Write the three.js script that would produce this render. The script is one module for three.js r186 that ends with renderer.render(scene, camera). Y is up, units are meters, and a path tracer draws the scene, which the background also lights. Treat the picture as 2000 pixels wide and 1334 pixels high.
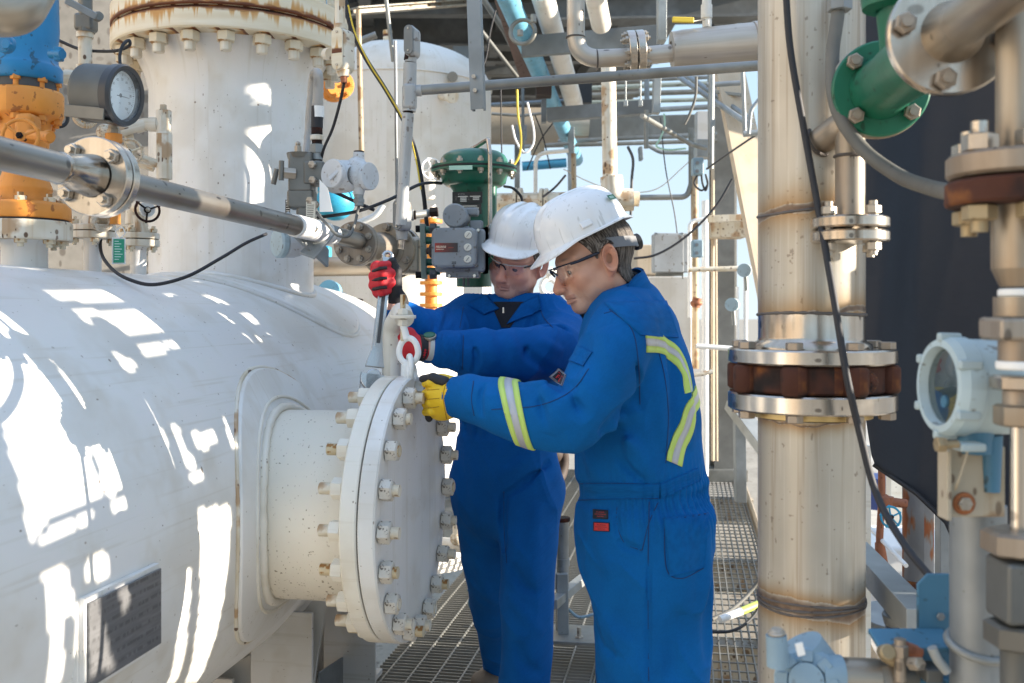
import * as THREE from 'three';
import { mergeGeometries } from 'three/addons/utils/BufferGeometryUtils.js';
import { RoundedBoxGeometry } from 'three/addons/geometries/RoundedBoxGeometry.js';

// ---------------------------------------------------------------- camera, sky, sun, exposure
const scene = new THREE.Scene();
const FPX = 1950, EYE = 1.42, HORIZON = 610;          // focal length in photo pixels, eye height, horizon row
const camera = new THREE.PerspectiveCamera(2 * Math.atan(667 / FPX) * 180 / Math.PI, 2000 / 1334, 0.1, 900);
camera.position.set(0, EYE, 0);
camera.lookAt(0, EYE, -1);
camera.setViewOffset(2000, 1334, 0, 667 - HORIZON, 2000, 1334);
camera.focus = 2.75; camera.userData.fStop = 5;

const renderer = new THREE.WebGLRenderer({ antialias: true });
renderer.toneMapping = THREE.LinearToneMapping;
renderer.toneMappingExposure = 3.2;
renderer.shadowMap.enabled = true;

// clear winter sky: pale near the horizon, deeper blue above
{
  const W = 256, H = 128, data = new Float32Array(W * H * 4);
  const zen = [0.25, 0.325, 0.475], mid = [0.19, 0.275, 0.35], hor = [0.28, 0.32, 0.34];
  for (let y = 0; y < H; y++) {
    const el = ((y + 0.5) / H - 0.5) * Math.PI;
    for (let x = 0; x < W; x++) {
      const i = (y * W + x) * 4, s = Math.max(0, Math.sin(el));
      for (let c = 0; c < 3; c++) {
        const t = Math.min(1, s / 0.3), u = Math.min(1, Math.max(0, (s - 0.3) / 0.7));
        let v = s < 0.3 ? hor[c] + (mid[c] - hor[c]) * t ** 0.7 : mid[c] + (zen[c] - mid[c]) * u;
        if (el < 0) v = hor[c];
        data[i + c] = v;
      }
      data[i + 3] = 1;
    }
  }
  const sky = new THREE.DataTexture(data, W, H, THREE.RGBAFormat, THREE.FloatType);
  sky.mapping = THREE.EquirectangularReflectionMapping; sky.magFilter = THREE.LinearFilter; sky.needsUpdate = true;
  scene.background = sky; scene.environment = sky;
}
const SUN = new THREE.Vector3(1.005, 0.26, 0.075).normalize();   // towards the sun: low, from the right
const sun = new THREE.DirectionalLight(new THREE.Color(1, 0.9, 0.76), 4.8);
sun.position.copy(SUN).multiplyScalar(40); sun.target.position.set(0, 1, -3);
sun.position.add(sun.target.position); sun.castShadow = true; sun.shadow.radius = 0.42;
Object.assign(sun.shadow.camera, { left: -15, right: 15, top: 15, bottom: -15, near: 1, far: 100 });
sun.shadow.mapSize.set(4096, 4096);
scene.add(sun, sun.target);

// ---------------------------------------------------------------- helpers
const V = (x, y, z) => new THREE.Vector3(x, y, z);
const { sin, cos, PI, abs, min, max, sqrt, exp, floor, hypot, atan2 } = Math;
const lerp = (a, b, t) => a + (b - a) * t, clamp = (x, a, b) => x < a ? a : x > b ? b : x;
const sstep = (a, b, x) => { const t = clamp((x - a) / (b - a), 0, 1); return t * t * (3 - 2 * t); };
let seed = 7;
const rnd = (a = 0, b = 1) => { seed = (seed * 1664525 + 1013904223) >>> 0; return a + (b - a) * seed / 4294967296; };
const P = (x, y, d) => V((x - 1000) / FPX * d, EYE - (y - HORIZON) / FPX * d, -d);   // where a pixel lies at a distance
const mm = (px, d) => px * d / FPX;
const UP = V(0, 1, 0);

const taken = {};
const numbered = (n) => { const k = taken[n] = (taken[n] ?? -1) + 1; return k ? n + '_' + String(k).padStart(3, '0') : n; };
function T(name, label, category, base, group) {
  const o = new THREE.Group(); o.name = numbered(name); o.position.copy(base ?? V(0, 0, 0)); scene.add(o);
  o.userData = { label, category }; if (group) o.userData.group = group;
  o.org = o.position.clone(); return o;
}
function std(g) {
  for (const k of Object.keys(g.attributes)) if (!['position', 'normal', 'uv', 'color'].includes(k)) g.deleteAttribute(k);
  if (!g.attributes.normal) g.computeVertexNormals();
  if (!g.attributes.uv) g.setAttribute('uv', new THREE.BufferAttribute(new Float32Array(g.attributes.position.count * 2), 2));
  if (!g.index) { const n = g.attributes.position.count, a = new Uint32Array(n); for (let i = 0; i < n; i++) a[i] = i; g.setIndex(new THREE.BufferAttribute(a, 1)); }
  g.morphAttributes = {}; g.clearGroups(); return g;
}
const merged = (gs) => Array.isArray(gs) ? (gs.length > 1 ? mergeGeometries(gs.map(std)) : std(gs[0])) : std(gs);
function part(parent, name, gs, material, label) {      // geometry in world metres -> a part of its thing
  const g = merged(gs); let root = parent; while (root.parent && root.parent !== scene) root = root.parent;
  g.translate(-root.org.x, -root.org.y, -root.org.z);
  const o = new THREE.Mesh(g, material); o.name = name; o.castShadow = o.receiveShadow = true;
  if (label) o.userData.label = label; parent.add(o); return o;
}
function place(parent, name, g, material, pos, quat, label) {   // a shared geometry set at a place
  let root = parent; while (root.parent && root.parent !== scene) root = root.parent;
  const o = new THREE.Mesh(std(g), material); o.name = name; o.castShadow = o.receiveShadow = true;
  if (parent === root) o.position.copy(pos).sub(root.org); else o.position.copy(pos);
  if (quat) o.quaternion.copy(quat); if (label) o.userData.label = label; parent.add(o); return o;
}
function solo(name, gs, material, label, category, base, group) {  // a thing of one mesh
  const g = merged(gs); g.computeBoundingBox();
  const b = base ?? V((g.boundingBox.min.x + g.boundingBox.max.x) / 2, g.boundingBox.min.y, (g.boundingBox.min.z + g.boundingBox.max.z) / 2);
  g.translate(-b.x, -b.y, -b.z);
  const o = new THREE.Mesh(g, material); o.name = numbered(name); o.position.copy(b); o.castShadow = o.receiveShadow = true; o.org = b.clone();
  o.userData = { label, category }; if (group) o.userData.group = group; scene.add(o); return o;
}
function struct(name, gs, material, kind = 'structure') {
  const o = new THREE.Mesh(merged(gs), material); o.name = numbered(name); o.receiveShadow = o.castShadow = true; o.userData.kind = kind; scene.add(o); return o;
}
const quatTo = (dir, from = UP) => new THREE.Quaternion().setFromUnitVectors(from, dir.clone().normalize());
function basis(dir) {   // two directions across dir
  const d = dir.clone().normalize(), a = abs(d.y) < 0.9 ? UP : V(1, 0, 0);
  const u = V(0, 0, 0).crossVectors(a, d).normalize(), v = V(0, 0, 0).crossVectors(d, u);
  return [u, v, d];
}
// surface of revolution: profile [[radius, along], ...] round the axis from a along dir; uv in metres. sharp: new normals at each bend
function lathe(a, dir, prof, seg = 40, sharp = true, flat = false) {
  const [u, v, d] = basis(dir), pos = [], nor = [], uv = [], idx = []; let len = 0;
  const rows = []; const rmax = max(...prof.map((q) => q[0]));
  for (let i = 0; i < prof.length - 1; i++) {
    const [r0, t0] = prof[i], [r1, t1] = prof[i + 1], dl = hypot(r1 - r0, t1 - t0) || 1e-9;
    const n0 = [(t1 - t0) / dl, -(r1 - r0) / dl];
    let na = n0, nb = n0;
    if (!sharp) {
      const adj = (q, w) => { const l = hypot(w[0] - q[0], w[1] - q[1]) || 1e-9; return [(w[1] - q[1]) / l, -(w[0] - q[0]) / l]; };
      if (i > 0) { const m = adj(prof[i - 1], prof[i]); if (m[0] * n0[0] + m[1] * n0[1] > 0.5) na = [m[0] + n0[0], m[1] + n0[1]]; }
      if (i < prof.length - 2) { const m = adj(prof[i + 1], prof[i + 2]); if (m[0] * n0[0] + m[1] * n0[1] > 0.5) nb = [m[0] + n0[0], m[1] + n0[1]]; }
    }
    rows.push([r0, t0, na, len], [r1, t1, nb, len + dl]); len += dl;
  }
  const p = V(0, 0, 0), n = V(0, 0, 0);
  if (!flat) {
    for (const [r, t, nn, l] of rows) for (let j = 0; j <= seg; j++) {
      const A = j / seg * 2 * PI, c = cos(A), s = sin(A);
      p.copy(a).addScaledVector(d, t).addScaledVector(u, r * c).addScaledVector(v, r * s); pos.push(p.x, p.y, p.z);
      n.set(0, 0, 0).addScaledVector(d, nn[1]).addScaledVector(u, nn[0] * c).addScaledVector(v, nn[0] * s).normalize(); nor.push(n.x, n.y, n.z);
      if (abs(nn[1]) > 0.95 * hypot(nn[0], nn[1])) uv.push(r * c, r * s); else uv.push(A * rmax, l);
    }
    for (let i = 0; i < rows.length; i += 2) for (let j = 0; j < seg; j++) {
      const q = i * (seg + 1) + j, w = q + seg + 1; idx.push(q, q + 1, w, q + 1, w + 1, w);
    }
  } else {      // faceted (hexagons)
    for (let i = 0; i < rows.length; i += 2) for (let j = 0; j < seg; j++) {
      const [r0, t0, nn, l0] = rows[i], [r1, t1, , l1] = rows[i + 1], k = pos.length / 3;
      const Am = (j + 0.5) / seg * 2 * PI;
      n.set(0, 0, 0).addScaledVector(d, nn[1]).addScaledVector(u, nn[0] * cos(Am)).addScaledVector(v, nn[0] * sin(Am)).normalize();
      for (const [r, t, jj, l] of [[r0, t0, j, l0], [r0, t0, j + 1, l0], [r1, t1, j, l1], [r1, t1, j + 1, l1]]) {
        const A = jj / seg * 2 * PI;
        p.copy(a).addScaledVector(d, t).addScaledVector(u, r * cos(A)).addScaledVector(v, r * sin(A)); pos.push(p.x, p.y, p.z); nor.push(n.x, n.y, n.z); uv.push(A * rmax, l);
      }
      idx.push(k, k + 1, k + 2, k + 1, k + 3, k + 2);
    }
  }
  const g = new THREE.BufferGeometry();
  g.setAttribute('position', new THREE.Float32BufferAttribute(pos, 3)); g.setAttribute('normal', new THREE.Float32BufferAttribute(nor, 3)); g.setAttribute('uv', new THREE.Float32BufferAttribute(uv, 2)); g.setIndex(idx);
  return g;
}
const disc = (a, dir, R, th, seg = 40, r = 0, ch = 0.002) => lathe(a, dir, r > 0 ? [[r, 0], [R - ch, 0], [R, ch], [R, th - ch], [R - ch, th], [r, th], [r, 0]] : [[0, 0], [R - ch, 0], [R, ch], [R, th - ch], [R - ch, th], [0, th]], seg);
const cyl = (a, b, r0, r1 = r0, seg = 24, caps = true) => { const l = a.distanceTo(b); return lathe(a, b.clone().sub(a), caps ? [[0, 0], [r0, 0], [r1, l], [0, l]] : [[r0, 0], [r1, l]], seg); };
const hex = (a, dir, af, h, ch = 0.08) => { const R = af / 2 / cos(PI / 6), c = af * ch; return lathe(a, dir, [[0, 0], [R - c, 0], [R, c * 0.6], [R, h - c * 0.6], [R - c, h], [0, h]], 6, true, true); };
function sweep(pts, rad, seg = 14, capped = true) {
  const pos = [], nor = [], uv = [], idx = [], n = pts.length; let U = null, prev = null, len = 0;
  for (let i = 0; i < n; i++) {
    const t = pts[min(i + 1, n - 1)].clone().sub(pts[max(i - 1, 0)]).normalize();
    if (!U) U = basis(t)[0]; else { U.addScaledVector(t, -U.dot(t)).normalize(); }
    const W = V(0, 0, 0).crossVectors(t, U); if (prev) len += pts[i].distanceTo(prev); prev = pts[i];
    const r = typeof rad === 'function' ? rad(i / (n - 1), len) : rad;
    for (let j = 0; j <= seg; j++) {
      const A = j / seg * 2 * PI, c = cos(A), s = sin(A);
      const x = U.x * c + W.x * s, y = U.y * c + W.y * s, z = U.z * c + W.z * s;
      pos.push(pts[i].x + r * x, pts[i].y + r * y, pts[i].z + r * z); nor.push(x, y, z); uv.push(A * r, len);
    }
    if (i) for (let j = 0; j < seg; j++) { const q = (i - 1) * (seg + 1) + j, w = q + seg + 1; idx.push(q, q + 1, w, q + 1, w + 1, w); }
  }
  if (capped) for (const e of [0, n - 1]) {
    const t = pts[e].clone().sub(pts[e ? n - 2 : 1]).normalize(), k = pos.length / 3;
    pos.push(pts[e].x, pts[e].y, pts[e].z); nor.push(t.x, t.y, t.z); uv.push(0, 0);
    for (let j = 0; j <= seg; j++) { const q = (e * (seg + 1) + j) * 3; pos.push(pos[q], pos[q + 1], pos[q + 2]); nor.push(t.x, t.y, t.z); uv.push(nor[q] * 0.01, nor[q + 1] * 0.01); }
    for (let j = 0; j < seg; j++) e ? idx.push(k, k + 1 + j, k + 2 + j) : idx.push(k, k + 2 + j, k + 1 + j);
  }
  const g = new THREE.BufferGeometry();
  g.setAttribute('position', new THREE.Float32BufferAttribute(pos, 3)); g.setAttribute('normal', new THREE.Float32BufferAttribute(nor, 3)); g.setAttribute('uv', new THREE.Float32BufferAttribute(uv, 2)); g.setIndex(idx);
  return g;
}
function fillet(pts, r, steps = 8) {     // straight runs joined by round bends
  const out = [pts[0].clone()];
  for (let i = 1; i < pts.length - 1; i++) {
    const a = pts[i - 1].clone().sub(pts[i]), b = pts[i + 1].clone().sub(pts[i]), la = a.length(), lb = b.length(); a.normalize(); b.normalize();
    const ang = a.angleTo(b), t = min(r / Math.tan(ang / 2), la * 0.48, lb * 0.48);
    const A = pts[i].clone().addScaledVector(a, t), B = pts[i].clone().addScaledVector(b, t);
    for (let k = 0; k <= steps; k++) { const s = k / steps; out.push(A.clone().multiplyScalar((1 - s) ** 2).addScaledVector(pts[i], 2 * s * (1 - s)).addScaledVector(B, s * s)); }
  }
  out.push(pts[pts.length - 1].clone());
  const res = [out[0]]; for (const q of out) if (q.distanceTo(res[res.length - 1]) > 1e-5) res.push(q);
  return res;
}
const pipe = (pts, r, bend = 0.06, seg = 18) => sweep(fillet(pts, bend), r, seg);
const cable = (pts, r, seg = 8, n = 60) => sweep(new THREE.CatmullRomCurve3(pts, false, 'centripetal').getPoints(n), r, seg);
const px = (list) => list.map((q) => P(...q));
function boxUV(g, s = 1) {    // uv in metres by the side a face looks to
  const p = g.attributes.position, n = g.attributes.normal, uv = new Float32Array(p.count * 2);
  for (let i = 0; i < p.count; i++) {
    const x = abs(n.getX(i)), y = abs(n.getY(i)), z = abs(n.getZ(i));
    const [a, b] = x > y && x > z ? [p.getZ(i), p.getY(i)] : y > z ? [p.getX(i), p.getZ(i)] : [p.getX(i), p.getY(i)];
    uv[i * 2] = a * s; uv[i * 2 + 1] = b * s;
  }
  g.setAttribute('uv', new THREE.BufferAttribute(uv, 2)); return g;
}
const frame = (x, y, z) => new THREE.Matrix4().makeBasis(x, y, z);
// box with softened edges: centre, size, and optional rotation (quaternion or matrix)
function box(c, s, rot, r = 0.003) {
  r = min(r, min(s[0], s[1], s[2]) * 0.3);
  const g = r > 0 ? new RoundedBoxGeometry(s[0], s[1], s[2], 1, r) : new THREE.BoxGeometry(...s);
  boxUV(g); if (rot) rot.isMatrix4 ? g.applyMatrix4(rot) : g.applyQuaternion(rot);
  g.translate(c.x, c.y, c.z); return g;
}
function bar(a, b, w, h, up = UP, r = 0.002) {    // rectangular bar from a to b; w across, h along up
  const d = b.clone().sub(a), l = d.length(); d.normalize();
  const x = V(0, 0, 0).crossVectors(up, d).normalize(), y = V(0, 0, 0).crossVectors(d, x);
  return box(a.clone().add(b).multiplyScalar(0.5), [w, h, l], frame(x, y, d), r);
}
function ibeam(a, b, w, h, t = 0.01, up = UP) {
  const d = b.clone().sub(a).normalize(), x = V(0, 0, 0).crossVectors(up, d).normalize(), y = V(0, 0, 0).crossVectors(d, x), o = (k) => [a.clone().addScaledVector(y, k), b.clone().addScaledVector(y, k)];
  return [bar(...o(h / 2 - t / 2), w, t, up), bar(...o(-h / 2 + t / 2), w, t, up), bar(a, b, t, h - 2 * t - 0.001, up, 0)];
}
function slab(shape, depth, m, bevel = 0.002) {    // extruded outline (xy), put through matrix m
  const g = new THREE.ExtrudeGeometry(shape, bevel ? { depth: depth - 2 * bevel, bevelEnabled: true, bevelThickness: bevel, bevelSize: bevel, bevelOffset: -bevel, bevelSegments: 2, curveSegments: 24 } : { depth, bevelEnabled: false, curveSegments: 24 });
  if (bevel) g.translate(0, 0, bevel); if (m) g.applyMatrix4(m); return std(g);
}
const poly = (pts) => new THREE.Shape(pts.map((q) => new THREE.Vector2(q[0], q[1])));
const at4 = (o, x, y, z) => new THREE.Matrix4().makeBasis(x, y, z).setPosition(o);
function torus(c, axis, R, r, seg = 36, rs = 12, arc = 2 * PI) { const g = new THREE.TorusGeometry(R, r, rs, seg, arc); g.applyQuaternion(quatTo(axis, V(0, 0, 1))); g.translate(c.x, c.y, c.z); return g; }
function ball(c, r, s = [1, 1, 1], seg = 20) { const g = new THREE.SphereGeometry(r, seg, seg * 0.7 | 0); g.scale(...s); g.translate(c.x, c.y, c.z); return g; }
// ---------------------------------------------------------------- textures (tileable noise, uv in metres)
const hash = (x, y, s) => { let h = Math.imul(x, 374761393) ^ Math.imul(y, 668265263) ^ Math.imul(s, 2147483647 ^ 0x5bd1e995); h = Math.imul(h ^ (h >>> 13), 1274126177); return ((h ^ (h >>> 16)) >>> 0) / 4294967296; };
function noise(x, y, px_, py_, s = 0) {     // value noise with a period
  const xi = floor(x), yi = floor(y), fx = x - xi, fy = y - yi, u = fx * fx * (3 - 2 * fx), v = fy * fy * (3 - 2 * fy);
  const a = ((xi % px_) + px_) % px_, b = (a + 1) % px_, c = ((yi % py_) + py_) % py_, d = (c + 1) % py_;
  return lerp(lerp(hash(a, c, s), hash(b, c, s), u), lerp(hash(a, d, s), hash(b, d, s), u), v);
}
const fbm = (u, v, fx, fy, o, s = 0) => { let t = 0, a = 0.5, n = 0; for (let i = 0; i < o; i++) { t += a * noise(u * fx, v * fy, fx, fy, s + i); n += a; a *= 0.5; fx *= 2; fy *= 2; } return t / n; };
function tex(size, fn, srgb = true, metres = 1, metresV = metres) {
  const d = new Uint8Array(size * size * 4);
  for (let y = 0; y < size; y++) for (let x = 0; x < size; x++) {
    const q = fn((x + 0.5) / size, (y + 0.5) / size), i = (y * size + x) * 4;
    for (let c = 0; c < 3; c++) d[i + c] = clamp((typeof q === 'number' ? q : q[c]) * 255, 0, 255); d[i + 3] = 255;
  }
  const t = new THREE.DataTexture(d, size, size); t.wrapS = t.wrapT = THREE.RepeatWrapping; t.magFilter = THREE.LinearFilter; t.minFilter = THREE.LinearMipmapLinearFilter; t.generateMipmaps = true;
  if (srgb) t.colorSpace = THREE.SRGBColorSpace; t.repeat.set(1 / metres, 1 / metresV); t.needsUpdate = true; return t;
}
function specks(n, rmin, rmax, s) {   // scattered chips, returned as a lookup of the nearest chip's cover
  seed = s; const N = 64, cells = {};
  for (let i = 0; i < n; i++) {
    const q = [rnd(), rnd(), rnd(rmin, rmax) * (rnd() < 0.15 ? 2 : 1), rnd(), rnd(0.5, 3)];
    for (let dx = -1; dx <= 1; dx++) for (let dy = -1; dy <= 1; dy++) { const k = ((floor(q[0] * N) + dx + N) % N) + ((floor(q[1] * N) + dy + N) % N) * N; (cells[k] ??= []).push(q); }
  }
  return (u, v) => { let b = 0; for (const q of cells[floor(u * N) % N + (floor(v * N) % N) * N] ?? []) { let dx = abs(u - q[0]), dy = abs(v - q[1]); if (dx > 0.5) dx = 1 - dx; if (dy > 0.5) dy = 1 - dy; const e = 1 - hypot(dx * q[4], dy) / q[2]; if (e > 0) b = max(b, min(1, e * 3) * (0.4 + 0.6 * q[3])); } return b; };
}
const n3 = (x, y, z) => { const k = (a, b, s) => noise(a + 500, b + 500, 100003, 100003, s); return (k(x, y + z * 0.7, 1) + k(y, z - x * 0.6, 2) + k(z, x + y * 0.4, 3)) / 1.5 - 1; };
const mixc = (a, b, t) => [lerp(a[0], b[0], t), lerp(a[1], b[1], t), lerp(a[2], b[2], t)];
const sp1 = specks(330, 0.0008, 0.0026, 11), sp2 = specks(160, 0.002, 0.007, 12), sp3 = specks(700, 0.002, 0.009, 13);
const TX = {
  paint: tex(1024, (u, v) => {
    const n = fbm(u, v, 6, 6, 5, 1), st = fbm(u, v, 90, 3, 3, 5), dirt = sstep(0.56, 0.8, fbm(u, v, 10, 10, 4, 9));
    let c = mixc([0.93, 0.925, 0.91], [0.885, 0.87, 0.84], sstep(0.45, 0.75, n)); c = mixc(c, [0.82, 0.79, 0.74], sstep(0.62, 0.85, st) * 0.4);
    c = mixc(c, [0.72, 0.64, 0.52], dirt * 0.16); c = mixc(c, [0.4, 0.33, 0.27], sp1(u, v) * 0.7); return c;
  }),
  paintOld: tex(1024, (u, v) => {
    const n = fbm(u, v, 7, 7, 5, 21), rust = sstep(0.58, 0.72, fbm(u, v, 14, 14, 5, 23)), st = sstep(0.6, 0.8, fbm(u, v, 60, 3, 4, 25));
    let c = mixc([0.92, 0.9, 0.86], [0.84, 0.79, 0.7], sstep(0.4, 0.75, n)); c = mixc(c, [0.62, 0.43, 0.25], rust * 0.55); c = mixc(c, [0.7, 0.55, 0.38], st * 0.35);
    c = mixc(c, [0.3, 0.2, 0.13], sp3(u, v) * 0.85); return c;
  }),
  bump: tex(512, (u, v) => 0.5 * fbm(u, v, 40, 40, 4, 31) + 0.5 * fbm(u, v, 8, 8, 3, 33), false),
  steel: tex(1024, (u, v) => {
    const n = fbm(u, v, 3, 5, 5, 41), st = fbm(u, v, 120, 4, 3, 43), b = sstep(0.5, 0.78, fbm(u, v, 7, 5, 5, 45));
    let c = mixc([0.74, 0.71, 0.67], [0.86, 0.84, 0.81], n); c = mixc(c, [0.62, 0.58, 0.53], (st - 0.4) * 0.6); c = mixc(c, [0.62, 0.5, 0.38], b * 0.35);
    c = mixc(c, [0.25, 0.22, 0.2], sp2(u, v) * 0.7); return c;
  }),
  steelR: tex(512, (u, v) => 0.36 + 0.3 * fbm(u, v, 5, 5, 5, 51) + 0.12 * fbm(u, v, 100, 5, 2, 53), false),
  galv: tex(512, (u, v) => {
    const n = fbm(u, v, 20, 20, 3, 61), m = fbm(u, v, 4, 4, 4, 63); let c = mixc([0.6, 0.62, 0.63], [0.73, 0.75, 0.76], n); c = mixc(c, [0.5, 0.5, 0.48], sstep(0.5, 0.8, m) * 0.5); return mixc(c, [0.35, 0.3, 0.25], sp1(u, v) * 0.5);
  }),
  rust: tex(512, (u, v) => { const n = fbm(u, v, 8, 8, 5, 71), m = fbm(u, v, 24, 24, 4, 73); let c = mixc([0.2, 0.1, 0.07], [0.42, 0.22, 0.12], n); c = mixc(c, [0.6, 0.38, 0.14], sstep(0.6, 0.8, m) * 0.7); return mixc(c, [0.1, 0.06, 0.06], sstep(0.55, 0.75, fbm(u, v, 12, 12, 4, 75))); }),
  flake: tex(512, (u, v) => { const n = fbm(u, v, 14, 5, 5, 77), m = fbm(u, v, 30, 14, 4, 79); let c = mixc([0.42, 0.42, 0.42], [0.6, 0.6, 0.61], fbm(u, v, 6, 6, 3, 78)); return mixc(c, mixc([0.4, 0.2, 0.1], [0.7, 0.4, 0.2], m), sstep(0.5, 0.58, n)); }),
  cloth: tex(512, (u, v) => { const w = 0.5 + 0.25 * sin(u * 2 * PI * 128) + 0.25 * sin((u + v) * 2 * PI * 128); return 0.55 * w + 0.45 * fbm(u, v, 64, 64, 3, 81); }, false, 0.25),
  clothC: tex(512, (u, v) => { const n = fbm(u, v, 6, 6, 5, 85), s = fbm(u, v, 200, 200, 2, 86); const k = 0.88 + 0.16 * n + 0.08 * (s - 0.5); return [k * 0.98, k, k]; }, true, 0.5),
  skin: tex(512, (u, v) => 0.5 * fbm(u, v, 90, 90, 3, 91) + 0.5 * fbm(u, v, 30, 30, 3, 92), false, 0.12),
  chips: tex(512, (u, v) => { const n = fbm(u, v, 7, 7, 5, 95); return mixc(mixc([1, 1, 1], [0.84, 0.82, 0.8], n), [0.5, 0.42, 0.36], max(sp2(u, v) * 0.7, sstep(0.72, 0.77, fbm(u, v, 30, 30, 4, 97))) * 0.6); }, true, 0.6),
  concrete: tex(1024, (u, v) => { const n = fbm(u, v, 5, 5, 6, 101), m = fbm(u, v, 80, 80, 3, 103); const k = 0.62 + 0.16 * n + 0.12 * (m - 0.5); return mixc([k, k * 0.97, k * 0.92], [0.4, 0.36, 0.32], sp3(u, v) * 0.6); }, true, 3),
};
const M = {};
function mat(name, color, o = {}) { const m = new THREE.MeshPhysicalMaterial({ color: Array.isArray(color) ? new THREE.Color().setRGB(...color) : color, roughness: 0.5, metalness: 0, ...o }); m.name = name; M[name] = m; return m; }
mat('white', [0.86, 0.86, 0.86], { map: TX.paint, bumpMap: TX.bump, bumpScale: 0.0012, roughness: 0.42, clearcoat: 0.25, clearcoatRoughness: 0.35 });
mat('cream', [0.9, 0.87, 0.8], { map: TX.paint, bumpMap: TX.bump, bumpScale: 0.0012, roughness: 0.42, clearcoat: 0.2, clearcoatRoughness: 0.35 });
mat('oldWhite', [0.85, 0.83, 0.78], { map: TX.paintOld, bumpMap: TX.bump, bumpScale: 0.003, roughness: 0.55 });
mat('tankWhite', [0.86, 0.84, 0.8], { map: TX.paint, bumpMap: TX.bump, bumpScale: 0.001, roughness: 0.55 });
mat('whiteLight', [0.82, 0.82, 0.8], { roughness: 0.5, bumpMap: TX.bump, bumpScale: 0.001 });
mat('steel', [0.78, 0.75, 0.7], { map: TX.steel, metalness: 0.85, roughnessMap: TX.steelR, roughness: 1, bumpMap: TX.bump, bumpScale: 0.0004 });
mat('steelBright', [0.86, 0.84, 0.82], { metalness: 0.95, roughness: 0.22, map: TX.steel, bumpMap: TX.bump, bumpScale: 0.0003 });
mat('steelWarm', [0.62, 0.58, 0.52], { metalness: 0.75, roughness: 0.42, map: TX.steel });
mat('chrome', [0.5, 0.5, 0.51], { metalness: 1, roughness: 0.24, bumpMap: TX.bump, bumpScale: 0.0006 });
mat('galv', [0.62, 0.63, 0.64], { map: TX.galv, metalness: 0.55, roughness: 0.5, bumpMap: TX.bump, bumpScale: 0.0006 });
mat('greyPaint', [0.42, 0.44, 0.45], { map: TX.galv, roughness: 0.55, bumpMap: TX.bump, bumpScale: 0.001 });
mat('greyInst', [0.3, 0.33, 0.36], { roughness: 0.5, bumpMap: TX.bump, bumpScale: 0.0006, map: TX.chips });
mat('beam', [0.5, 0.5, 0.48], { map: TX.paintOld, roughness: 0.6 });
mat('beamDark', [0.34, 0.33, 0.32], { map: TX.galv, roughness: 0.7 });
mat('rust', [0.8, 0.78, 0.78], { map: TX.rust, roughness: 0.85, bumpMap: TX.bump, bumpScale: 0.006 });
mat('rustBolt', [0.34, 0.2, 0.12], { map: TX.rust, roughness: 0.8, metalness: 0.2 });
mat('flake', [0.9, 0.9, 0.9], { map: TX.flake, roughness: 0.7, bumpMap: TX.bump, bumpScale: 0.004, metalness: 0.2 });
mat('orange', [0.85, 0.33, 0.05], { map: TX.chips, roughness: 0.5, bumpMap: TX.bump, bumpScale: 0.002 });
mat('blue', [0.01, 0.23, 0.5], { map: TX.chips, roughness: 0.45, bumpMap: TX.bump, bumpScale: 0.0015 });
mat('cyan', [0.03, 0.4, 0.66], { map: TX.chips, roughness: 0.5 });
mat('pipeBlue', [0.17, 0.47, 0.68], { map: TX.chips, roughness: 0.45 });
mat('green', [0.004, 0.13, 0.075], { map: TX.chips, roughness: 0.4, bumpMap: TX.bump, bumpScale: 0.001, clearcoat: 0.3, clearcoatRoughness: 0.3 });
mat('greenBright', [0.006, 0.15, 0.085], { map: TX.chips, roughness: 0.42, bumpMap: TX.bump, bumpScale: 0.001 });
mat('instBlue', [0.5, 0.64, 0.7], { roughness: 0.5, map: TX.chips, bumpMap: TX.bump, bumpScale: 0.0006 });
mat('brackBlue', [0.07, 0.22, 0.36], { roughness: 0.55, map: TX.chips, bumpMap: TX.bump, bumpScale: 0.0006 });
mat('instWhite', [0.72, 0.76, 0.8], { roughness: 0.45, map: TX.chips, bumpMap: TX.bump, bumpScale: 0.0006 });
mat('taupe', [0.42, 0.385, 0.34], { metalness: 0.5, roughness: 0.45, map: TX.galv });
mat('black', [0.014, 0.014, 0.016], { roughness: 0.5 });
mat('rubber', [0.02, 0.02, 0.024], { roughness: 0.65 });
mat('darkGrey', [0.07, 0.072, 0.075], { roughness: 0.6 });
mat('navy', [0.007, 0.0125, 0.024], { roughness: 0.55, bumpMap: TX.bump, bumpScale: 0.002 });
mat('yellow', [0.72, 0.52, 0.05], { roughness: 0.55 });
mat('copper', [0.4, 0.16, 0.09], { roughness: 0.6, metalness: 0.4, map: TX.chips });
mat('brass', [0.62, 0.45, 0.2], { roughness: 0.4, metalness: 0.8 });
mat('hose', [0.34, 0.31, 0.27], { roughness: 0.7, bumpMap: TX.bump, bumpScale: 0.002, map: TX.galv });
mat('tan', [0.66, 0.55, 0.42], { roughness: 0.65, map: TX.paint });
mat('ground', [0.68, 0.64, 0.58], { map: TX.concrete, roughness: 0.9 });
mat('lens', [1, 1, 1], { transmission: 1, thickness: 0, roughness: 0.02, ior: 1.5 });
mat('glass', [0.85, 0.95, 0.95], { transmission: 1, thickness: 0, roughness: 0.05 });
mat('darkGlass', [0.03, 0.05, 0.055], { roughness: 0.08, clearcoat: 1 });
function canvas(w, h, draw) { const c = document.createElement('canvas'); c.width = w; c.height = h; const g = c.getContext('2d'); draw(g, w, h); const t = new THREE.CanvasTexture(c); t.colorSpace = THREE.SRGBColorSpace; t.wrapS = t.wrapT = THREE.RepeatWrapping; return t; }
const HOLES = [];
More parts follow.
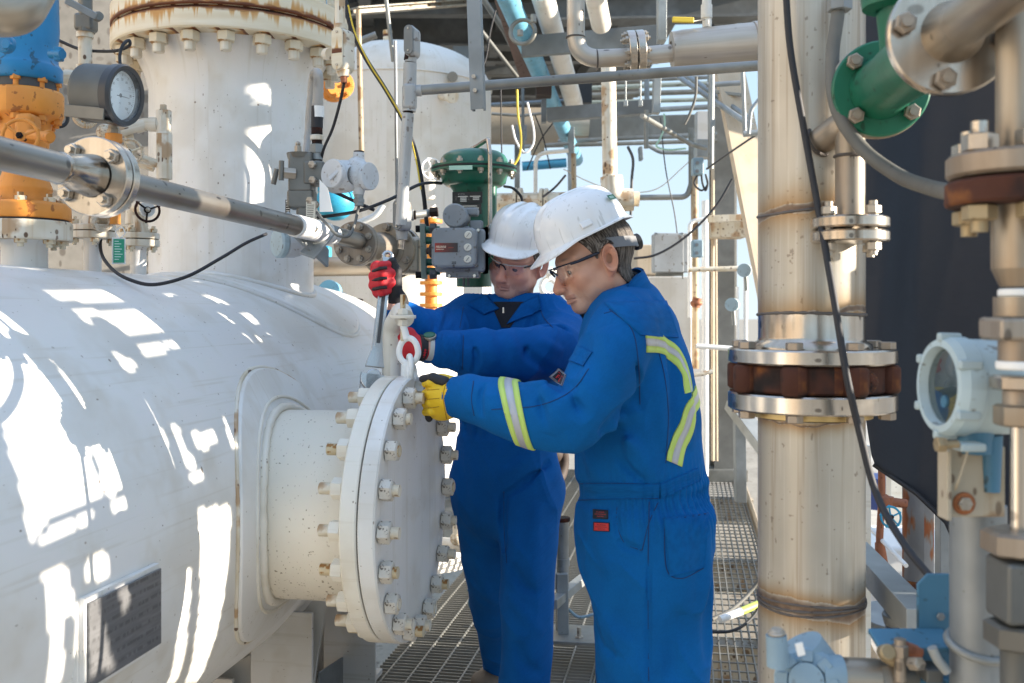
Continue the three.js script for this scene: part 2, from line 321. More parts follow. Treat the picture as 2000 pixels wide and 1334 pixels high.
// ---------------------------------------------------------------- materials with a picture of their own
{
  const rustEdge = (up) => tex(1024, (u, v) => {   // rust weeping from the joint of the column's flange
    const n = fbm(u, v, 8, 4, 5, 111), k = up ? v : 1 - v;      // k = 0 at the joint
    const d = fbm(u, 0.3, 70, 2, 4, 113), reach = 0.2 + 0.95 * sstep(0.35, 0.75, d) * (0.4 + fbm(u, 0.6, 9, 2, 3, 115));
    const base = mixc([0.9, 0.87, 0.8], [0.82, 0.75, 0.62], n), r = sstep(reach, reach * 0.3, k), core = sstep(0.24, 0.1, k + 0.15 * (fbm(u, v, 40, 8, 3, 117) - 0.5));
    return mixc(mixc(base, [0.72, 0.48, 0.2], r * 0.75), mixc([0.25, 0.12, 0.06], [0.42, 0.2, 0.08], n), core * (up ? 0.9 : 0.8));
  }, true, 1, 0.075);
  const lo = rustEdge(false), up = rustEdge(true);
  lo.repeat.set(1 / 1.35, 1 / 0.078); lo.offset.set(0, -0.226 / 0.078 - 0.0); up.repeat.set(1 / 1.35, 1 / 0.08); up.offset.set(0, -0.226 / 0.08);
  mat('flangeRustLow', [1, 1, 1], { map: lo, roughness: 0.6, bumpMap: TX.bump, bumpScale: 0.002 });
  mat('flangeRustUp', [1, 1, 1], { map: up, roughness: 0.65, bumpMap: TX.bump, bumpScale: 0.003 });
  const nutT = tex(256, (u, v) => { const n = fbm(u, v, 6, 6, 4, 121), m = fbm(u, v, 10, 10, 4, 123); return mixc(mixc([0.9, 0.89, 0.86], [0.78, 0.74, 0.68], n), [0.27, 0.23, 0.2], sstep(0.6, 0.7, fbm(u, v, 17, 13, 4, 129) * 0.75 + m * 0.25) * 0.75); }, true, 0.11);
  mat('nutPaint', [0.85, 0.85, 0.85], { map: nutT, roughness: 0.5 });
  const nutC = tex(256, (u, v) => { const n = fbm(u, v, 5, 5, 4, 125), m = fbm(u, v, 8, 8, 4, 127); return mixc(mixc([0.92, 0.9, 0.85], [0.85, 0.78, 0.66], n), [0.62, 0.4, 0.16], sstep(0.58, 0.7, m) * 0.8); }, true, 0.2);
  mat('nutCream', [0.85, 0.84, 0.8], { map: nutC, roughness: 0.5 });
  mat('thread', [0.8, 0.76, 0.66], { map: nutC, roughness: 0.5, metalness: 0.2 });
  mat('greyWhite', [0.6, 0.59, 0.58], { map: TX.paint, roughness: 0.55 });
  mat('plate', [0.36, 0.36, 0.37], { metalness: 0.7, roughness: 0.5, map: tex(512, (u, v) => { const l = fbm(u, v, 6, 60, 4, 131), w = sstep(0.5, 0.6, noise(u * 60, v * 14, 60, 14, 133)) * sstep(0.3, 0.8, sin(v * 2 * PI * 14)); const k = 0.72 + 0.16 * l - 0.1 * w; return [k, k, k]; }, true, 0.3), bumpMap: TX.bump, bumpScale: 0.001 });
}
mat('taupeDark', [0.3, 0.29, 0.27], { metalness: 0.4, roughness: 0.5, map: TX.galv });
mat('darkBezel', [0.045, 0.047, 0.052], { roughness: 0.35, metalness: 0.2 });
mat('steelDark', [0.5, 0.49, 0.48], { metalness: 0.85, roughness: 0.38, map: TX.steel, bumpMap: TX.bump, bumpScale: 0.0003 });
mat('steelDull', [0.55, 0.5, 0.45], { metalness: 0.6, roughness: 0.45, map: TX.steel });
mat('galvLight', [0.72, 0.72, 0.7], { metalness: 0.3, roughness: 0.5, map: TX.galv });
mat('braid', [0.42, 0.4, 0.37], { metalness: 0.6, roughness: 0.45, bumpMap: TX.cloth, bumpScale: 0.002 });
mat('conduit', [0.48, 0.5, 0.51], { roughness: 0.45, metalness: 0.25, map: TX.chips, bumpMap: TX.bump, bumpScale: 0.0008 });
mat('conduitCover', [0.4, 0.4, 0.39], { roughness: 0.5, metalness: 0.3, map: TX.galv });
mat('galvWarm', [0.62, 0.58, 0.52], { metalness: 0.5, roughness: 0.45, map: TX.galv });
mat('greenPale', [0.4, 0.62, 0.5], { roughness: 0.4 });
mat('greyGreen', [0.2, 0.26, 0.23], { roughness: 0.6, map: TX.chips });
mat('dialCream', [0.66, 0.63, 0.55], { roughness: 0.4 });
mat('rustDark', [0.05, 0.032, 0.025], { roughness: 0.7, map: TX.chips });
mat('rustOrange', [0.36, 0.13, 0.05], { roughness: 0.85, bumpMap: TX.bump, bumpScale: 0.003 });
mat('weldBrown', [0.34, 0.28, 0.25], { metalness: 0.5, roughness: 0.5, bumpMap: TX.bump, bumpScale: 0.002, map: TX.galv });
mat('steelWarmD', [0.55, 0.5, 0.44], { metalness: 0.6, roughness: 0.42, map: TX.steel });
mat('brassDull', [0.45, 0.36, 0.22], { metalness: 0.5, roughness: 0.5, map: TX.chips });
mat('beige', [0.52, 0.48, 0.41], { roughness: 0.6, map: TX.paintOld });
mat('brackSoft', [0.28, 0.42, 0.53], { roughness: 0.55, map: TX.chips, bumpMap: TX.bump, bumpScale: 0.0006 });
const HEX23 = hex(V(0, 0, 0), UP, 0.028, 0.0145);
mat('slab', [0.98, 0.97, 0.95], { map: TX.concrete, roughness: 0.9 });
mat('grating', [0.62, 0.58, 0.52], { map: TX.galv, metalness: 0.3, roughness: 0.6 });
mat('brown', [0.2, 0.13, 0.11], { map: TX.chips, roughness: 0.6 });
mat('duct', [0.46, 0.41, 0.35], { map: TX.paint, roughness: 0.6 });
mat('blueSoft', [0.05, 0.3, 0.55], { roughness: 0.5, map: TX.chips });
mat('steelWhite', [0.8, 0.78, 0.75], { metalness: 0.6, roughness: 0.42, map: TX.steel });
mat('tanPipe', [0.5, 0.42, 0.32], { map: TX.paintOld, roughness: 0.6 });
mat('beamGrey', [0.36, 0.34, 0.31], { map: TX.galv, roughness: 0.6 });
mat('panelWhite', [0.58, 0.58, 0.58], { map: TX.paint, roughness: 0.6 });
mat('navyBlue', [0.02, 0.05, 0.2], { roughness: 0.5 });
mat('lime', [0.5, 0.6, 0.12], { roughness: 0.5 });
const HOLEDISC = disc(V(0, 0, 0), V(0, 0, 1), 0.008, 0.004, 14, 0, 0.0005);
mat('nutSteel', [0.5, 0.5, 0.5], { metalness: 0.4, roughness: 0.4, map: TX.paintOld });
mat('watchStrap', [0.55, 0.56, 0.54], { roughness: 0.5 });
mat('rimClear', [0.5, 0.5, 0.5], { roughness: 0.2 });
mat('wallGrey', [0.5, 0.5, 0.5], { map: TX.concrete, roughness: 0.85 });
mat('render', [0.39, 0.34, 0.28], { roughness: 0.9, bumpMap: TX.bump, bumpScale: 0.003 });
mat('nozzlePaint', [0.9, 0.87, 0.8], { roughness: 0.45, bumpMap: TX.bump, bumpScale: 0.0012, clearcoat: 0.2, clearcoatRoughness: 0.35, map: tex(1024, (u, v) => {   // dirt specks and runs, thickest underneath where drips dry
  const n = fbm(u, v, 6, 3, 5, 151), w = exp(-(((u - 0.72) / 0.14) ** 2)), s = fbm(u, v, 150, 34, 3, 153), f = fbm(u, v, 260, 130, 2, 155); let c = mixc([0.93, 0.92, 0.9], [0.88, 0.86, 0.82], n);
  c = mixc(c, [0.36, 0.3, 0.22], sstep(0.84 - 0.14 * w, 0.88 - 0.13 * w, s) * 0.6); return mixc(c, [0.45, 0.38, 0.3], sstep(0.84 - 0.06 * w, 0.89 - 0.06 * w, f) * 0.5); }, true, 1.79, 0.5) });
mat('greyGreenLight', [0.36, 0.42, 0.39], { roughness: 0.5, map: TX.chips });
// ---------------------------------------------------------------- the white pressure vessel
const AX = 10 * PI / 180, D = V(sin(AX), 0, -cos(AX)), N = V(cos(AX), 0, sin(AX));
const VR = 0.64, VC = V(-1.21914, 0.89774, -2.84844);
const dr = (s, h, n) => VC.clone().addScaledVector(D, s).addScaledVector(UP, h).addScaledVector(N, n);
const onDrum = (x, y) => {            // where the sight line of a pixel meets the drum
  const r = P(x, y, 1).sub(camera.position), o = camera.position.clone().sub(VC), a = r.dot(N), b = r.y, c = o.dot(N), e = o.y;
  const A = a * a + b * b, B = c * a + e * b, q = B * B - A * (c * c + e * e - VR * VR); if (q < 0) return null;
  return camera.position.clone().addScaledVector(r, (-B - sqrt(q)) / A);
};
const onPlane = (x, y, n) => { const r = P(x, y, 1).sub(camera.position); return camera.position.clone().addScaledVector(r, (n - camera.position.clone().sub(VC).dot(N)) / r.dot(N)); };
{
  const v = T('pressure_vessel', 'large white horizontal steel drum with bolted round cover plate facing the two men', 'pressure vessel', V(VC.x, 0, VC.z));
  const S0 = -2.2, S1 = 1.6, prof = [[0.02, S0 - 0.3]];
  for (let k = 1; k <= 12; k++) prof.push([VR * sin(k / 12 * PI / 2), S0 - 0.32 * cos(k / 12 * PI / 2)]);
  for (let k = 1; k <= 24; k++) prof.push([VR, lerp(S0, S1, k / 24)]);
  for (let k = 1; k <= 16; k++) prof.push([max(0.001, VR * cos(k / 16 * PI / 2)), S1 + 0.32 * sin(k / 16 * PI / 2)]);
  part(v, 'shell', lathe(VC, D, prof, 128, false), M.white);
  // pads that follow the shell
  const onTop = (a, b, t) => dr(0.94 + a, sqrt((VR + t) ** 2 - b * b), b), onSide = (a, b, t) => dr(a, b, sqrt((VR + t) ** 2 - b * b));
  function pad(f, r0, r1, th, sx = 1) {
    const pos = [], uv = [], idx = [], seg = 96, rows = [[r0, th], [(r0 + r1) / 2, th], [r1 - 0.004, th], [r1, th - 0.004], [r1 + 0.001, -0.004]];
    rows.forEach(([r, t]) => { for (let j = 0; j <= seg; j++) { const A = j / seg * 2 * PI, p = f(r * cos(A) * sx, r * sin(A), t); pos.push(p.x, p.y, p.z); uv.push(r * cos(A), r * sin(A)); } });
    for (let i = 0; i < rows.length - 1; i++) for (let j = 0; j < seg; j++) { const q = i * (seg + 1) + j, w = q + seg + 1; idx.push(q, w, q + 1, q + 1, w, w + 1); }
    const g = new THREE.BufferGeometry(); g.setAttribute('position', new THREE.Float32BufferAttribute(pos, 3)); g.setAttribute('uv', new THREE.Float32BufferAttribute(uv, 2)); g.setIndex(idx); g.computeVertexNormals(); return g;
  }
  const ringPts = (f, r, t, n = 120) => Array.from({ length: n + 1 }, (_, j) => f(r * cos(j / n * 2 * PI), r * sin(j / n * 2 * PI), t));
  seed = 5;
  const bead = (f, r, t, rad) => sweep(ringPts(f, r, t, 220), (q, l) => rad * (0.8 + 0.35 * noise(l * 60, r * 9, 997, 997, 4)), 8, false);
  part(v, 'reinforcing_pad', pad(onTop, 0.29, 0.47, 0.016), M.white); part(v, 'weld_bead', [bead(onTop, 0.472, 0.002, 0.007), bead(onTop, 0.302, 0.018, 0.011)], M.white);
  part(v, 'reinforcing_pad', pad(onSide, 0.24, 0.368, 0.014), M.white);
  part(v, 'weld_bead', [bead(onSide, 0.37, 0.001, 0.006)], M.oldWhite); part(v, 'weld_bead', [bead(onSide, 0.29, 0.014, 0.005), bead(onSide, 0.262, 0.016, 0.012)], M.cream);
  const F0 = 0.884, F1 = 0.926, F2 = 0.930, F3 = 0.972, FR = 0.35;
  part(v, 'nozzle', lathe(VC, N, [[0.254, 0.45], [0.254, 0.82], [0.262, F0 - 0.02], [0.285, F0 + 0.002]], 96, false), M.nozzlePaint);
  part(v, 'flange', lathe(VC, N, [[0.25, F0], [FR - 0.004, F0], [FR, F0 + 0.004], [FR, F1 - 0.003], [FR - 0.003, F1], [0.25, F1]], 128), M.cream);
  part(v, 'gasket', lathe(VC, N, [[0.25, F1], [0.338, F1], [0.338, F2], [0.25, F2]], 96), M.black);
  part(v, 'blind_flange', lathe(VC, N, [[0, F2], [FR - 0.003, F2], [FR, F2 + 0.003], [FR, F3 - 0.004], [FR - 0.004, F3], [0, F3]], 128), M.white);
  // twenty studs, each with a nut at either end
  const q = quatTo(N), org = V(0, 0, 0), studG = [];
  for (const [b, f] of [[0.032, 0.022], [0.036, 0.018], [0.033, 0.004], [0.034, 0.014]]) {
    const pr = [[0, F0 - b - 0.03]]; const a0 = F0 - b - 0.028, a1 = F3 + f + 0.03;
    for (let t = a0; t < a1; t += 0.0032) { pr.push([0.0138, t], [0.0148, t + 0.0016]); } pr.push([0.012, a1], [0, a1]);
    studG.push(lathe(org, UP, pr, 20, false));
  }
  const nutG = hex(org, UP, 0.047, 0.031, 0.1), nutChip = M.nutPaint;
  for (let k = 0; k < 20; k++) {
    const A = (k / 20) * 2 * PI + PI / 2, pos = VC.clone().addScaledVector(D, 0.316 * cos(A)).addScaledVector(UP, 0.316 * sin(A));
    if (k === 0) { continue; }
    const s = place(v, 'stud_bolt', studG[(k * 7 + 1) % 4], k % 3 ? M.oldWhite : M.thread, pos, q);
    const t1 = new THREE.Quaternion().setFromAxisAngle(UP, rnd(0, 1)), t2 = new THREE.Quaternion().setFromAxisAngle(UP, rnd(0, 1));
    place(s, 'nut', nutG, nutChip, V(0, F3 + 0.001, 0), t1); place(s, 'nut', nutG, M.cream, V(0, F0 - 0.032, 0), t2);
  }
  // saddle under the drum
  for (const s of [0.42, 1.05]) {
    part(v, 'saddle', [bar(dr(s, -0.898 + 0.02, -0.6), dr(s, -0.898 + 0.02, 0.52), 0.22, 0.02), slab((() => { const sh = poly([[-0.55, -0.87], [0.5, -0.87], [0.58, -0.3]]); for (let k = 0; k <= 20; k++) { const a = lerp(-0.46, -PI + 0.46, k / 20); sh.lineTo(0.655 * cos(a), 0.655 * sin(a)); } sh.lineTo(-0.62, -0.3); return sh; })(), 0.016, at4(dr(s - 0.008, 0, 0), N, UP, D.clone().negate())),
      ...[0.46, 0.2, -0.06].map((n) => bar(dr(s - 0.1, -0.87, n), dr(s - 0.1, -0.72 + (n > 0.4 ? 0.32 : 0.1), n), 0.014, 0.2, N))], M.greyWhite);
  }
}
// nameplate bracket low on the drum
{
  const c = (x, y) => onPlane(x, y, 0.66), a = c(178, 1175), b = c(318, 1105), e = c(322, 1258), s0 = a.clone().sub(VC).dot(D), s1 = b.clone().sub(VC).dot(D), h1 = (a.y + b.y) / 2 - VC.y, h0 = e.y - VC.y;
  const t = T('nameplate_bracket', 'white stand-off bracket with blank metal nameplate low on the drum', 'nameplate', dr((s0 + s1) / 2, h0, 0.62));
  const hh = (h0 + h1) / 2, sc = (s0 + s1) / 2, w = s1 - s0, H = h1 - h0;
  part(t, 'bracket', [bar(dr(s0 - 0.006, hh, 0.645), dr(s1 + 0.004, hh, 0.645), 0.012, H + 0.012, UP), bar(dr(s0 - 0.004, hh, 0.45), dr(s0 - 0.004, hh, 0.64), 0.008, H + 0.01), bar(dr(s0 - 0.05, hh - 0.12, 0.53), dr(s0 - 0.004, hh - 0.12, 0.53), 0.006, H, UP), bar(dr(s0, h1, 0.54), dr(s1 - 0.04, h1, 0.54), 0.19, 0.006, UP)], M.white);
  part(t, 'nameplate', bar(dr(s0, hh, 0.655), dr(s1, hh, 0.655), 0.004, H - 0.008, UP, 0.001), M.plate);
}
// ---------------------------------------------------------------- column rising from the drum
{
  const B = dr(0.94, 0, 0), at = (y) => V(B.x, y, B.z);
  const v = T('white_column', 'wide white vertical column with rusty bolted flange standing on the drum', 'column', at(1.45));
  part(v, 'shell', lathe(at(0), UP, [[0.30, 1.44], [0.30, 2.2], [0.30, 2.24], [0.315, 2.3], [0.345, 2.36], [0.36, 2.385]], 96, false), M.white);
  const fl = (y0, y1) => lathe(at(0), UP, [[0.2, y0], [0.426, y0], [0.431, y0 + 0.005], [0.431, y1 - 0.004], [0.427, y1], [0.2, y1]], 128);
  part(v, 'flange', fl(2.378, 2.447), M.flangeRustLow); part(v, 'gasket', lathe(at(0), UP, [[0.2, 2.447], [0.418, 2.447], [0.418, 2.456], [0.2, 2.456]], 96), M.rust);
  part(v, 'flange', fl(2.456, 2.53), M.flangeRustUp);
  part(v, 'shell', lathe(at(0), UP, [[0.36, 2.53], [0.32, 2.62], [0.30, 2.7], [0.30, 3.3], [0.0, 3.4]], 64, false), M.white);
  const nut = hex(V(0, 0, 0), UP, 0.056, 0.036, 0.1), stud = lathe(V(0, 0, 0), UP, [[0, 2.31], [0.0175, 2.31], [0.0195, 2.314], [0.0195, 2.6], [0, 2.6]], 16);
  for (let k = 0; k < 20; k++) {
    const A = k / 20 * 2 * PI + 0.1, p = V(B.x + 0.385 * cos(A), 0, B.z + 0.385 * sin(A));
    const s = place(v, 'stud_bolt', stud, M.oldWhite, p.clone());
    place(s, 'nut', nut, M.nutCream, V(0, 2.34, 0), new THREE.Quaternion().setFromAxisAngle(UP, rnd(0, 1))); place(s, 'nut', nut, M.nutCream, V(0, 2.532, 0));
  }
}
// ---------------------------------------------------------------- davit with eye bolt on the cover plate
{
  const t = T('davit_hoist', 'white davit pipe with threaded eye bolt and chain link above the cover plate', 'davit', dr(0.1, 0.35, 0.9));
  const e = (h, s = 0, n = 0.952) => dr(s, h, n);
  const X = 2.6;   // the eye bolt hangs over the plate's rim
  const top = P(785, 575, 2.68), nutT = P(788, 611, 2.68), plate = P(787, 622, 2.68), nutB = P(788, 632, 2.68), eye = P(798, 688, 2.68), link = P(800, 720, 2.68);
  part(t, 'davit_pipe', sweep(fillet([P(764, 800, 2.86), P(765, 640, 2.86), P(784, 606, 2.78), P(800, 600, 2.4)].slice(0, 3).concat([P(790, 622, 2.72)]), 0.05), mm(18.5, 2.82), 24), M.cream);
  part(t, 'lug_plate', slab((() => { const s = new THREE.Shape(); s.absellipse(0, 0, 0.036, 0.026, 0, 2 * PI); return s; })(), 0.009, at4(plate, V(1, 0, 0.2).normalize(), V(0.2, 0, -1).normalize(), UP)), M.cream);
  const pr = [[0, 0]]; const L = top.y - eye.y - 0.03; for (let k = 0; k < L; k += 0.003) pr.push([0.0068, k], [0.0076, k + 0.0015]); pr.push([0.006, L], [0, L]);
  part(t, 'threaded_rod', lathe(V(plate.x, eye.y + 0.03, plate.z), UP, pr, 14, false), M.thread);
  part(t, 'nut', hex(plate.clone().add(V(0, 0.009, 0)), UP, 0.026, 0.018), M.cream); part(t, 'nut', hex(plate.clone().add(V(0, -0.02, 0)), UP, 0.026, 0.018), M.cream);
  const er = []; for (let k = 0; k <= 40; k++) { const a = k / 40 * 2 * PI - PI / 2; er.push(eye.clone().add(V(0.026 * cos(a), 0.03 * sin(a) + (sin(a) > 0.2 ? 0.01 * (sin(a) - 0.2) : 0), 0.004 * cos(a)))); }
  part(t, 'eye_ring', [sweep(er, 0.0085, 12, false), cyl(eye.clone().add(V(-0.006, 0.036, 0)), V(plate.x, plate.y - 0.015, plate.z), 0.011, 0.009)], M.whiteLight);
  const lr = []; for (let k = 0; k <= 36; k++) { const a = k / 36 * 2 * PI; lr.push(link.clone().add(V(0.006 * cos(a), 0.034 * sin(a), 0.02 * cos(a)))); }
  part(t, 'chain_link', sweep(lr, 0.0075, 10, false), M.whiteLight);
  part(t, 'shackle_lug', [box(dr(0, 0.36, 0.95), [0.02, 0.05, 0.03]), torus(P(804, 728, 2.68), V(1, 0, 0.3), 0.02, 0.008, 24, 8)], M.whiteLight);
}
// ---------------------------------------------------------------- ground, grating platform, roof over the far aisle
const fl = (s, n, y = 0) => V(D.x * s + N.x * n, y, D.z * s + N.z * n);     // floor point: s metres along the drum's axis, n across it
{
  const g = new THREE.PlaneGeometry(900, 900, 1, 1); g.rotateX(-PI / 2); g.translate(0, -1.7, 0); boxUV(g);
  struct('ground', g, M.ground);
  struct('concrete_slab', bar(fl(3, 2.6, -0.32), fl(16, 2.6, -0.32), 3.4, 0.16), M.slab);
  // steel grating: standing bars and cross rods; too many and too thin to pick apart one by one
  const panel = (s0, s1, n0, n1, alongN, lab) => {
    const t = T('grating_panel', lab, 'grating', fl((s0 + s1) / 2, (n0 + n1) / 2, -0.032), 'steel floor grating panels'), a = [], b = [], p = 0.034, q = 0.1;
    const mk = (u, v, w, h, y) => { const g = new THREE.BoxGeometry(1, 1, 1), d = v.clone().sub(u), l = d.length(); d.normalize(); g.scale(w, h, l); g.applyMatrix4(frame(V(0, 0, 0).crossVectors(UP, d), UP, d)); g.translate((u.x + v.x) / 2, y, (u.z + v.z) / 2); return g; };
    if (alongN) { for (let s = s0; s <= s1; s += p) a.push(mk(fl(s, n0), fl(s, n1), 0.005, 0.032, -0.016)); for (let n = n0 + 0.05; n < n1; n += q) b.push(mk(fl(s0, n), fl(s1, n), 0.007, 0.006, -0.004)); }
    else { for (let n = n0; n <= n1; n += p) a.push(mk(fl(s0, n), fl(s1, n), 0.005, 0.032, -0.016)); for (let s = s0 + 0.05; s < s1; s += q) b.push(mk(fl(s, n0), fl(s, n1), 0.007, 0.006, -0.004)); }
    part(t, 'bearing_bars', a, M.grating).userData.kind = 'stuff'; part(t, 'cross_rods', b, M.grating).userData.kind = 'stuff';
    part(t, 'edge_band', alongN ? mk(fl(s0, n1 + 0.004), fl(s1, n1 + 0.004), 0.005, 0.032, -0.016) : mk(fl(s0, n1 + 0.004), fl(s1, n1 + 0.004), 0.005, 0.032, -0.016), M.grating);
  };
  panel(2.2, 5.2, -1.22, -0.36, true, 'grating panel with crosswise bars below the bolted cover plate'); panel(5.215, 9, -1.22, -0.36, true, 'far grating panel with crosswise bars beyond the left man');
  panel(1.6, 4.4, -0.345, 0.42, false, 'near grating panel with lengthwise bars under the right man'); panel(4.415, 6.6, -0.345, 0.42, false, 'grating panel with lengthwise bars right of the right man'); panel(6.615, 9.4, -0.345, 0.42, false, 'far grating panel ending at the grey steel column');
  for (const [s, lab] of [[3.2, 'steel beam under the near floor grating'], [4.5, 'steel beam under the middle of the floor grating'], [6.0, 'steel beam under the far floor grating'], [8.0, 'last steel beam under the floor grating']]) solo('floor_beam', ibeam(fl(s, -1.3, -0.13), fl(s, 0.5, -0.13), 0.1, 0.19, 0.01), M.beam, lab, 'beam');
  solo('toe_board', bar(fl(3.0, 0.45, -0.01), fl(9.4, 0.45, -0.01), 0.008, 0.14), M.tan, 'tan toe board along the right edge of the grating', 'toe board');
  solo('kick_plate', [bar(P(620, 1372, 3.45), P(732, 1290, 4.1), 0.008, 0.2)], M.galv, 'galvanised kick plate under the drum at the grating edge', 'kick plate');
  solo('concrete_wall', box(P(60, 300, 5.4).setY(1.2), [2.4, 6, 0.2], new THREE.Quaternion().setFromAxisAngle(UP, 0.17)), M.wallGrey, 'grey wall behind the orange and blue valve at the left edge', 'wall');
  const b = T('pale_building', 'cream rendered building beside the plant, left of the drum', 'building', V(-6.6, -1.7, 1)); part(b, 'wall', box(V(-6.6, 1.6, 1.5), [0.3, 6.6, 15], null, 0.01), M.render);
  for (let i = 0; i < 4; i++) { const w = part(b, 'window', box(V(-6.44, 2.2, -3.6 + i * 3.4), [0.05, 1.2, 1.0]), M.darkGlass); part(w, 'lintel', box(V(-6.42, 2.84, -3.6 + i * 3.4), [0.06, 0.08, 1.12]), M.whiteLight); part(w, 'sill', box(V(-6.42, 1.56, -3.6 + i * 3.4), [0.08, 0.08, 1.12]), M.whiteLight); }
  solo('pipe_bridge', [box(V(4.6, 4.2, -6.05), [0.2, 1.6, 1.9]), box(V(4.6, 3.35, -6.05), [1.1, 0.08, 1.9])], M.beam, 'high steel pipe bridge to the right of the white tank', 'bridge');
}
// ---------------------------------------------------------------- pieces used by many fittings
const O = V(0, 0, 0), X1 = V(1, 0, 0), Z1 = V(0, 0, 1);
const along = (p, d, l) => p.clone().addScaledVector(d, l);
const HEXES = {}; const hexAt = (p, d, af, h, ch) => hex(p, d, af, h, ch);
function vstack(c, rows, seg = 48, sharp = true) {   // upright turned body: rows [pixel y, pixel radius] at the depth of c
  const d = -c.z; return lathe(V(c.x, 0, c.z), UP, rows.map(([y, r]) => [mm(r, d), EYE - (y - HORIZON) / FPX * d]).sort(() => 0), seg, sharp);
}
function boltRing(t, c, dir, R, n, af, l, material, a0 = 0, label) {   // bolts through a joint: shank with a nut on each side, one part each
  const [u, v, d] = basis(dir), q = quatTo(d);
  const g = mergeGeometries([std(hex(V(0, l / 2, 0), UP, af, af * 0.6)), std(hex(V(0, -l / 2 - af * 0.6, 0), UP, af, af * 0.6)), std(cyl(V(0, -l / 2 - af * 0.95, 0), V(0, l / 2 + af * 0.95, 0), af * 0.3, af * 0.3, 12))]);
  for (let k = 0; k < n; k++) { const A = a0 + k / n * 2 * PI; place(t, 'bolt', g, material, c.clone().addScaledVector(u, R * cos(A)).addScaledVector(v, R * sin(A)), q); }
}
function handwheel(t, c, dir, R, material, spokes = 4, hubM = material) {   // rim, spokes and hub as one wheel with a stem nut
  const [u, v, d] = basis(dir), gs = [torus(c, d, R, R * 0.11, 32, 10), disc(along(c, d, -R * 0.12), d, R * 0.3, R * 0.24, 20)];
  for (let k = 0; k < spokes; k++) { const A = k / spokes * 2 * PI + 0.4, e = u.clone().multiplyScalar(cos(A)).addScaledVector(v, sin(A)); gs.push(cyl(along(c, e, R * 0.2), along(c, e, R * 0.97), R * 0.09, R * 0.08, 10)); gs.push(ball(along(c, e, R * 1.06), R * 0.12, [1, 1, 1], 10)); }
  const w = part(t, 'handwheel', gs, material); part(w, 'stem', [cyl(along(c, d, -R * 0.8), along(c, d, R * 0.45), R * 0.11, R * 0.11, 14)], hubM); part(w, 'stem_nut', hex(along(c, d, R * 0.12), d, R * 0.36, R * 0.14), hubM); return w;
}
// ---------------------------------------------------------------- orange and blue valve on the four inch nozzle
{
  const c = P(48, 500, 2.6), t = T('orange_valve', 'big orange valve body with blue upper half standing on the drum left of the gauge', 'valve', P(48, 545, 2.6));
  part(t, 'nozzle', vstack(c, [[560, 42], [484, 42], [476, 46], [470, 56]], 48, false), M.white);
  part(t, 'flange', vstack(c, [[471, 30], [471, 85], [468, 87], [437, 87], [434, 85], [434, 30]]), M.oldWhite);
  part(t, 'gasket', vstack(c, [[434, 40], [434, 80], [430, 80], [430, 40]]), M.black);
  part(t, 'body', [vstack(c, [[430, 30], [430, 83], [427, 85], [404, 84], [398, 78], [394, 52], [378, 48], [372, 51], [366, 50], [340, 40], [322, 38], [300, 42], [262, 47], [240, 49], [234, 58], [231, 68], [226, 71], [186, 71], [180, 68], [176, 30]], 56, false),
    cyl(P(60, 262, 2.45), P(98, 268, 2.4), mm(11, 2.4), mm(9, 2.4)), disc(P(92, 266, 2.42), P(110, 272, 2.4).sub(P(92, 266, 2.42)), mm(13, 2.4), 0.012), box(P(55, 250, 2.52), [0.05, 0.07, 0.06], null, 0.015)], M.orange);
  part(t, 'gland', vstack(c, [[178, 40], [178, 60], [160, 60], [160, 40]]), M.darkGrey);
  part(t, 'upper_body', [vstack(c, [[162, 30], [162, 66], [158, 69], [134, 69], [130, 66], [124, 61], [90, 60], [60, 63], [20, 62], [-60, 60]], 56, false), cyl(P(100, 105, 2.5), P(122, 106, 2.48), mm(9, 2.5)), box(P(115, 106, 2.49), [0.02, 0.034, 0.02]), disc(P(16, 88, 2.42), V(-0.1, 0, 1), mm(18, 2.42), 0.02)], M.blue);
  part(t, 'cap_bolt', hex(P(16, 88, 2.4), V(-0.1, 0, 1), mm(17, 2.42), 0.012), M.blue);
  handwheel(t, P(40, 266, 2.36), V(0.15, 0.1, 1), mm(33, 2.36), M.orange, 3, M.rustBolt);
  boltRing(t, P(48, 434, 2.6), UP, mm(68, 2.6), 8, 0.026, 0.088, M.nutCream, 0.35); boltRing(t, P(48, 200, 2.6), UP, mm(58, 2.6), 8, 0.024, 0.085, M.orange, 0.2);
  const b = T('black_handwheel', 'small black iron handwheel behind the orange valve', 'handwheel', P(112, 220, 3.1));
  part(b, 'rim', torus(P(113, 228, 3.1), V(0.75, 0.1, 0.65), mm(19, 3.1), 0.006), M.black); part(b, 'spoke', [cyl(P(104, 238, 3.1), P(124, 215, 3.1), 0.005), cyl(P(108, 214, 3.1), P(118, 244, 3.1), 0.005), cyl(P(113, 228, 3.1), P(80, 232, 3.1), 0.008)], M.black);
}
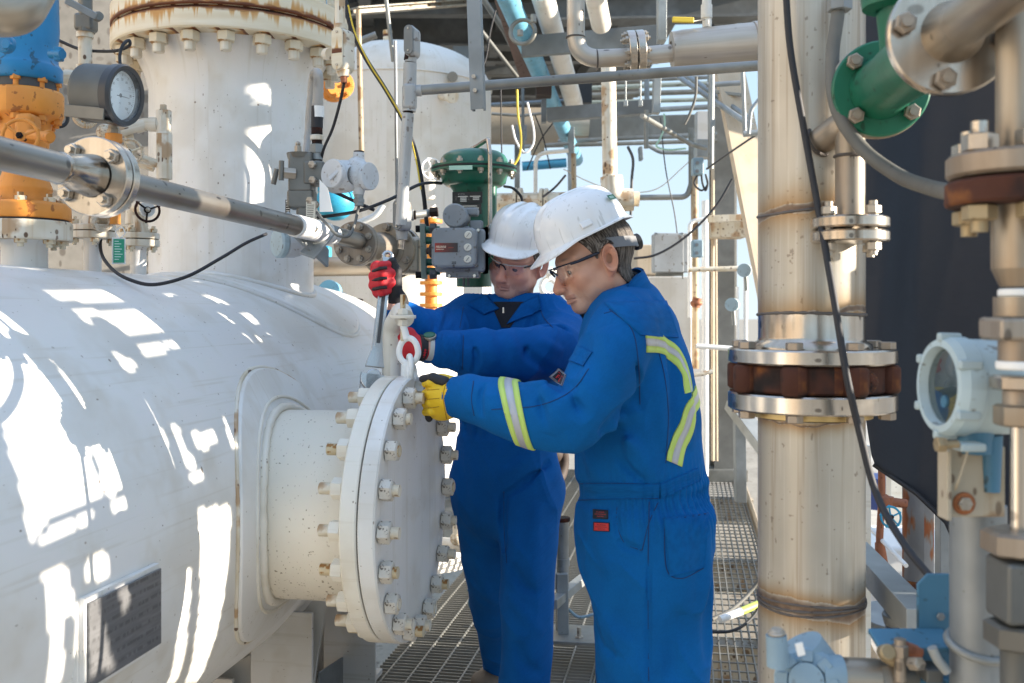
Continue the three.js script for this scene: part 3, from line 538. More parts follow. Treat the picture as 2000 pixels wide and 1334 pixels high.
// ---------------------------------------------------------------- two small flanged nozzles with valves
for (const [x, d, yf, lab, k] of [[181, 2.89, 452, 'rust spotted white nozzle with flange pair between the orange valve and the green tag', 0], [270, 3.12, 468, 'white nozzle with bolted flange pair close to the wide column', 1]]) {
  const c = P(x, yf, d), t = T('flanged_nozzle', lab, 'nozzle', P(x, 548, d), 'small nozzles on the drum'), s = 2.89 / d;
  part(t, 'nozzle', vstack(c, [[570, 16.5 * s], [yf + 18, 16.5 * s], [yf + 12, 20 * s]], 28, false), M.white);
  part(t, 'flange', vstack(c, [[yf + 14, 10], [yf + 14, 42 * s], [yf + 12, 43 * s], [yf + 2, 43 * s], [yf + 1, 42 * s], [yf + 1, 10]]), M.oldWhite);
  part(t, 'flange', vstack(c, [[yf - 1, 10], [yf - 1, 42 * s], [yf - 2, 43 * s], [yf - 11, 43 * s], [yf - 12, 42 * s], [yf - 12, 22], [yf - 30, 18 * s], [yf - 46, 18 * s], [yf - 46, 4]]), M.oldWhite);
  boltRing(t, c, UP, mm(33 * s, d), 4, 0.021, 0.042, M.nutCream, 0.5 + k);
  if (!k) { part(t, 'valve_body', [ball(P(200, 425, d), mm(22, d), [1.2, 0.8, 1]), cyl(P(205, 420, d), P(245, 395, d - 0.05), mm(12, d)), torus(P(200, 432, d - 0.06), V(0.5, -0.3, 0.8), mm(16, d), 0.008)], M.oldWhite); part(t, 'orange_nipple', [cyl(P(225, 438, d - 0.05), P(225, 400, d - 0.05), mm(10, d)), box(P(225, 398, d - 0.05), [mm(32, d), mm(22, d), mm(26, d)])], M.orange); }
  else { part(t, 'valve_body', [cyl(P(262, 438, d), P(262, 395, d), mm(17, d), mm(14, d)), cyl(P(262, 405, d), P(285, 405, d - 0.06), mm(12, d))], M.oldWhite); handwheel(t, P(288, 410, d - 0.1), V(0.55, 0.1, 0.85), mm(22, d), M.rustBolt, 3, M.steel); part(t, 'wheel_boss', disc(P(287, 409, d - 0.08), V(0.55, 0.1, 0.85), mm(15, d), 0.006), M.whiteLight); }
}
// ---------------------------------------------------------------- rusty white pipe fittings behind the sloping pipe
{
  const d = 2.98, t = T('drain_assembly', 'white pipe tee and rusted handwheel valve sunlit left of the column', 'pipe fitting', P(320, 350, d));
  part(t, 'riser', [cyl(P(321, 350, d), P(321, 262, d), mm(15, d)), cyl(P(321, 262, d), P(321, 252, d), mm(15, d), mm(11, d)), cyl(P(321, 256, d), P(320, 240, d), mm(11, d)), cyl(P(321, 352, d), P(324, 364, d), mm(9, d), mm(6, d))], M.oldWhite);
  part(t, 'tee', [cyl(P(320, 262, d), P(320, 216, d), mm(14, d)), hex(P(320, 238, d), UP, mm(26, d), mm(22, d)), cyl(P(312, 242, d), P(280, 243, d), mm(12, d))], M.oldWhite); part(t, 'plug', box(P(319, 211, d), [mm(11, d), mm(14, d), mm(11, d)]), M.tan);
  part(t, 'pipe', [cyl(P(285, 242, d), P(215, 262, d - 0.05), mm(11, d)), cyl(P(308, 243, d), P(292, 243, d), mm(14, d)), cyl(P(282, 244, d), P(266, 248, d), mm(13, d)), ball(P(205, 258, d - 0.05), mm(16, d)), cyl(P(250, 255, d), P(256, 290, d), mm(9, d)), ball(P(240, 252, d - 0.02), mm(17, d), [1.2, 0.8, 1])], M.oldWhite);
  part(t, 'stem_arm', [cyl(P(312, 322, d), P(252, 298, d - 0.06), mm(8, d), mm(6, d)), cyl(P(300, 330, d), P(270, 320, d), mm(6, d))], M.oldWhite);
  handwheel(t, P(252, 297, d - 0.09), V(0.25, 0.05, 1), mm(24, d), M.flangeRustUp, 4, M.rustBolt); part(t, 'wheel_plate', disc(P(251, 297, d - 0.085), V(0.25, 0.05, 1), mm(16, d), 0.005, 28), M.tan);
  const w = T('rusted_handwheel', 'cream rusted valve wheel peeping out under the pressure gauge', 'handwheel', P(165, 235, 2.9));
  part(w, 'rim', torus(P(166, 228, 2.9), V(0.6, 0.3, 0.8), mm(20, 2.9), 0.007), M.flangeRustUp); part(w, 'spoke', [cyl(P(150, 222, 2.9), P(182, 234, 2.9), 0.006), cyl(P(160, 245, 2.9), P(172, 212, 2.9), 0.006), ball(P(166, 228, 2.9), 0.012)], M.flangeRustUp);
}
// ---------------------------------------------------------------- pressure gauge
{
  const f = V(1, -0.12, 0.24).normalize(), c = P(244, 187, 2.45), R = mm(57, 2.45), t = T('pressure_gauge', 'round metal pressure gauge with pale dial above the sloping pipe', 'gauge', P(225, 245, 2.45));
  const [u, v] = basis(f), back = along(c, f, -0.11);
  part(t, 'case', lathe(back, f, [[0, 0], [R * 0.97, 0], [R * 1.0, 0.006], [R * 1.0, 0.085], [R * 0.98, 0.088]], 48), M.taupeDark);
  part(t, 'bezel', lathe(along(c, f, -0.024), f, [[R * 0.99, 0], [R * 1.05, 0.002], [R * 1.06, 0.022], [R * 1.0, 0.03], [R * 0.86, 0.028], [R * 0.83, 0.012], [R * 0.83, 0.0]], 56), M.darkBezel);
  const dial = canvas(512, 512, (g, w) => {
    g.fillStyle = '#dfe8ec'; g.fillRect(0, 0, w, w); g.translate(w / 2, w / 2); g.fillStyle = g.strokeStyle = '#23282c'; g.font = '34px sans-serif'; g.textAlign = 'center'; g.textBaseline = 'middle';
    for (let i = 0; i <= 50; i++) { const a = (-225 + i * 5.4) * PI / 180, r = i % 5 ? 212 : 200; g.lineWidth = i % 5 ? 2 : 5; g.beginPath(); g.moveTo(cos(a) * r, sin(a) * r); g.lineTo(cos(a) * 228, sin(a) * 228); g.stroke(); if (i % 5 === 0) g.fillText(String(i * 2), cos(a) * 166, sin(a) * 166); }
    g.fillStyle = '#6a6f73'; g.beginPath(); g.moveTo(-60, 5); g.lineTo(150, -2); g.lineTo(150, 2); g.lineTo(-60, 15); g.fill(); g.beginPath(); g.arc(0, 0, 22, 0, 7); g.fill(); g.font = '22px sans-serif'; g.fillText('PSI', 0, 80);
  });
  const face = new THREE.CircleGeometry(R * 0.85, 48); face.applyMatrix4(at4(along(c, f, -0.012), V(0, 0, 0).crossVectors(UP, f).normalize(), V(0, 0, 0).crossVectors(f, V(0, 0, 0).crossVectors(UP, f).normalize()), f));
  part(t, 'dial', face, new THREE.MeshPhysicalMaterial({ map: dial, roughness: 0.5, color: new THREE.Color().setRGB(0.92, 0.94, 0.95) }));
  part(t, 'glass', disc(along(c, f, -0.002), f, R * 0.85, 0.002, 48), M.lens);
  part(t, 'bracket', [bar(along(back, f, 0.03).add(V(0, -R * 0.98, 0.02)), along(c, f, -0.02).add(V(0, -R * 1.0, 0.02)), 0.05, 0.005), bar(along(back, f, 0.0).add(V(-0.03, -R * 0.75, 0.05)), along(c, f, -0.03).add(V(0, -R * 0.82, 0.06)), 0.006, 0.03)], M.taupe);
  part(t, 'stem', [cyl(P(222, 246, 2.5), P(222, 262, 2.5), mm(10, 2.5)), hex(P(222, 262, 2.5), UP, mm(22, 2.5), mm(10, 2.5))], M.steel);
  part(t, 'orange_bushing', [cyl(P(222, 278, 2.5), P(222, 262, 2.5), mm(16, 2.5)), cyl(P(222, 278, 2.5), P(222, 330, 2.5), mm(14, 2.5))], M.orange);
}
// ---------------------------------------------------------------- valve stem and pipe above the gauge
{
  const d = 2.95, t = T('instrument_riser', 'grey ball valve with flat lever and pipe elbow above the gauge', 'valve', P(168, 160, d));
  part(t, 'ball_valve', [box(P(168, 45, d), [mm(38, d), mm(34, d), mm(34, d)], null, 0.01), cyl(P(168, 66, d), P(166, -40, d), mm(13, d)), cyl(P(168, 64, d), P(168, 30, d), mm(17, d)), disc(P(190, 34, d - 0.03), V(0.6, 0, 0.8), mm(9, d), 0.02)], M.taupe);
  part(t, 'lever', [bar(P(128, 0, d - 0.08), P(188, 32, d - 0.06), mm(5, d), mm(13, d), V(0.3, 1, 0.2))], M.galv);
  part(t, 'pipe', pipe([P(166, 60, d), P(167, 150, d), P(160, 152, d), P(96, 150, d - 0.1)], mm(13, d), 0.04), M.oldWhite); for (const q of [cyl(P(145, 152, d), P(128, 151, d), mm(15, d)), cyl(P(166, 64, d), P(166, 74, d), mm(16, d)), cyl(P(166, 128, d), P(166, 145, d), mm(16, d))]) part(t, 'coupling', q, M.oldWhite);
  solo('steel_elbow', pipe([P(-80, 10, 1.6), P(30, 30, 1.6), P(84, -60, 1.75)], mm(48, 1.6), 0.1, 28), M.steelWarm, 'fat stainless pipe elbow cut off by the upper left corner', 'pipe elbow');
}
// ---------------------------------------------------------------- sloping stainless pipe with bolted flange
const SLA = P(50, 312, 1.75), SLB = P(700, 471, 3.4), SLD = SLB.clone().sub(SLA).normalize();
{
  const t = T('sloping_pipe', 'stainless pipe sloping down from the upper left with bolted flange pair', 'pipe', SLA), at = (x) => { const k = (x - 1000) / FPX, q = (SLA.x + k * SLA.z) / -(SLD.x + k * SLD.z); return along(SLA, SLD, q); };
  const f = at(178);
  part(t, 'pipe', cyl(along(SLA, SLD, -0.5), at(112), 0.0285, 0.0285, 32), M.steelDark); part(t, 'pipe', cyl(at(240), SLB, 0.0285, 0.0285, 32), M.steelDark);
  part(t, 'weld_neck', lathe(at(112), SLD, [[0.0285, 0], [0.031, 0.006], [0.0286, 0.014], [0.034, 0.05], [0.042, f.distanceTo(at(112)) - 0.004]], 40, false), M.steelBright);
  part(t, 'flange', disc(f, SLD, 0.077, 0.021, 64, 0.03), M.steelBright); part(t, 'flange', [disc(along(f, SLD, 0.026), SLD, 0.077, 0.021, 64, 0.03), lathe(along(f, SLD, 0.046), SLD, [[0.044, 0], [0.033, 0.05], [0.0285, 0.07]], 32, false)], M.steelBright);
  boltRing(t, along(f, SLD, 0.0235), SLD, 0.06, 4, 0.024, 0.05, M.steelBright, 0.95);
  // saddle plate with bolts near the manifold and the end flange
  const e = at(612), [u, v] = basis(SLD);
  part(t, 'collar', [cyl(at(575), at(640), 0.033, 0.033, 32), lathe(at(640), SLD, [[0.034, 0], [0.029, 0.05]], 32)], M.whiteLight);
  part(t, 'mount_plate', [bar(P(560, 430, 2.95), P(640, 505, 3.1), 0.07, 0.01, V(0.3, 0.8, 1)), bar(P(600, 500, 3.0), P(650, 440, 3.12), 0.05, 0.008, V(0, 0.4, 1))], M.galvLight); part(t, 'plate_bolt', hex(P(613, 447, 2.96), V(0, 0.2, 1), 0.024, 0.014), M.steelBright);
}
// ---------------------------------------------------------------- in-line valve body behind the red glove
{
  const A = P(692, 475, 3.42), dirv = SLD, t = T('control_valve_body', 'stainless flanged valve body behind the red glove', 'valve body', P(760, 545, 3.5));
  part(t, 'flange', disc(A, dirv, 0.076, 0.02, 64, 0), M.steelDull); part(t, 'flange', disc(along(A, dirv, 0.024), dirv, 0.076, 0.022, 64, 0), M.steelDull);
  boltRing(t, along(A, dirv, 0.022), dirv, 0.058, 8, 0.021, 0.046, M.steel, 0.39);
  part(t, 'neck', lathe(along(A, dirv, 0.046), dirv, [[0.05, 0], [0.045, 0.03], [0.05, 0.12], [0.065, 0.24]], 40, false), M.steelDull);
  const B = P(757, 488, 3.7);
  part(t, 'body_flange', [disc(B, dirv, 0.102, 0.026, 64, 0), lathe(B, dirv, [[0.062, -0.004], [0.062, 0]], 40)], M.steelWarm); boltRing(t, along(B, dirv, 0.013), dirv, 0.083, 6, 0.026, 0.03, M.steelDull, 0.5);
  part(t, 'outlet_flange', disc(along(B, dirv, 0.09), dirv, 0.102, 0.03, 64, 0), M.steelBright); part(t, 'body', [cyl(along(B, dirv, 0.02), along(B, dirv, 0.22), 0.06, 0.055, 36), box(P(800, 500, 3.75), [0.1, 0.14, 0.1], null, 0.02)], M.steelWarm);
  boltRing(t, along(B, dirv, 0.105), dirv, 0.085, 6, 0.026, 0.034, M.darkGrey, 0.1);
}
{
  const d = 2.8, t = T('green_tag', 'green and white inspection tag hanging between the small nozzles', 'tag', P(232, 516, d)), p = new THREE.Quaternion().setFromAxisAngle(UP, 0.25);
  part(t, 'card', box(P(232, 490, d), [mm(25, d), mm(52, d), 0.002], p, 0.0006), M.whiteLight); const g = new THREE.PlaneGeometry(mm(20, d), mm(46, d)); g.applyQuaternion(p); const q = P(232, 490, d - 0.004); g.translate(q.x, q.y, q.z);
  part(t, 'print', g, new THREE.MeshPhysicalMaterial({ roughness: 0.5, map: canvas(128, 256, (c) => { c.fillStyle = '#2f9a78'; c.fillRect(0, 0, 128, 256); c.fillStyle = '#d8ece4'; for (let i = 0; i < 8; i++) c.fillRect(14, 20 + i * 28, 50 + (i * 29) % 50, 8); }) })); part(t, 'wire', cable(px([[232, 466, d], [226, 452, d], [238, 444, d], [244, 456, d], [233, 466, d]]), 0.0016, 6), M.whiteLight);
}
// ---------------------------------------------------------------- instruments in the middle distance
function conduitBody(t, c, h, w, dep, face, material, coverM, name = 'conduit_body') {   // long oval box with a screwed cover
  const up = UP, sd = V(0, 0, 0).crossVectors(up, face).normalize(), s = new THREE.Shape(), r = w / 2; s.moveTo(-r, -h / 2 + r); s.absarc(0, -h / 2 + r, r, PI, 2 * PI); s.lineTo(r, h / 2 - r); s.absarc(0, h / 2 - r, r, 0, PI); s.closePath();
  const b = part(t, name, slab(s, dep, at4(along(c, face, -dep), sd, up, face), 0.006), material);
  const s2 = new THREE.Shape(), r2 = r * 0.86, k = h / 2 - r * 0.14; s2.moveTo(-r2, -k + r2); s2.absarc(0, -k + r2, r2, PI, 2 * PI); s2.lineTo(r2, k - r2); s2.absarc(0, k - r2, r2, 0, PI); s2.closePath();
  const cv = part(t, 'cover', slab(s2, 0.005, at4(along(c, face, 0.001), sd, up, face), 0.0015), coverM);
  for (const q of [1, -1]) part(cv, 'screw', cyl(along(c, face, 0.005).add(V(0, q * (h / 2 - r * 0.75), 0)), along(c, face, 0.009).add(V(0, q * (h / 2 - r * 0.75), 0)), r * 0.18, r * 0.16, 12), M.steel);
}
{
  const d = 3.15, t = T('pressure_transmitter', 'pale blue pressure transmitter head on grey manifold above the sloping pipe', 'transmitter', P(640, 430, d));
  const f = V(-0.55, 0.05, 0.83).normalize(), sd = V(0, 0, 0).crossVectors(UP, f).normalize();
  part(t, 'manifold', [box(P(590, 338, d), [mm(46, d), mm(76, d), 0.075], null, 0.008), box(P(617, 340, d), [mm(40, d), mm(46, d), 0.085], null, 0.008), box(P(590, 390, d), [mm(52, d), mm(38, d), 0.07], null, 0.01), box(P(598, 425, d), [mm(34, d), mm(70, d), 0.06], null, 0.012), cyl(P(588, 300, d), P(588, 310, d), mm(28, d), mm(26, d))], M.taupe);
  for (const [x, y] of [[612, 322], [613, 352], [608, 392], [618, 400]]) part(t, 'bolt', hex(P(x, y, d - 0.045), V(-0.3, 0, 1), mm(13, d), mm(9, d)), M.steel);
  part(t, 'bleed_fitting', [hex(P(582, 299, d), UP, mm(12, d), mm(14, d)), cyl(P(582, 290, d), P(582, 281, d), mm(4, d)), ball(P(582, 281, d), mm(5, d))], M.steel);
  part(t, 'valve_stem', [hex(P(578, 340, d - 0.03), V(-0.9, 0.05, 0.3), mm(20, d), mm(24, d)), cyl(P(572, 340, d - 0.03), P(545, 338, d - 0.05), mm(5, d))], M.steel);
  part(t, 'tee_handle', cyl(P(550, 314, d - 0.05), P(549, 352, d - 0.05), mm(5, d)), M.taupe); part(t, 'tee_handle', cyl(P(541, 330, d), P(534, 360, d), mm(5, d)), M.taupe);
  const h = P(668, 345, d);
  part(t, 'housing', [lathe(along(h, sd, -0.05), sd, [[0, 0], [0.036, 0.002], [0.05, 0.012], [0.052, 0.06], [0.048, 0.085], [0.03, 0.1]], 40, false), ball(P(697, 338, d), mm(30, d), [0.8, 1.1, 0.9]), cyl(P(700, 330, d), P(701, 298, d), mm(12, d), mm(11, d)), cyl(P(702, 360, d), P(701, 380, d), mm(13, d), mm(10, d)), disc(P(714, 345, d), V(0.8, 0, 0.5), mm(27, d), 0.02)], M.instWhite);
  part(t, 'end_cap', [disc(P(655, 340, d - 0.06), f, mm(28, d), 0.018, 36), lathe(P(655, 340, d - 0.078), f, [[mm(20, d), 0], [mm(18, d), 0.004], [0, 0.005]], 32)], M.instWhite); part(t, 'end_cap_rib', bar(P(643, 350, d - 0.087), P(668, 326, d - 0.087), 0.012, 0.006, f), M.instWhite);
  part(t, 'plug', cyl(P(701, 298, d), P(701, 295, d), mm(10, d)), M.rustBolt); part(t, 'cable_gland', [cyl(P(701, 380, d), P(701, 402, d), mm(9, d)), hex(P(701, 396, d), UP, mm(20, d), mm(8, d))], M.galvLight);
  part(t, 'mount_flange', [disc(P(627, 338, d), V(-1, 0, 0.4), mm(24, d), 0.014, 32)], M.instWhite);
  part(t, 'white_tag', slab(poly([[0, 0], [0.028, -0.028], [0.044, -0.1], [0.0, -0.1]].map(([a, b]) => [a - 0.02, b])), 0.0015, at4(P(636, 350, d - 0.09), V(0.96, 0, 0.25), V(0, 1, 0), V(-0.25, 0, 0.96)), 0), M.whiteLight);
  const tagT = canvas(128, 256, (g) => { g.fillStyle = '#cfcabb'; g.fillRect(0, 0, 128, 256); g.fillStyle = '#57524a'; for (let i = 0; i < 9; i++) g.fillRect(14, 20 + i * 25, 60 + (i * 37) % 40, 9); });
  const tp = new THREE.PlaneGeometry(mm(20, d), mm(36, d)); tp.rotateY(-0.3); { const q = P(607, 412, d - 0.06); tp.translate(q.x, q.y, q.z); } part(t, 'metal_tag', tp, new THREE.MeshPhysicalMaterial({ map: tagT, roughness: 0.5 }));
  const bt = new THREE.PlaneGeometry(mm(12, d), mm(36, d)); bt.rotateY(-0.5); { const q = P(562, 408, d - 0.03); bt.translate(q.x, q.y, q.z); } part(t, 'black_tag', bt, new THREE.MeshPhysicalMaterial({ map: canvas(64, 192, (g) => { g.fillStyle = '#22201f'; g.fillRect(0, 0, 64, 192); g.fillStyle = '#c9c6bd'; g.fillRect(8, 8, 48, 20); for (let i = 0; i < 6; i++) g.fillRect(8, 40 + i * 24, 48, 7); }), roughness: 0.5 }));
  // braided flexible conduit and its couplings
  part(t, 'conduit_coupling', [cyl(P(619, 312, d), P(619, 282, d), mm(11, d)), hex(P(619, 300, d), UP, mm(24, d), mm(18, d))], M.galvLight);
  part(t, 'union', [cyl(P(619, 281, d), P(619, 274, d), mm(10, d)), cyl(P(619, 262, d), P(619, 250, d), mm(11, d))], M.rustBolt); part(t, 'union_ring', disc(P(619, 274, d), UP, mm(13, d), mm(10, d), 28), M.oldWhite);
  part(t, 'conduit_sleeve', [cyl(P(619, 250, d), P(620, 208, d), mm(11.5, d))], M.rubber); part(t, 'label', cyl(P(621, 230, d), P(621, 208, d), mm(12, d), mm(12, d), 20, false), M.whiteLight);
  part(t, 'braided_conduit', sweep(new THREE.CatmullRomCurve3(px([[620, 210, d], [622, 170, d], [621, 146, d], [617, 142, d + 0.02], [612, 152, d + 0.06], [606, 210, d + 0.08], [602, 260, d + 0.08], [598, 300, d + 0.05]])).getPoints(90), (q, l) => mm(10.5 - 3.5 * q, d) * (1 + 0.05 * sin(l * 900)), 14), M.braid);
}
{
  const d = 3.25, f = V(-0.75, 0.0, 0.65).normalize(), t = T('indicator_head', 'pale green-grey instrument head half hidden below the sloping pipe', 'transmitter', P(565, 498, d)), c = P(568, 476, d);
  part(t, 'housing', lathe(along(c, f, -0.03), f, [[0, 0], [0.04, 0.0], [0.046, 0.02], [0.046, 0.05], [0.04, 0.056]], 36), M.instWhite); part(t, 'cap', lathe(along(c, f, 0.026), f, [[0.044, 0], [0.048, 0.004], [0.048, 0.02], [0.042, 0.026], [0, 0.028]], 36), M.instBlue);
}
{
  const d = 3.0, t = T('conduit_run', 'grey upright conduit with tee box and long horizontal conduit to the right', 'conduit', P(785, 430, d));
  const top = P(798, 90, d), f = V(-0.35, 0.1, 0.93).normalize();
  part(t, 'conduit', cyl(P(783, 440, d), P(797, 222, d), mm(11.5, d), mm(11.5, d)), M.conduit); part(t, 'reducer', [cyl(P(797, 222, d), P(797, 217, d), mm(9.5, d)), cyl(P(799, 118, d), P(801, 104, d), mm(10.5, d))], M.rustBolt);
  conduitBody(t, P(799, 78, d - 0.03), mm(60, d), mm(23, d), 0.045, f, M.conduit, M.conduitCover); part(t, 'hub', [cyl(P(804, 108, d), P(802, 122, d), mm(11, d), mm(11.5, d)), box(P(812, 72, d), [mm(18, d), mm(24, d), 0.03], null, 0.01)], M.conduit);
  part(t, 'conduit', [cyl(P(801, 124, d), P(799, 218, d), mm(13, d), mm(13.5, d)), box(P(800, 190, d), [mm(27, d), mm(52, d), 0.05], null, 0.012), cyl(P(800, 178, d), P(818, 177, d), mm(12, d), mm(11, d))], M.conduit);
  part(t, 'conduit', cyl(P(812, 177, d), P(1500, 127, 2.95), mm(10, d), mm(10, d), 20), M.galvWarm);
  part(t, 'coupling', [disc(P(817, 177, d), V(1, 0.05, 0), mm(11.5, d), 0.01, 24)], M.conduit);
  const b = T('junction_elbow', 'grey oval conduit box with rusty nipple left of the positioner', 'conduit box', P(785, 480, 3.1));
  conduitBody(b, P(777, 420, 3.05), mm(62, 3.05), mm(23, 3.05), 0.05, V(-0.5, 0, 0.86).normalize(), M.conduit, M.conduitCover);
  part(b, 'hub', cyl(P(792, 421, 3.1), P(808, 420, 3.1), mm(11, 3.1)), M.conduit); part(b, 'hub', cyl(P(785, 448, 3.1), P(785, 468, 3.1), mm(13, 3.1), mm(10, 3.1)), M.conduit); part(b, 'drop', cyl(P(784, 470, 3.1), P(783, 486, 3.1), mm(8, 3.1), mm(7, 3.1)), M.steelBright);
  part(b, 'nipple', cyl(P(806, 420, 3.1), P(852, 414, 3.15), mm(7.5, 3.1)), M.galvWarm); part(b, 'union', hex(P(840, 415, 3.13), V(1, 0.1, 0), mm(18, 3.1), mm(16, 3.1)), M.rustBolt); part(b, 'union', disc(P(808, 420, 3.1), V(1, 0, 0), mm(9, 3.1), 0.008, 20), M.rustBolt);
}
{
  const d = 2.95, t = T('white_conduit_box', 'weathered white conduit box on a vertical pipe right of the rusty column flange', 'conduit box', P(667, 160, d)), f = V(-0.4, 0, 0.92).normalize();
  part(t, 'conduit', cyl(P(664, 60, d), P(664, -60, d), mm(10, d)), M.oldWhite); conduitBody(t, P(660, 95, d - 0.02), mm(86, d), mm(29, d), 0.06, f, M.oldWhite, M.flangeRustUp); for (const q of [cyl(P(670, 138, d), P(671, 150, d), mm(14, d), mm(11, d)), cyl(P(646, 105, d + 0.03), P(638, 106, d + 0.05), mm(12, d)), cyl(P(665, 48, d), P(665, 58, d), mm(13, d))]) part(t, 'boss', q, M.oldWhite);
  part(t, 'gland', cyl(P(671, 150, d), P(672, 162, d), mm(7, d), mm(6, d)), M.copper);
}
{
  const d = 2.8, t = T('strut_channel', 'galvanised strut channel hanging in front of the pipes', 'strut', P(932, 213, d));
  const a = P(922, -60, d), b = P(932, 213, d), dn = b.clone().sub(a).normalize(), f = V(-0.2, 0, 0.98), sd = V(0, 0, 0).crossVectors(dn, f).normalize().negate();
  const pr = poly([[-0.019, 0], [0.019, 0], [0.019, -0.03], [0.012, -0.03], [0.012, -0.026], [0.016, -0.026], [0.016, -0.003], [-0.016, -0.003], [-0.016, -0.026], [-0.012, -0.026], [-0.012, -0.03], [-0.019, -0.03]]);
  part(t, 'channel', slab(pr, a.distanceTo(b), at4(a, sd, V(0, 0, 0).crossVectors(dn, sd), dn), 0), M.galv);
  for (const y of [150, 177]) part(t, 'bolt', hex(P(926 + (y - 150) * 0.08, y, d - 0.005), V(-0.2, 0, 1), 0.011, 0.007), M.steel);
}
// ---------------------------------------------------------------- green diaphragm actuator with its positioner
{
  const d = 3.5, c = P(926, 330, d), t = T('green_actuator', 'dark green diaphragm valve actuator with bolted round top and black nameplates', 'actuator', P(926, 540, d));
  part(t, 'top_case', vstack(c, [[330, 84], [326, 83.5], [324, 68], [312, 65], [304, 60], [298, 50], [295, 36], [294, 0.5]].reverse(), 64, false), M.green);
  part(t, 'gasket', vstack(c, [[333, 60], [333, 83], [330, 83], [330, 60]], 64), M.black);
  part(t, 'bottom_case', vstack(c, [[366, 0.5], [364, 54], [358, 62], [345, 65], [340, 68], [338, 83.5], [334, 84]], 64, false), M.green);
  part(t, 'yoke', [vstack(c, [[560, 34], [470, 36], [400, 39], [372, 42], [362, 50]], 40, false), box(P(940, 440, d), [mm(60, d), mm(180, d), 0.09], null, 0.02)], M.green);
  boltRing(t, V(c.x, EYE + (610 - 332) / FPX * d, c.z), UP, mm(76, d), 12, 0.02, 0.02, M.steel, 0.2);
  const f = V(-0.12, 0, 0.99).normalize(), fu = V(0, 0, 0).crossVectors(UP, f);
  const np = (x, y, w, h, tx, name) => part(t, name, slab(poly([[-w / 2, -h / 2], [w / 2, -h / 2], [w / 2, h / 2], [-w / 2, h / 2]]), 0.003, at4(P(x, y, d - 0.082), fu, UP, f), 0), M.black);
  const mk = (x, y, w, h, draw, name) => { np(x, y, mm(w, d), mm(h, d), 0, name); const g = new THREE.PlaneGeometry(mm(w - 1, d), mm(h - 1, d)); g.applyMatrix4(at4(P(x, y, d - 0.086), fu, UP, f)); part(t, 'plate_print', g, new THREE.MeshPhysicalMaterial({ map: canvas(512, 256, draw), roughness: 0.5 })); };
  mk(913, 386, 58, 22, (g) => { g.fillStyle = '#1d1c1b'; g.fillRect(0, 0, 512, 256); g.fillStyle = '#cfcac0'; g.font = '24px sans-serif'; g.fillText('ACTUATOR', 90, 52); for (const [x, y, w] of [[90, 88, 170], [300, 88, 180], [130, 124, 110], [350, 124, 110], [130, 160, 110], [350, 160, 110], [130, 196, 110]]) g.fillRect(x, y, w, 22); g.font = '14px sans-serif'; for (const y of [106, 142, 178]) { g.fillText('TYPE', 40, y); g.fillText('SIZE', 260, y); } }, 'nameplate');
  mk(918, 408, 44, 20, (g) => { g.fillStyle = '#33302c'; g.fillRect(0, 0, 512, 256); g.fillStyle = '#bdb7aa'; g.fillRect(20, 40, 400, 30); g.fillRect(20, 90, 440, 40); g.fillRect(20, 150, 440, 26); g.fillRect(20, 196, 420, 26); }, 'nameplate');
  part(t, 'band_label', slab(poly([[-0.04, -0.008], [0.04, -0.008], [0.04, 0.006], [-0.04, 0.006]]), 0.003, at4(P(900, 327, d - 0.153), V(0.98, 0, 0.15), UP, V(-0.15, 0, 0.98)), 0), M.greenPale);
  const tb = T('steel_tube', 'bent stainless air tube running down the front of the green actuator', 'tube', P(955, 450, d));
  part(tb, 'tube', pipe([P(925, 290, d), P(953, 272, d - 0.1), P(957, 300, d - 0.16), P(957, 440, d - 0.16)], 0.0075, 0.015), M.steelBright); part(tb, 'fitting', [hex(P(920, 293, d), V(0.8, 0.4, 0.3), 0.018, 0.022), cyl(P(957, 440, d - 0.16), P(958, 455, d - 0.16), 0.012, 0.01), ball(P(956, 488, d - 0.16), 0.013), cyl(P(957, 455, d - 0.16), P(953, 490, d - 0.16), 0.009)], M.steel);
}
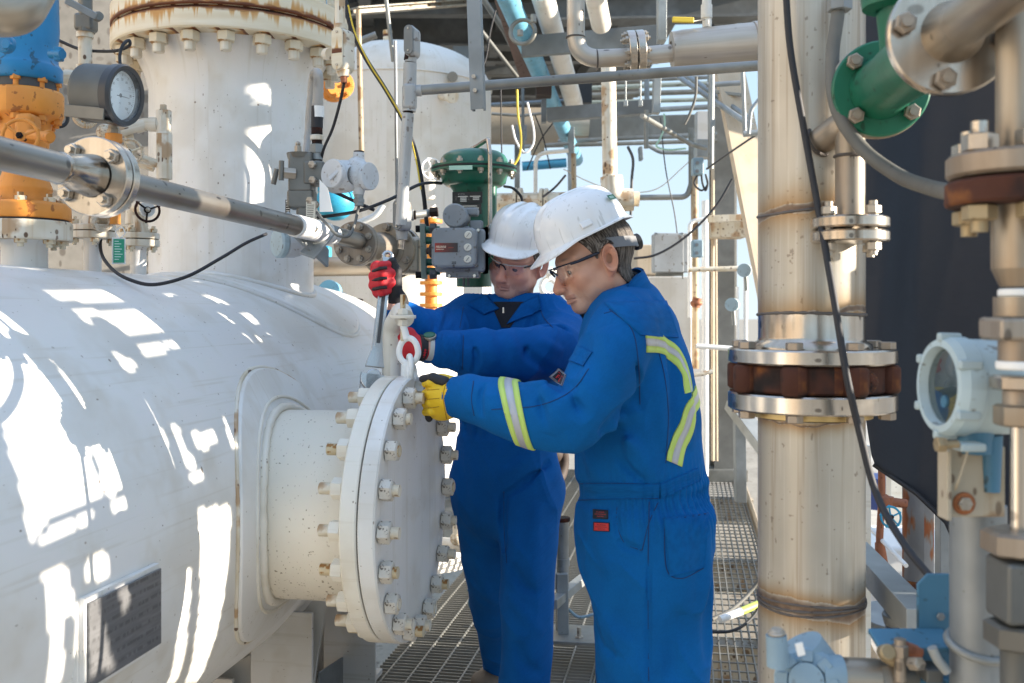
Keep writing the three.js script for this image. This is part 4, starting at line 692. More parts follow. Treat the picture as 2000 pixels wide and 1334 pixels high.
{
  const d = 3.2, t = T('valve_positioner', 'grey square valve positioner with three small dials and red label', 'positioner', P(895, 545, d));
  const f = V(-0.12, 0.02, 0.99).normalize(), s = V(0, 0, 0).crossVectors(UP, f).normalize(), u = V(0, 0, 0).crossVectors(f, s), c = P(888, 487, d);
  const q = (x, y, k = 0) => along(along(along(c, s, mm(x - 888, d)), u, -mm(y - 487, d)), f, k);
  const rr = (w, h, r) => { const k = new THREE.Shape(), a = w / 2, b = h / 2; k.moveTo(-a + r, -b); k.lineTo(a - r, -b); k.absarc(a - r, -b + r, r, -PI / 2, 0); k.lineTo(a, b - r); k.absarc(a - r, b - r, r, 0, PI / 2); k.lineTo(-a + r, b); k.absarc(-a + r, b - r, r, PI / 2, PI); k.lineTo(-a, -b + r); k.absarc(-a + r, -b + r, r, PI, 1.5 * PI); return k; };
  part(t, 'cover', slab(rr(mm(88, d), mm(78, d), 0.02), 0.05, at4(q(889, 485, -0.02), s, u, f), 0.008), M.greyInst);
  part(t, 'housing', [slab(rr(mm(100, d), mm(84, d), 0.012), 0.07, at4(q(896, 488, -0.092), s, u, f), 0.005), box(q(900, 533, -0.05), [mm(66, d), mm(16, d), 0.05], frame(s, u, f), 0.004)], M.greyInst);
  part(t, 'mount_plate', [slab(rr(0.06, mm(92, d), 0.004), 0.01, at4(q(940, 487, -0.06), V(0.2, 0, 0.98), UP, V(0.98, 0, -0.2)), 0.002)], M.galv);
  const lab = new THREE.PlaneGeometry(mm(45, d), mm(18, d)); lab.applyMatrix4(at4(q(875, 485, 0.0315), s, u, f));
  part(t, 'label', lab, new THREE.MeshPhysicalMaterial({ roughness: 0.5, map: canvas(512, 204, (g) => { const k = g.createLinearGradient(0, 0, 512, 0); k.addColorStop(0, '#a3352a'); k.addColorStop(0.45, '#6a2f2b'); k.addColorStop(1, '#2f2b2c'); g.fillStyle = k; g.fillRect(0, 0, 512, 204); g.fillStyle = '#efe3c6'; g.font = 'bold 62px sans-serif'; g.fillText('FIELDVUE', 22, 108, 230); g.font = 'bold 30px sans-serif'; g.fillText('Instruments', 24, 148, 190); g.fillStyle = '#d4502f'; g.font = '28px sans-serif'; g.fillText('DVC6010', 300, 116); }) }));
  for (const [x, y] of [[918, 461], [917, 485], [917, 508]]) { part(t, 'dial', disc(q(x, y, 0.026), f, mm(7.5, d), 0.009, 28), M.dialCream); part(t, 'needle', bar(q(x - 3, y + 4, 0.0365), q(x + 3, y - 4, 0.0365), 0.0012, 0.001, f, 0), M.darkGrey); }
  part(t, 'vent', [0, 1, 2, 3, 4, 5, 6].map((i) => cyl(q(887 + (i % 3) * 3 - (i > 5 ? -3 : 0), 513 + floor(i / 3) * 3, 0.03), q(887 + (i % 3) * 3 - (i > 5 ? -3 : 0), 513 + floor(i / 3) * 3, 0.032), 0.0016, 0.0016, 8)), M.black); t.children[t.children.length - 1].userData.kind = 'stuff';
  for (const [x, y] of [[933, 449], [930, 518], [876, 538], [926, 538]]) part(t, 'screw', cyl(q(x, y, -0.02), q(x, y, -0.012), 0.006, 0.005, 14), M.steelBright);
  part(t, 'terminal_box', [cyl(q(888, 421, -0.075), q(888, 421, 0.0), mm(24, d), mm(24, d), 40), box(q(916, 410, -0.06), [mm(26, d), mm(16, d), 0.05], frame(s, u, f), 0.008), box(q(893, 446, -0.06), [mm(42, d), mm(16, d), 0.05], frame(s, u, f), 0.008), box(q(925, 437, -0.06), [mm(26, d), mm(20, d), 0.03], frame(s, u, f), 0.006)], M.greyInst);
  part(t, 'terminal_cap', lathe(q(888, 421, 0.0), f, [[mm(24, d), 0], [mm(23.5, d), 0.005], [mm(21, d), 0.009], [0, 0.009]], 40), M.greyInst);
  for (const x of [901, 910]) part(t, 'drain_bolt', cyl(q(x, 542, -0.05), q(x, 557, -0.05), mm(2.6, d)), M.darkGrey);
  const b = T('yoke_bracket', 'green and grey bolted yoke plates left of the positioner', 'bracket', P(830, 545, 3.45));
  part(b, 'plate', bar(P(826, 438, 3.45), P(829, 545, 3.45), 0.05, 0.018, V(1, 0, 0)), M.greyGreen); for (const [x, y] of [[845, 449], [846, 470], [846, 530], [848, 512]]) part(b, 'spacer', cyl(P(826, y, 3.45), P(x + 14, y, 3.45), 0.013), M.green);
  for (const y of [446, 536]) { part(b, 'bolt', hex(P(840, y, 3.42), V(1, 0, 0.1), 0.032, 0.022), M.darkGrey); part(b, 'stud', cyl(P(812, y + 1, 3.45), P(824, y + 1, 3.45), 0.012), M.rustBolt); }
  part(b, 'feedback_arm', [ball(P(845, 490, 3.4), mm(15, 3.4), [0.6, 1, 0.6]), cyl(P(835, 490, 3.42), P(862, 492, 3.4), mm(7, 3.4))], M.rustDark);
}
// ---------------------------------------------------------------- cables in the middle distance
for (const [n, lab, pts, r, m] of [
  ['cable', 'black cable drooping from the small nozzles up to the sloping pipe', [[200, 440, 2.9], [196, 480, 2.88], [212, 518, 2.75], [250, 545, 2.65], [297, 556, 2.62], [360, 542, 2.68], [430, 505, 2.8], [480, 475, 2.95], [520, 457, 3.1]], 0.0048, 'rubber'],
  ['cable', 'black looped cable tail behind the pressure gauge', [[108, 76, 3], [150, 94, 3], [190, 100, 2.95], [236, 97, 2.9], [254, 86, 2.88], [252, 79, 2.88], [240, 88, 2.86], [234, 108, 2.85], [236, 136, 2.83]], 0.0048, 'rubber'],
  ['cable', 'thin black cable hanging from the white conduit box to the transmitter', [[672, 162, 2.95], [664, 200, 3.0], [650, 250, 3.05], [632, 292, 3.12], [624, 330, 3.2]], 0.0048, 'rubber'],
  ['cable', 'black cable sweeping from the transmitter up to the green actuator', [[620, 425, 3.2], [700, 412, 3.15], [760, 390, 3.2], [815, 362, 3.3], [840, 357, 3.4], [862, 358, 3.5]], 0.0055, 'rubber'],
  ['cable', 'black cable crossing behind the transmitter below its white tag', [[648, 372, 3.3], [690, 392, 3.3], [730, 410, 3.35]], 0.006, 'rubber'],
  ['cable', 'grey loop of flexible tube under the transmitter gland', [[618, 415, 3.1], [640, 440, 3.0], [660, 460, 2.98], [678, 462, 2.98], [692, 440, 3.05], [698, 415, 3.12], [701, 402, 3.15]], 0.0045, 'hose'],
  ['cable', 'black and yellow cable strung diagonally past the conduit box', [[672, -20, 3.4], [684, 50, 3.4], [712, 110, 3.4], [755, 178, 3.45], [795, 250, 3.5], [815, 310, 3.5], [826, 370, 3.5], [835, 450, 3.55]], 0.0075, 'rubber'],
  ['cable', 'yellow strand tied along the diagonal black cable', [[680, 10, 3.36], [692, 60, 3.36], [722, 125, 3.37], [752, 172, 3.42], [794, 248, 3.46], [812, 310, 3.46], [822, 370, 3.46]], 0.0028, 'yellow'],
  ['cable', 'black cable arching from behind the green actuator down to the left helmet', [[985, 364, 3.7], [1005, 370, 3.6], [1018, 385, 3.6], [1021, 410, 3.6]], 0.005, 'rubber'],
]) solo(n, cable(px(pts), r), M[m], lab, 'cable');
// ---------------------------------------------------------------- big welded stainless pipe with rusty wafer valve
const yAt = (y, d) => EYE - (y - HORIZON) / FPX * d;
{
  const d = 1.94, c = P(1584, 600, d), at = (y) => V(c.x, yAt(y, d), c.z), R = 0.1005, circ = 2 * PI * R;
  // mill finish, scratches and the brown heat tint beside each weld; bands at metres along the pipe
  const skinOf = (len, welds, s) => tex(1024, (u, v) => {
    const y = v * len, n = fbm(u, v, 3, 8, 5, s), st = fbm(u, v, 60, 3, 4, s + 3), fine = fbm(u, v, 160, 6, 2, s + 5);
    let c = mixc([0.72, 0.69, 0.64], [0.84, 0.82, 0.78], n); c = mixc(c, [0.64, 0.59, 0.53], sstep(0.5, 0.8, st) * 0.55); c = mixc(c, [0.9, 0.89, 0.87], sstep(0.55, 0.8, fine) * 0.3);
    const sc = sstep(0.79, 0.82, fbm(u, v, 70, 110, 3, s + 7)); c = mixc(c, [0.42, 0.37, 0.33], sc * 0.45);
    for (const [w, wd, up, dn] of welds) {
      const k = (y - w - 0.006 * sin(u * 2 * PI * 2 + w * 9) - 0.02 * (fbm(u, v, 14, 14, 3, s + 9) - 0.5));
      const a = abs(k) / wd; if (a < 1) c = mixc(c, mixc([0.34, 0.27, 0.23], [0.56, 0.47, 0.4], fbm(u, v, 60, 120, 3, s + 11)), (1 - a ** 3) * 0.9);
      else { const b = (abs(k) - wd) / (k > 0 ? up : dn); if (b < 1) c = mixc(c, mixc([0.6, 0.42, 0.22], [0.66, 0.6, 0.5], b), (1 - b) ** 1.3 * 0.6); }
    }
    return c;
  }, true, circ, len);
  const up = skinOf(1.2, [[0.0, 0.007, 0.06, 0.05], [(613 - 420) / FPX * d, 0.009, 0.07, 0.06]], 201), lo = skinOf(1.2, [[(1165 - 815) / FPX * d, 0.017, 0.04, 0.03], [0, 0.002, 0.03, 0.01]], 231);
  const mU = mat('pipeUpper', [0.8, 0.79, 0.77], { map: up, metalness: 0.55, roughness: 0.42, bumpMap: TX.bump, bumpScale: 0.0005 }), mL = mat('pipeLower', [0.8, 0.79, 0.77], { map: lo, metalness: 0.5, roughness: 0.45, bumpMap: TX.bump, bumpScale: 0.0005 });
  const t = T('stainless_riser', 'thick vertical stainless pipe with weld seams and a rusty valve between bright flanges', 'pipe', at(1500));
  part(t, 'pipe', lathe(at(613), UP, [[R, 0], [R, 1.2]], 72), mU); part(t, 'pipe', lathe(at(815), UP.clone().negate(), [[R, 0], [R, 1.2]], 72), mL);
  const bead = (y, r, wob) => sweep(Array.from({ length: 161 }, (_, j) => { const A = j / 160 * 2 * PI; return V(c.x + R * cos(A), yAt(y, d) + wob * sin(A * 2 + y), c.z + R * sin(A)); }), (q, l) => r * (0.7 + 0.6 * noise(l * 130, y, 9999, 9999, 3)), 8, false);
  part(t, 'weld_bead', bead(420, 0.0026, 0.004), M.weldBrown); part(t, 'weld_bead', bead(613, 0.003, 0.002), M.weldBrown); part(t, 'weld_bead', [bead(1160, 0.0022, 0.003), bead(1168, 0.0026, 0.0025), bead(1175, 0.0022, 0.003)], M.weldBrown);
  part(t, 'weld_neck', lathe(at(613), UP.clone().negate(), [[R, 0], [R, 0.045], [R * 1.02, 0.052], [R * 1.13, 0.058], [R * 1.14, 0.07]], 72, false), M.steelBright);
  part(t, 'flange', disc(at(708), UP, mm(159, d), mm(28, d), 96, 0.08, 0.003), M.steelBright); part(t, 'flange', disc(at(798), UP, mm(159, d), mm(34, d), 96, 0.08, 0.003), M.steelBright);
  part(t, 'gasket', lathe(at(812), UP, [[R, 0], [R * 1.14, 0], [R * 1.14, 0.012], [R, 0.012]], 64), M.brass);
  part(t, 'valve_body', lathe(at(764), UP, [[0.1, 0.002], [0.138, 0.002], [0.142, 0.006], [0.142, 0.05], [0.138, 0.054], [0.1, 0.054]], 64), M.rust);
  for (let k = 0; k < 8; k++) { const A = k / 8 * 2 * PI + 0.5, p = V(c.x + 0.14 * cos(A), 0, c.z + 0.14 * sin(A)); part(t, 'lug', lathe(p.clone().setY(yAt(763, d)), UP, [[0, 0], [0.02, 0.0], [0.0245, 0.005], [0.025, 0.03], [0.0245, 0.048], [0.02, 0.053], [0, 0.053]], 18, false), M.rust); place(t, 'bolt', HEX23, M.steelDull, p.clone().setY(yAt(680, d))); place(t, 'bolt', HEX23, M.steelDull, p.clone().setY(yAt(798, d) - 0.0145)); }
  part(t, 'boss', [ball(V(c.x - 0.02, yAt(736, d), c.z + 0.143), 0.024, [1.3, 0.9, 0.5]), ball(V(c.x + 0.05, yAt(738, d), c.z + 0.132), 0.028, [1.2, 0.9, 0.5])].slice(1), M.rust);
}
{
  const d = 1.8, t = T('branch_pipe', 'short stainless branch pipe with bolted flange pair beside the thick pipe', 'pipe', P(1660, 475, d));
  part(t, 'stub', pipe([P(1594, 282, 1.86), P(1642, 247, 1.81), P(1660, 228, d), P(1660, 330, d)], mm(28, d), 0.03, 28), M.steelWarmD); part(t, 'weld_ring', torus(P(1600, 277, 1.847), P(1642, 247, 1.81).sub(P(1594, 282, 1.86)), 0.028, 0.004), M.weldBrown);
  part(t, 'pipe', cyl(P(1660, 310, d), P(1660, 424, d), mm(28, d), mm(28, d), 32), M.steelDull); part(t, 'weld_bead', torus(P(1660, 305, d), UP, mm(28.5, d), 0.003), M.weldBrown);
  part(t, 'flange', disc(P(1660, 447, d), UP, mm(74, d), mm(22, d), 72, 0, 0.003), M.steelBright); part(t, 'flange', disc(P(1660, 474, d), UP, mm(74, d), mm(22, d), 72, 0, 0.003), M.steelBright);
  boltRing(t, P(1660, 449, d), UP, mm(57, d), 4, 0.024, 0.05, M.steel, 0.5);
}
solo('hose', cable(px([[1640, -30, 1.8], [1636, 30, 1.78], [1626, 110, 1.77], [1634, 210, 1.75], [1680, 285, 1.72], [1750, 340, 1.63], [1815, 366, 1.5], [1870, 378, 1.36]]), mm(13.5, 1.73), 16, 80), M.hose, 'thick grey hose curving from the thick pipe to the right edge flange', 'hose');
solo('hose_nut', [hex(P(1640, 22, 1.78), UP, mm(42, 1.78), mm(40, 1.78))], M.galv, 'grey hexagonal hose nut at the top edge', 'nut');
solo('cable', cable(px([[1534, -30, 1.82], [1543, 90, 1.82], [1568, 240, 1.81], [1597, 400, 1.79], [1630, 590, 1.73], [1655, 740, 1.7], [1678, 840, 1.7], [1712, 965, 1.68], [1768, 1066, 1.6], [1860, 1175, 1.5]]), 0.0062, 10, 90), M.rubber, 'long dark cable hanging down across the thick stainless pipe', 'cable');
// ---------------------------------------------------------------- green valve in the upper right corner
{
  const A = P(1862, 62, 1.28), B = P(1722, 172, 1.72), dv = B.clone().sub(A), L = dv.length(); dv.normalize();
  const t = T('green_valve', 'green valve with polished flanges and hex bolts in the upper right', 'valve', B);
  part(t, 'pipe', cyl(along(A, dv, -0.4), along(A, dv, -0.05), 0.029, 0.029, 36), M.steelWarm); part(t, 'weld_neck', lathe(along(A, dv, -0.06), dv, [[0.029, 0], [0.031, 0.008], [0.035, 0.035], [0.04, 0.06]], 36, false), M.steelWarm);
  part(t, 'flange', disc(A, dv, 0.08, 0.02, 72, 0, 0.003), M.steelBright); part(t, 'flange', disc(along(B, dv, 0.0225), dv, 0.084, 0.014, 72, 0, 0.003), M.steelWarm);
  part(t, 'body', [disc(along(A, dv, 0.022), dv, 0.066, 0.016, 64), lathe(along(A, dv, 0.036), dv, [[0.056, 0], [0.05, 0.03], [0.047, L - 0.09], [0.05, L - 0.06], [0.054, L - 0.038]], 48, false), disc(B, dv, 0.082, 0.02, 72, 0, 0.003)], M.greenBright);
  part(t, 'bonnet', [cyl(along(A, dv, L * 0.6), P(1752, -60, 1.5), 0.034, 0.036, 32), lathe(P(1752, 20, 1.5), UP, [[0.03, 0], [0.05, 0.004], [0.052, 0.02], [0.05, 0.03], [0.03, 0.034]], 40)], M.greenBright);
  boltRing(t, along(A, dv, 0.012), dv, 0.062, 4, 0.024, 0.034, M.steelDull, 0.18); boltRing(t, along(B, dv, 0.012), dv, 0.065, 4, 0.024, 0.04, M.steelDull, 0.75);
}
// ---------------------------------------------------------------- fittings stacked along the right edge
{
  const d = 1.2, x = 1990, at = (y, dx = 0) => P(x + dx, y, d), t = T('fitting_stack', 'upright stack of stainless fittings with rusty flange at the right edge', 'fittings', at(1250));
  const tube = (y0, y1, r, m, n, s = 32) => part(t, n, cyl(at(y0), at(y1), mm(r, d), mm(r, d), s), m), hx = (y0, y1, w, m, n = 'hex_nut') => part(t, n, hex(at(y1), UP, mm(w, d), mm(y1 - y0, d)), m);
  tube(300, -60, 42, M.steelWarm, 'pipe'); part(t, 'flange', disc(at(348), UP, mm(132, d), mm(46, d), 72, 0, 0.004), M.steelDull); part(t, 'rusty_flange', disc(at(402), UP, mm(134, d), mm(48, d), 72, 0, 0.003), M.rust);
  for (const [dx, dz] of [[-92, 0.02], [-20, 0.06], [-60, -0.05]]) { const p = at(0, dx); p.z += dz; const y = (q) => V(p.x, yAt(q, d), p.z); part(t, 'bolt', [hex(y(302), UP, mm(58, d), mm(34, d)), cyl(y(302), y(244), mm(16, d))], M.steelBright); part(t, 'nut', [hex(y(434), UP, mm(56, d), mm(30, d)), cyl(y(456), y(434), mm(16, d))], M.brassDull); }
  tube(525, 400, 50, M.steelWarm, 'nipple'); part(t, 'reducer', cyl(at(560), at(524), mm(34, d), mm(50, d), 32), M.steelWarm); part(t, 'ring', disc(at(580), UP, mm(38, d), mm(16, d), 32), M.whiteLight); tube(618, 580, 46, M.steelWarm, 'sleeve'); part(t, 'block', box(at(642), [mm(118, d), mm(46, d), mm(100, d)], null, 0.006), M.steelDull);
  tube(705, 665, 38, M.steelDull, 'sleeve'); part(t, 'ring', disc(at(722), UP, mm(42, d), mm(17, d), 32), M.whiteLight); hx(733, 762, 92, M.steelBright); tube(790, 760, 30, M.steelDull, 'sleeve'); hx(790, 832, 80, M.steelWarm); tube(1040, 830, 16, M.steelBright, 'tube', 24); part(t, 'tube', cyl(at(1040, 30), at(830, 30), mm(10, d), mm(10, d)), M.steel);
  hx(1036, 1082, 120, M.steelDull); part(t, 'block', box(at(1150, 10), [mm(110, d), mm(120, d), mm(100, d)], null, 0.006), M.taupeDark); hx(1215, 1262, 110, M.taupe); tube(1400, 1262, 34, M.taupeDark, 'pipe');
}
// ---------------------------------------------------------------- light blue transmitter with round window on its post
{
  const d = 1.3, c = P(1850, 754, d), f = V(-1, 0.03, 0.06).normalize(), R = mm(97, d), t = T('window_transmitter', 'pale blue transmitter housing with dark round window at right', 'transmitter', P(1880, 880, d));
  part(t, 'housing', lathe(along(c, f, -0.105), f, [[0, 0], [R * 0.7, 0], [R * 0.92, 0.012], [R * 0.96, 0.05], [R * 0.96, 0.086]], 56, false), M.instBlue);
  part(t, 'cap', lathe(along(c, f, -0.02), f, [[R * 0.96, -0.004], [R * 1.0, 0.002], [R * 1.0, 0.022], [R * 0.93, 0.032], [R * 0.8, 0.033], [R * 0.76, 0.022], [R * 0.75, 0.01]], 64), M.instBlue);
  const [u, v] = basis(f); for (let k = 0; k < 6; k++) { const A = k / 6 * 2 * PI + 0.5, e = u.clone().multiplyScalar(cos(A)).addScaledVector(v, sin(A)); part(t, 'lug', box(along(along(c, e, R * 0.98), f, 0.0), [0.012, 0.012, 0.03], quatTo(f, Z1), 0.003), M.instBlue); }
  part(t, 'window', disc(along(c, f, -0.01), f, R * 0.755, 0.012, 48), M.darkGlass); part(t, 'display', disc(along(along(c, f, 0.003), UP, -0.02), f, 0.008, 0.0015, 24), M.brackBlue);
  part(t, 'neck', [cyl(along(P(1905, 860, d), UP, 0.02), P(1905, 885, d), mm(36, d), mm(30, d)), cyl(P(1935, 850, d), P(1935, 960, d), mm(22, d), mm(17, d))], M.brackBlue); part(t, 'plug', [cyl(P(1832, 868, d - 0.05), P(1872, 868, d - 0.05), mm(7, d)), hex(P(1828, 868, d - 0.05), V(1, 0, 0), mm(26, d), mm(18, d))], M.brassDull); part(t, 'foot', box(P(1892, 872, d - 0.04), [mm(50, d), mm(16, d), 0.03], null, 0.004), M.instBlue);
  const p = T('mounting_post', 'galvanised post with beige mounting plate and rusty bolt below the window transmitter', 'post', P(1910, 1334, d));
  part(p, 'post', cyl(P(1910, 1480, d + 0.06), P(1910, 985, d + 0.06), mm(54, d), mm(54, d), 40), M.galv); part(p, 'plate', [box(P(1900, 940, d), [mm(122, d), mm(138, d), 0.008]), box(P(1845, 945, d - 0.01), [mm(10, d), mm(135, d), 0.03])], M.beige);
  part(p, 'bolt', hex(P(1882, 983, d - 0.005), V(0, 0, 1), mm(24, d), 0.008), M.steel); part(p, 'washer', disc(P(1882, 983, d - 0.004), V(0, 0, 1), mm(22, d), 0.003, 28), M.rustOrange); part(p, 'band', torus(P(1910, 1260, d + 0.06), V(0.1, 1, 0.25), mm(58, d), 0.006, 40, 8), M.galvLight); part(p, 'cord', cable(px([[1890, 880, d - 0.03], [1882, 910, d - 0.03], [1870, 945, d - 0.03], [1866, 956, d - 0.02]]), 0.0014, 6), M.beige);
}
// ---------------------------------------------------------------- blue transmitter and brackets along the bottom
{
  const d = 1.4, c = P(1575, 1330, d), f = V(-0.35, 0.35, 0.87).normalize(), t = T('bottom_transmitter', 'blue-grey transmitter head with ribbed cap cut by the bottom edge', 'transmitter', P(1570, 1334, d));
  const h = mm(70, d);
  part(t, 'housing', [lathe(along(c, f, -0.11), f, [[0, 0], [h * 0.8, 0.0], [h * 0.95, 0.014], [h, 0.06], [h * 0.92, 0.08]], 48, false), cyl(P(1520, 1300, d), P(1516, 1240, d), mm(22, d), mm(20, d)), cyl(P(1560, 1262, d + 0.05), P(1600, 1330, d + 0.05), mm(50, d), mm(60, d)), cyl(P(1600, 1320, d + 0.02), P(1642, 1322, d + 0.02), mm(42, d))], M.brackSoft);
  part(t, 'cap', lathe(along(c, f, -0.032), f, [[h * 0.9, 0], [h * 0.92, 0.016], [h * 0.8, 0.024], [h * 0.5, 0.026], [h * 0.48, 0.034], [0, 0.036]], 48), M.brackSoft);
  const [u, v] = basis(f); for (let k = 0; k < 8; k++) { const A = k / 8 * 2 * PI, e = u.clone().multiplyScalar(cos(A)).addScaledVector(v, sin(A)); part(t, 'rib', bar(along(along(c, e, h * 0.5), f, -0.004), along(along(c, e, h * 0.84), f, -0.006), 0.016, 0.008, f), M.brackSoft); }
  part(t, 'plug', [disc(P(1517, 1240, d), V(-0.1, 1, 0.1), mm(17, d), 0.006, 28), disc(P(1517, 1236, d), V(-0.1, 1, 0.1), mm(13, d), 0.006, 28)], M.steel); part(t, 'tag', box(P(1563, 1268, d - 0.09), [mm(14, d), mm(24, d), 0.003], new THREE.Quaternion().setFromAxisAngle(Z1, 0.25), 0.001), M.whiteLight);
  part(t, 'steel_neck', [cyl(P(1640, 1322, d + 0.02), P(1712, 1325, d + 0.02), mm(38, d), mm(38, d), 36), hex(P(1712, 1325, d + 0.02), V(1, 0, 0), mm(64, d), mm(30, d))], M.steelWarm);
  const b = T('blue_bracket', 'dark blue bent mounting bracket with bolts in the lower right', 'bracket', P(1790, 1300, 1.45)), e = 1.45;
  part(b, 'upright_plate', slab((() => { const s = poly([[-0.035, -0.14], [0.03, -0.14], [0.03, 0.09], [-0.02, 0.09], [-0.035, 0.075]]); return s; })(), 0.006, at4(P(1836, 1240, e), V(1, 0, 0), UP, Z1)), M.brackBlue);
  part(b, 'shelf', box(P(1780, 1250, e - 0.03), [mm(145, e), 0.008, 0.05], new THREE.Quaternion().setFromAxisAngle(X1, 0.25), 0.003), M.brackBlue); part(b, 'shelf', box(P(1800, 1322, e), [mm(105, e), mm(20, e), 0.06], null, 0.004), M.brackBlue); part(b, 'bolt', hex(P(1834, 1202, e - 0.002), Z1, mm(14, e), 0.008), M.galv);
  const g = T('bracket_fittings', 'small stainless and rusty fittings sitting on the blue bracket', 'fittings', P(1760, 1310, e));
  part(g, 'fitting', [cyl(P(1758, 1330, e - 0.06), P(1758, 1248, e - 0.06), mm(11, e)), hex(P(1758, 1282, e - 0.06), UP, mm(26, e), mm(22, e))], M.steelDull); part(g, 'fitting', [disc(P(1726, 1275, e - 0.05), V(0, 0.4, 1), mm(15, e), 0.02, 20), cyl(P(1726, 1278, e - 0.05), P(1760, 1296, e - 0.05), mm(13, e))], M.brassDull); part(g, 'rusty_union', cyl(P(1768, 1266, e - 0.05), P(1798, 1276, e - 0.05), mm(13, e), mm(12, e)), M.copper); part(g, 'lock_nut', hex(P(1780, 1296, e - 0.07), V(0.3, 0.3, 1), mm(22, e), 0.02), M.steel); part(g, 'valve_block', [cyl(P(1710, 1322, e - 0.02), P(1790, 1318, e - 0.02), mm(18, e)), box(P(1815, 1312, e - 0.05), [mm(32, e), mm(26, e), 0.04])], M.taupeDark);
  part(g, 'cable_clip', sweep(px([[1820, 1265, e - 0.1], [1832, 1290, e - 0.1], [1850, 1312, e - 0.1]]), mm(9, e), 12), M.galvLight);
}
solo('steel_tray_beam', [bar(P(1672, 1078, 2.35), P(1800, 1218, 1.72), 0.05, 0.05, UP, 0.002)], M.galvLight, 'short square galvanised beam slanting behind the blue bracket', 'beam');
{
  const t = T('pipe_coupling', 'grey grooved pipe coupling with rusty gap under the slanting beam', 'coupling', P(1762, 1240, 1.9)), c = P(1762, 1218, 1.9);
  part(t, 'hub', [disc(P(1762, 1240, 1.9), V(-0.3, 1, 0.1), mm(28, 1.9), mm(22, 1.9), 32), disc(P(1768, 1212, 1.9), V(-0.3, 1, 0.1), mm(28, 1.9), mm(20, 1.9), 32)].slice(0, 1), M.galv); part(t, 'hub', disc(P(1756, 1214, 1.9), V(-0.3, 1, 0.1), mm(28, 1.9), mm(22, 1.9), 32), M.galv); part(t, 'gasket', disc(P(1759, 1219, 1.9), V(-0.3, 1, 0.1), mm(25, 1.9), mm(8, 1.9), 32), M.rust);
}
// ---------------------------------------------------------------- navy sheet hanging behind the pipe
{
  const outl = [[1660, -60], [2080, -60], [2080, 1090], [1905, 1072], [1858, 1042], [1850, 1020], [1790, 963], [1706, 906], [1698, 872], [1690, 800], [1660, 780]];
  const dep = (x, y) => 2.55 - 0.0006 * (x - 1686) + 0.03 * sin((x - 1686) / 85) * sstep(1700, 1800, x) + 0.012 * n3(x / 70, y / 420, 0) + 0.006 * n3(x / 40 + y / 300, y / 300, 3);
  const s = poly(outl.map(([x, y]) => [(x - 1000) / 1000, -(y - 610) / 1000])); const nx = 60, ny = 110, pos = [], uv = [], idx = [], ok = [];
  const ins = (x, y) => { let c = false; for (let i = 0, j = outl.length - 1; i < outl.length; j = i++) { const [a, b] = outl[i], [e, f] = outl[j]; if ((b > y) !== (f > y) && x < (e - a) * (y - b) / (f - b) + a) c = !c; } return c; };
  for (let side = 0; side < 2; side++) for (let j = 0; j <= ny; j++) for (let i = 0; i <= nx; i++) {
    const x = lerp(1660, 2080, i / nx), top = -60; let bot = 780; for (let k = 0; k < 400; k++) { const y = 700 + k; if (ins(x + 0.01, y)) bot = y; } const y = lerp(top, bot, j / ny), p = P(x, y, dep(x, y) + side * 0.006); pos.push(p.x, p.y, p.z); uv.push(p.x, p.y);
  }
  for (let side = 0; side < 2; side++) for (let j = 0; j < ny; j++) for (let i = 0; i < nx; i++) { const q = side * (nx + 1) * (ny + 1) + j * (nx + 1) + i, w = q + nx + 1; side ? idx.push(q, q + 1, w, q + 1, w + 1, w) : idx.push(q, w, q + 1, q + 1, w, w + 1); }
  const n1 = (nx + 1) * (ny + 1); for (let i = 0; i < nx; i++) { const q = ny * (nx + 1) + i; idx.push(q, q + n1, q + 1, q + 1, q + n1, q + n1 + 1); } for (let j = 0; j < ny; j++) { const q = j * (nx + 1), w = q + nx + 1; idx.push(q, q + n1, w, w, q + n1, w + n1); }
  const g = new THREE.BufferGeometry(); g.setAttribute('position', new THREE.Float32BufferAttribute(pos, 3)); g.setAttribute('uv', new THREE.Float32BufferAttribute(uv, 2)); g.setIndex(idx); g.computeVertexNormals();
  const t = T('navy_tarpaulin', 'dark navy sheet hanging with slanted lower hem behind the thick pipe', 'tarpaulin', P(1800, 950, 2.5)); part(t, 'sheet', g, M.navy);
  part(t, 'hem', sweep(px([[1706, 907, 2.55], [1790, 964, 2.5], [1848, 1020, 2.46], [1858, 1043, 2.45], [1905, 1073, 2.42]]), 0.006, 8), M.rubber); part(t, 'strap_loop', sweep(px([[1852, 1010, 2.43], [1856, 990, 2.43], [1880, 1012, 2.42], [1882, 1040, 2.42], [1858, 1026, 2.43]]), 0.004, 8), M.black);
}
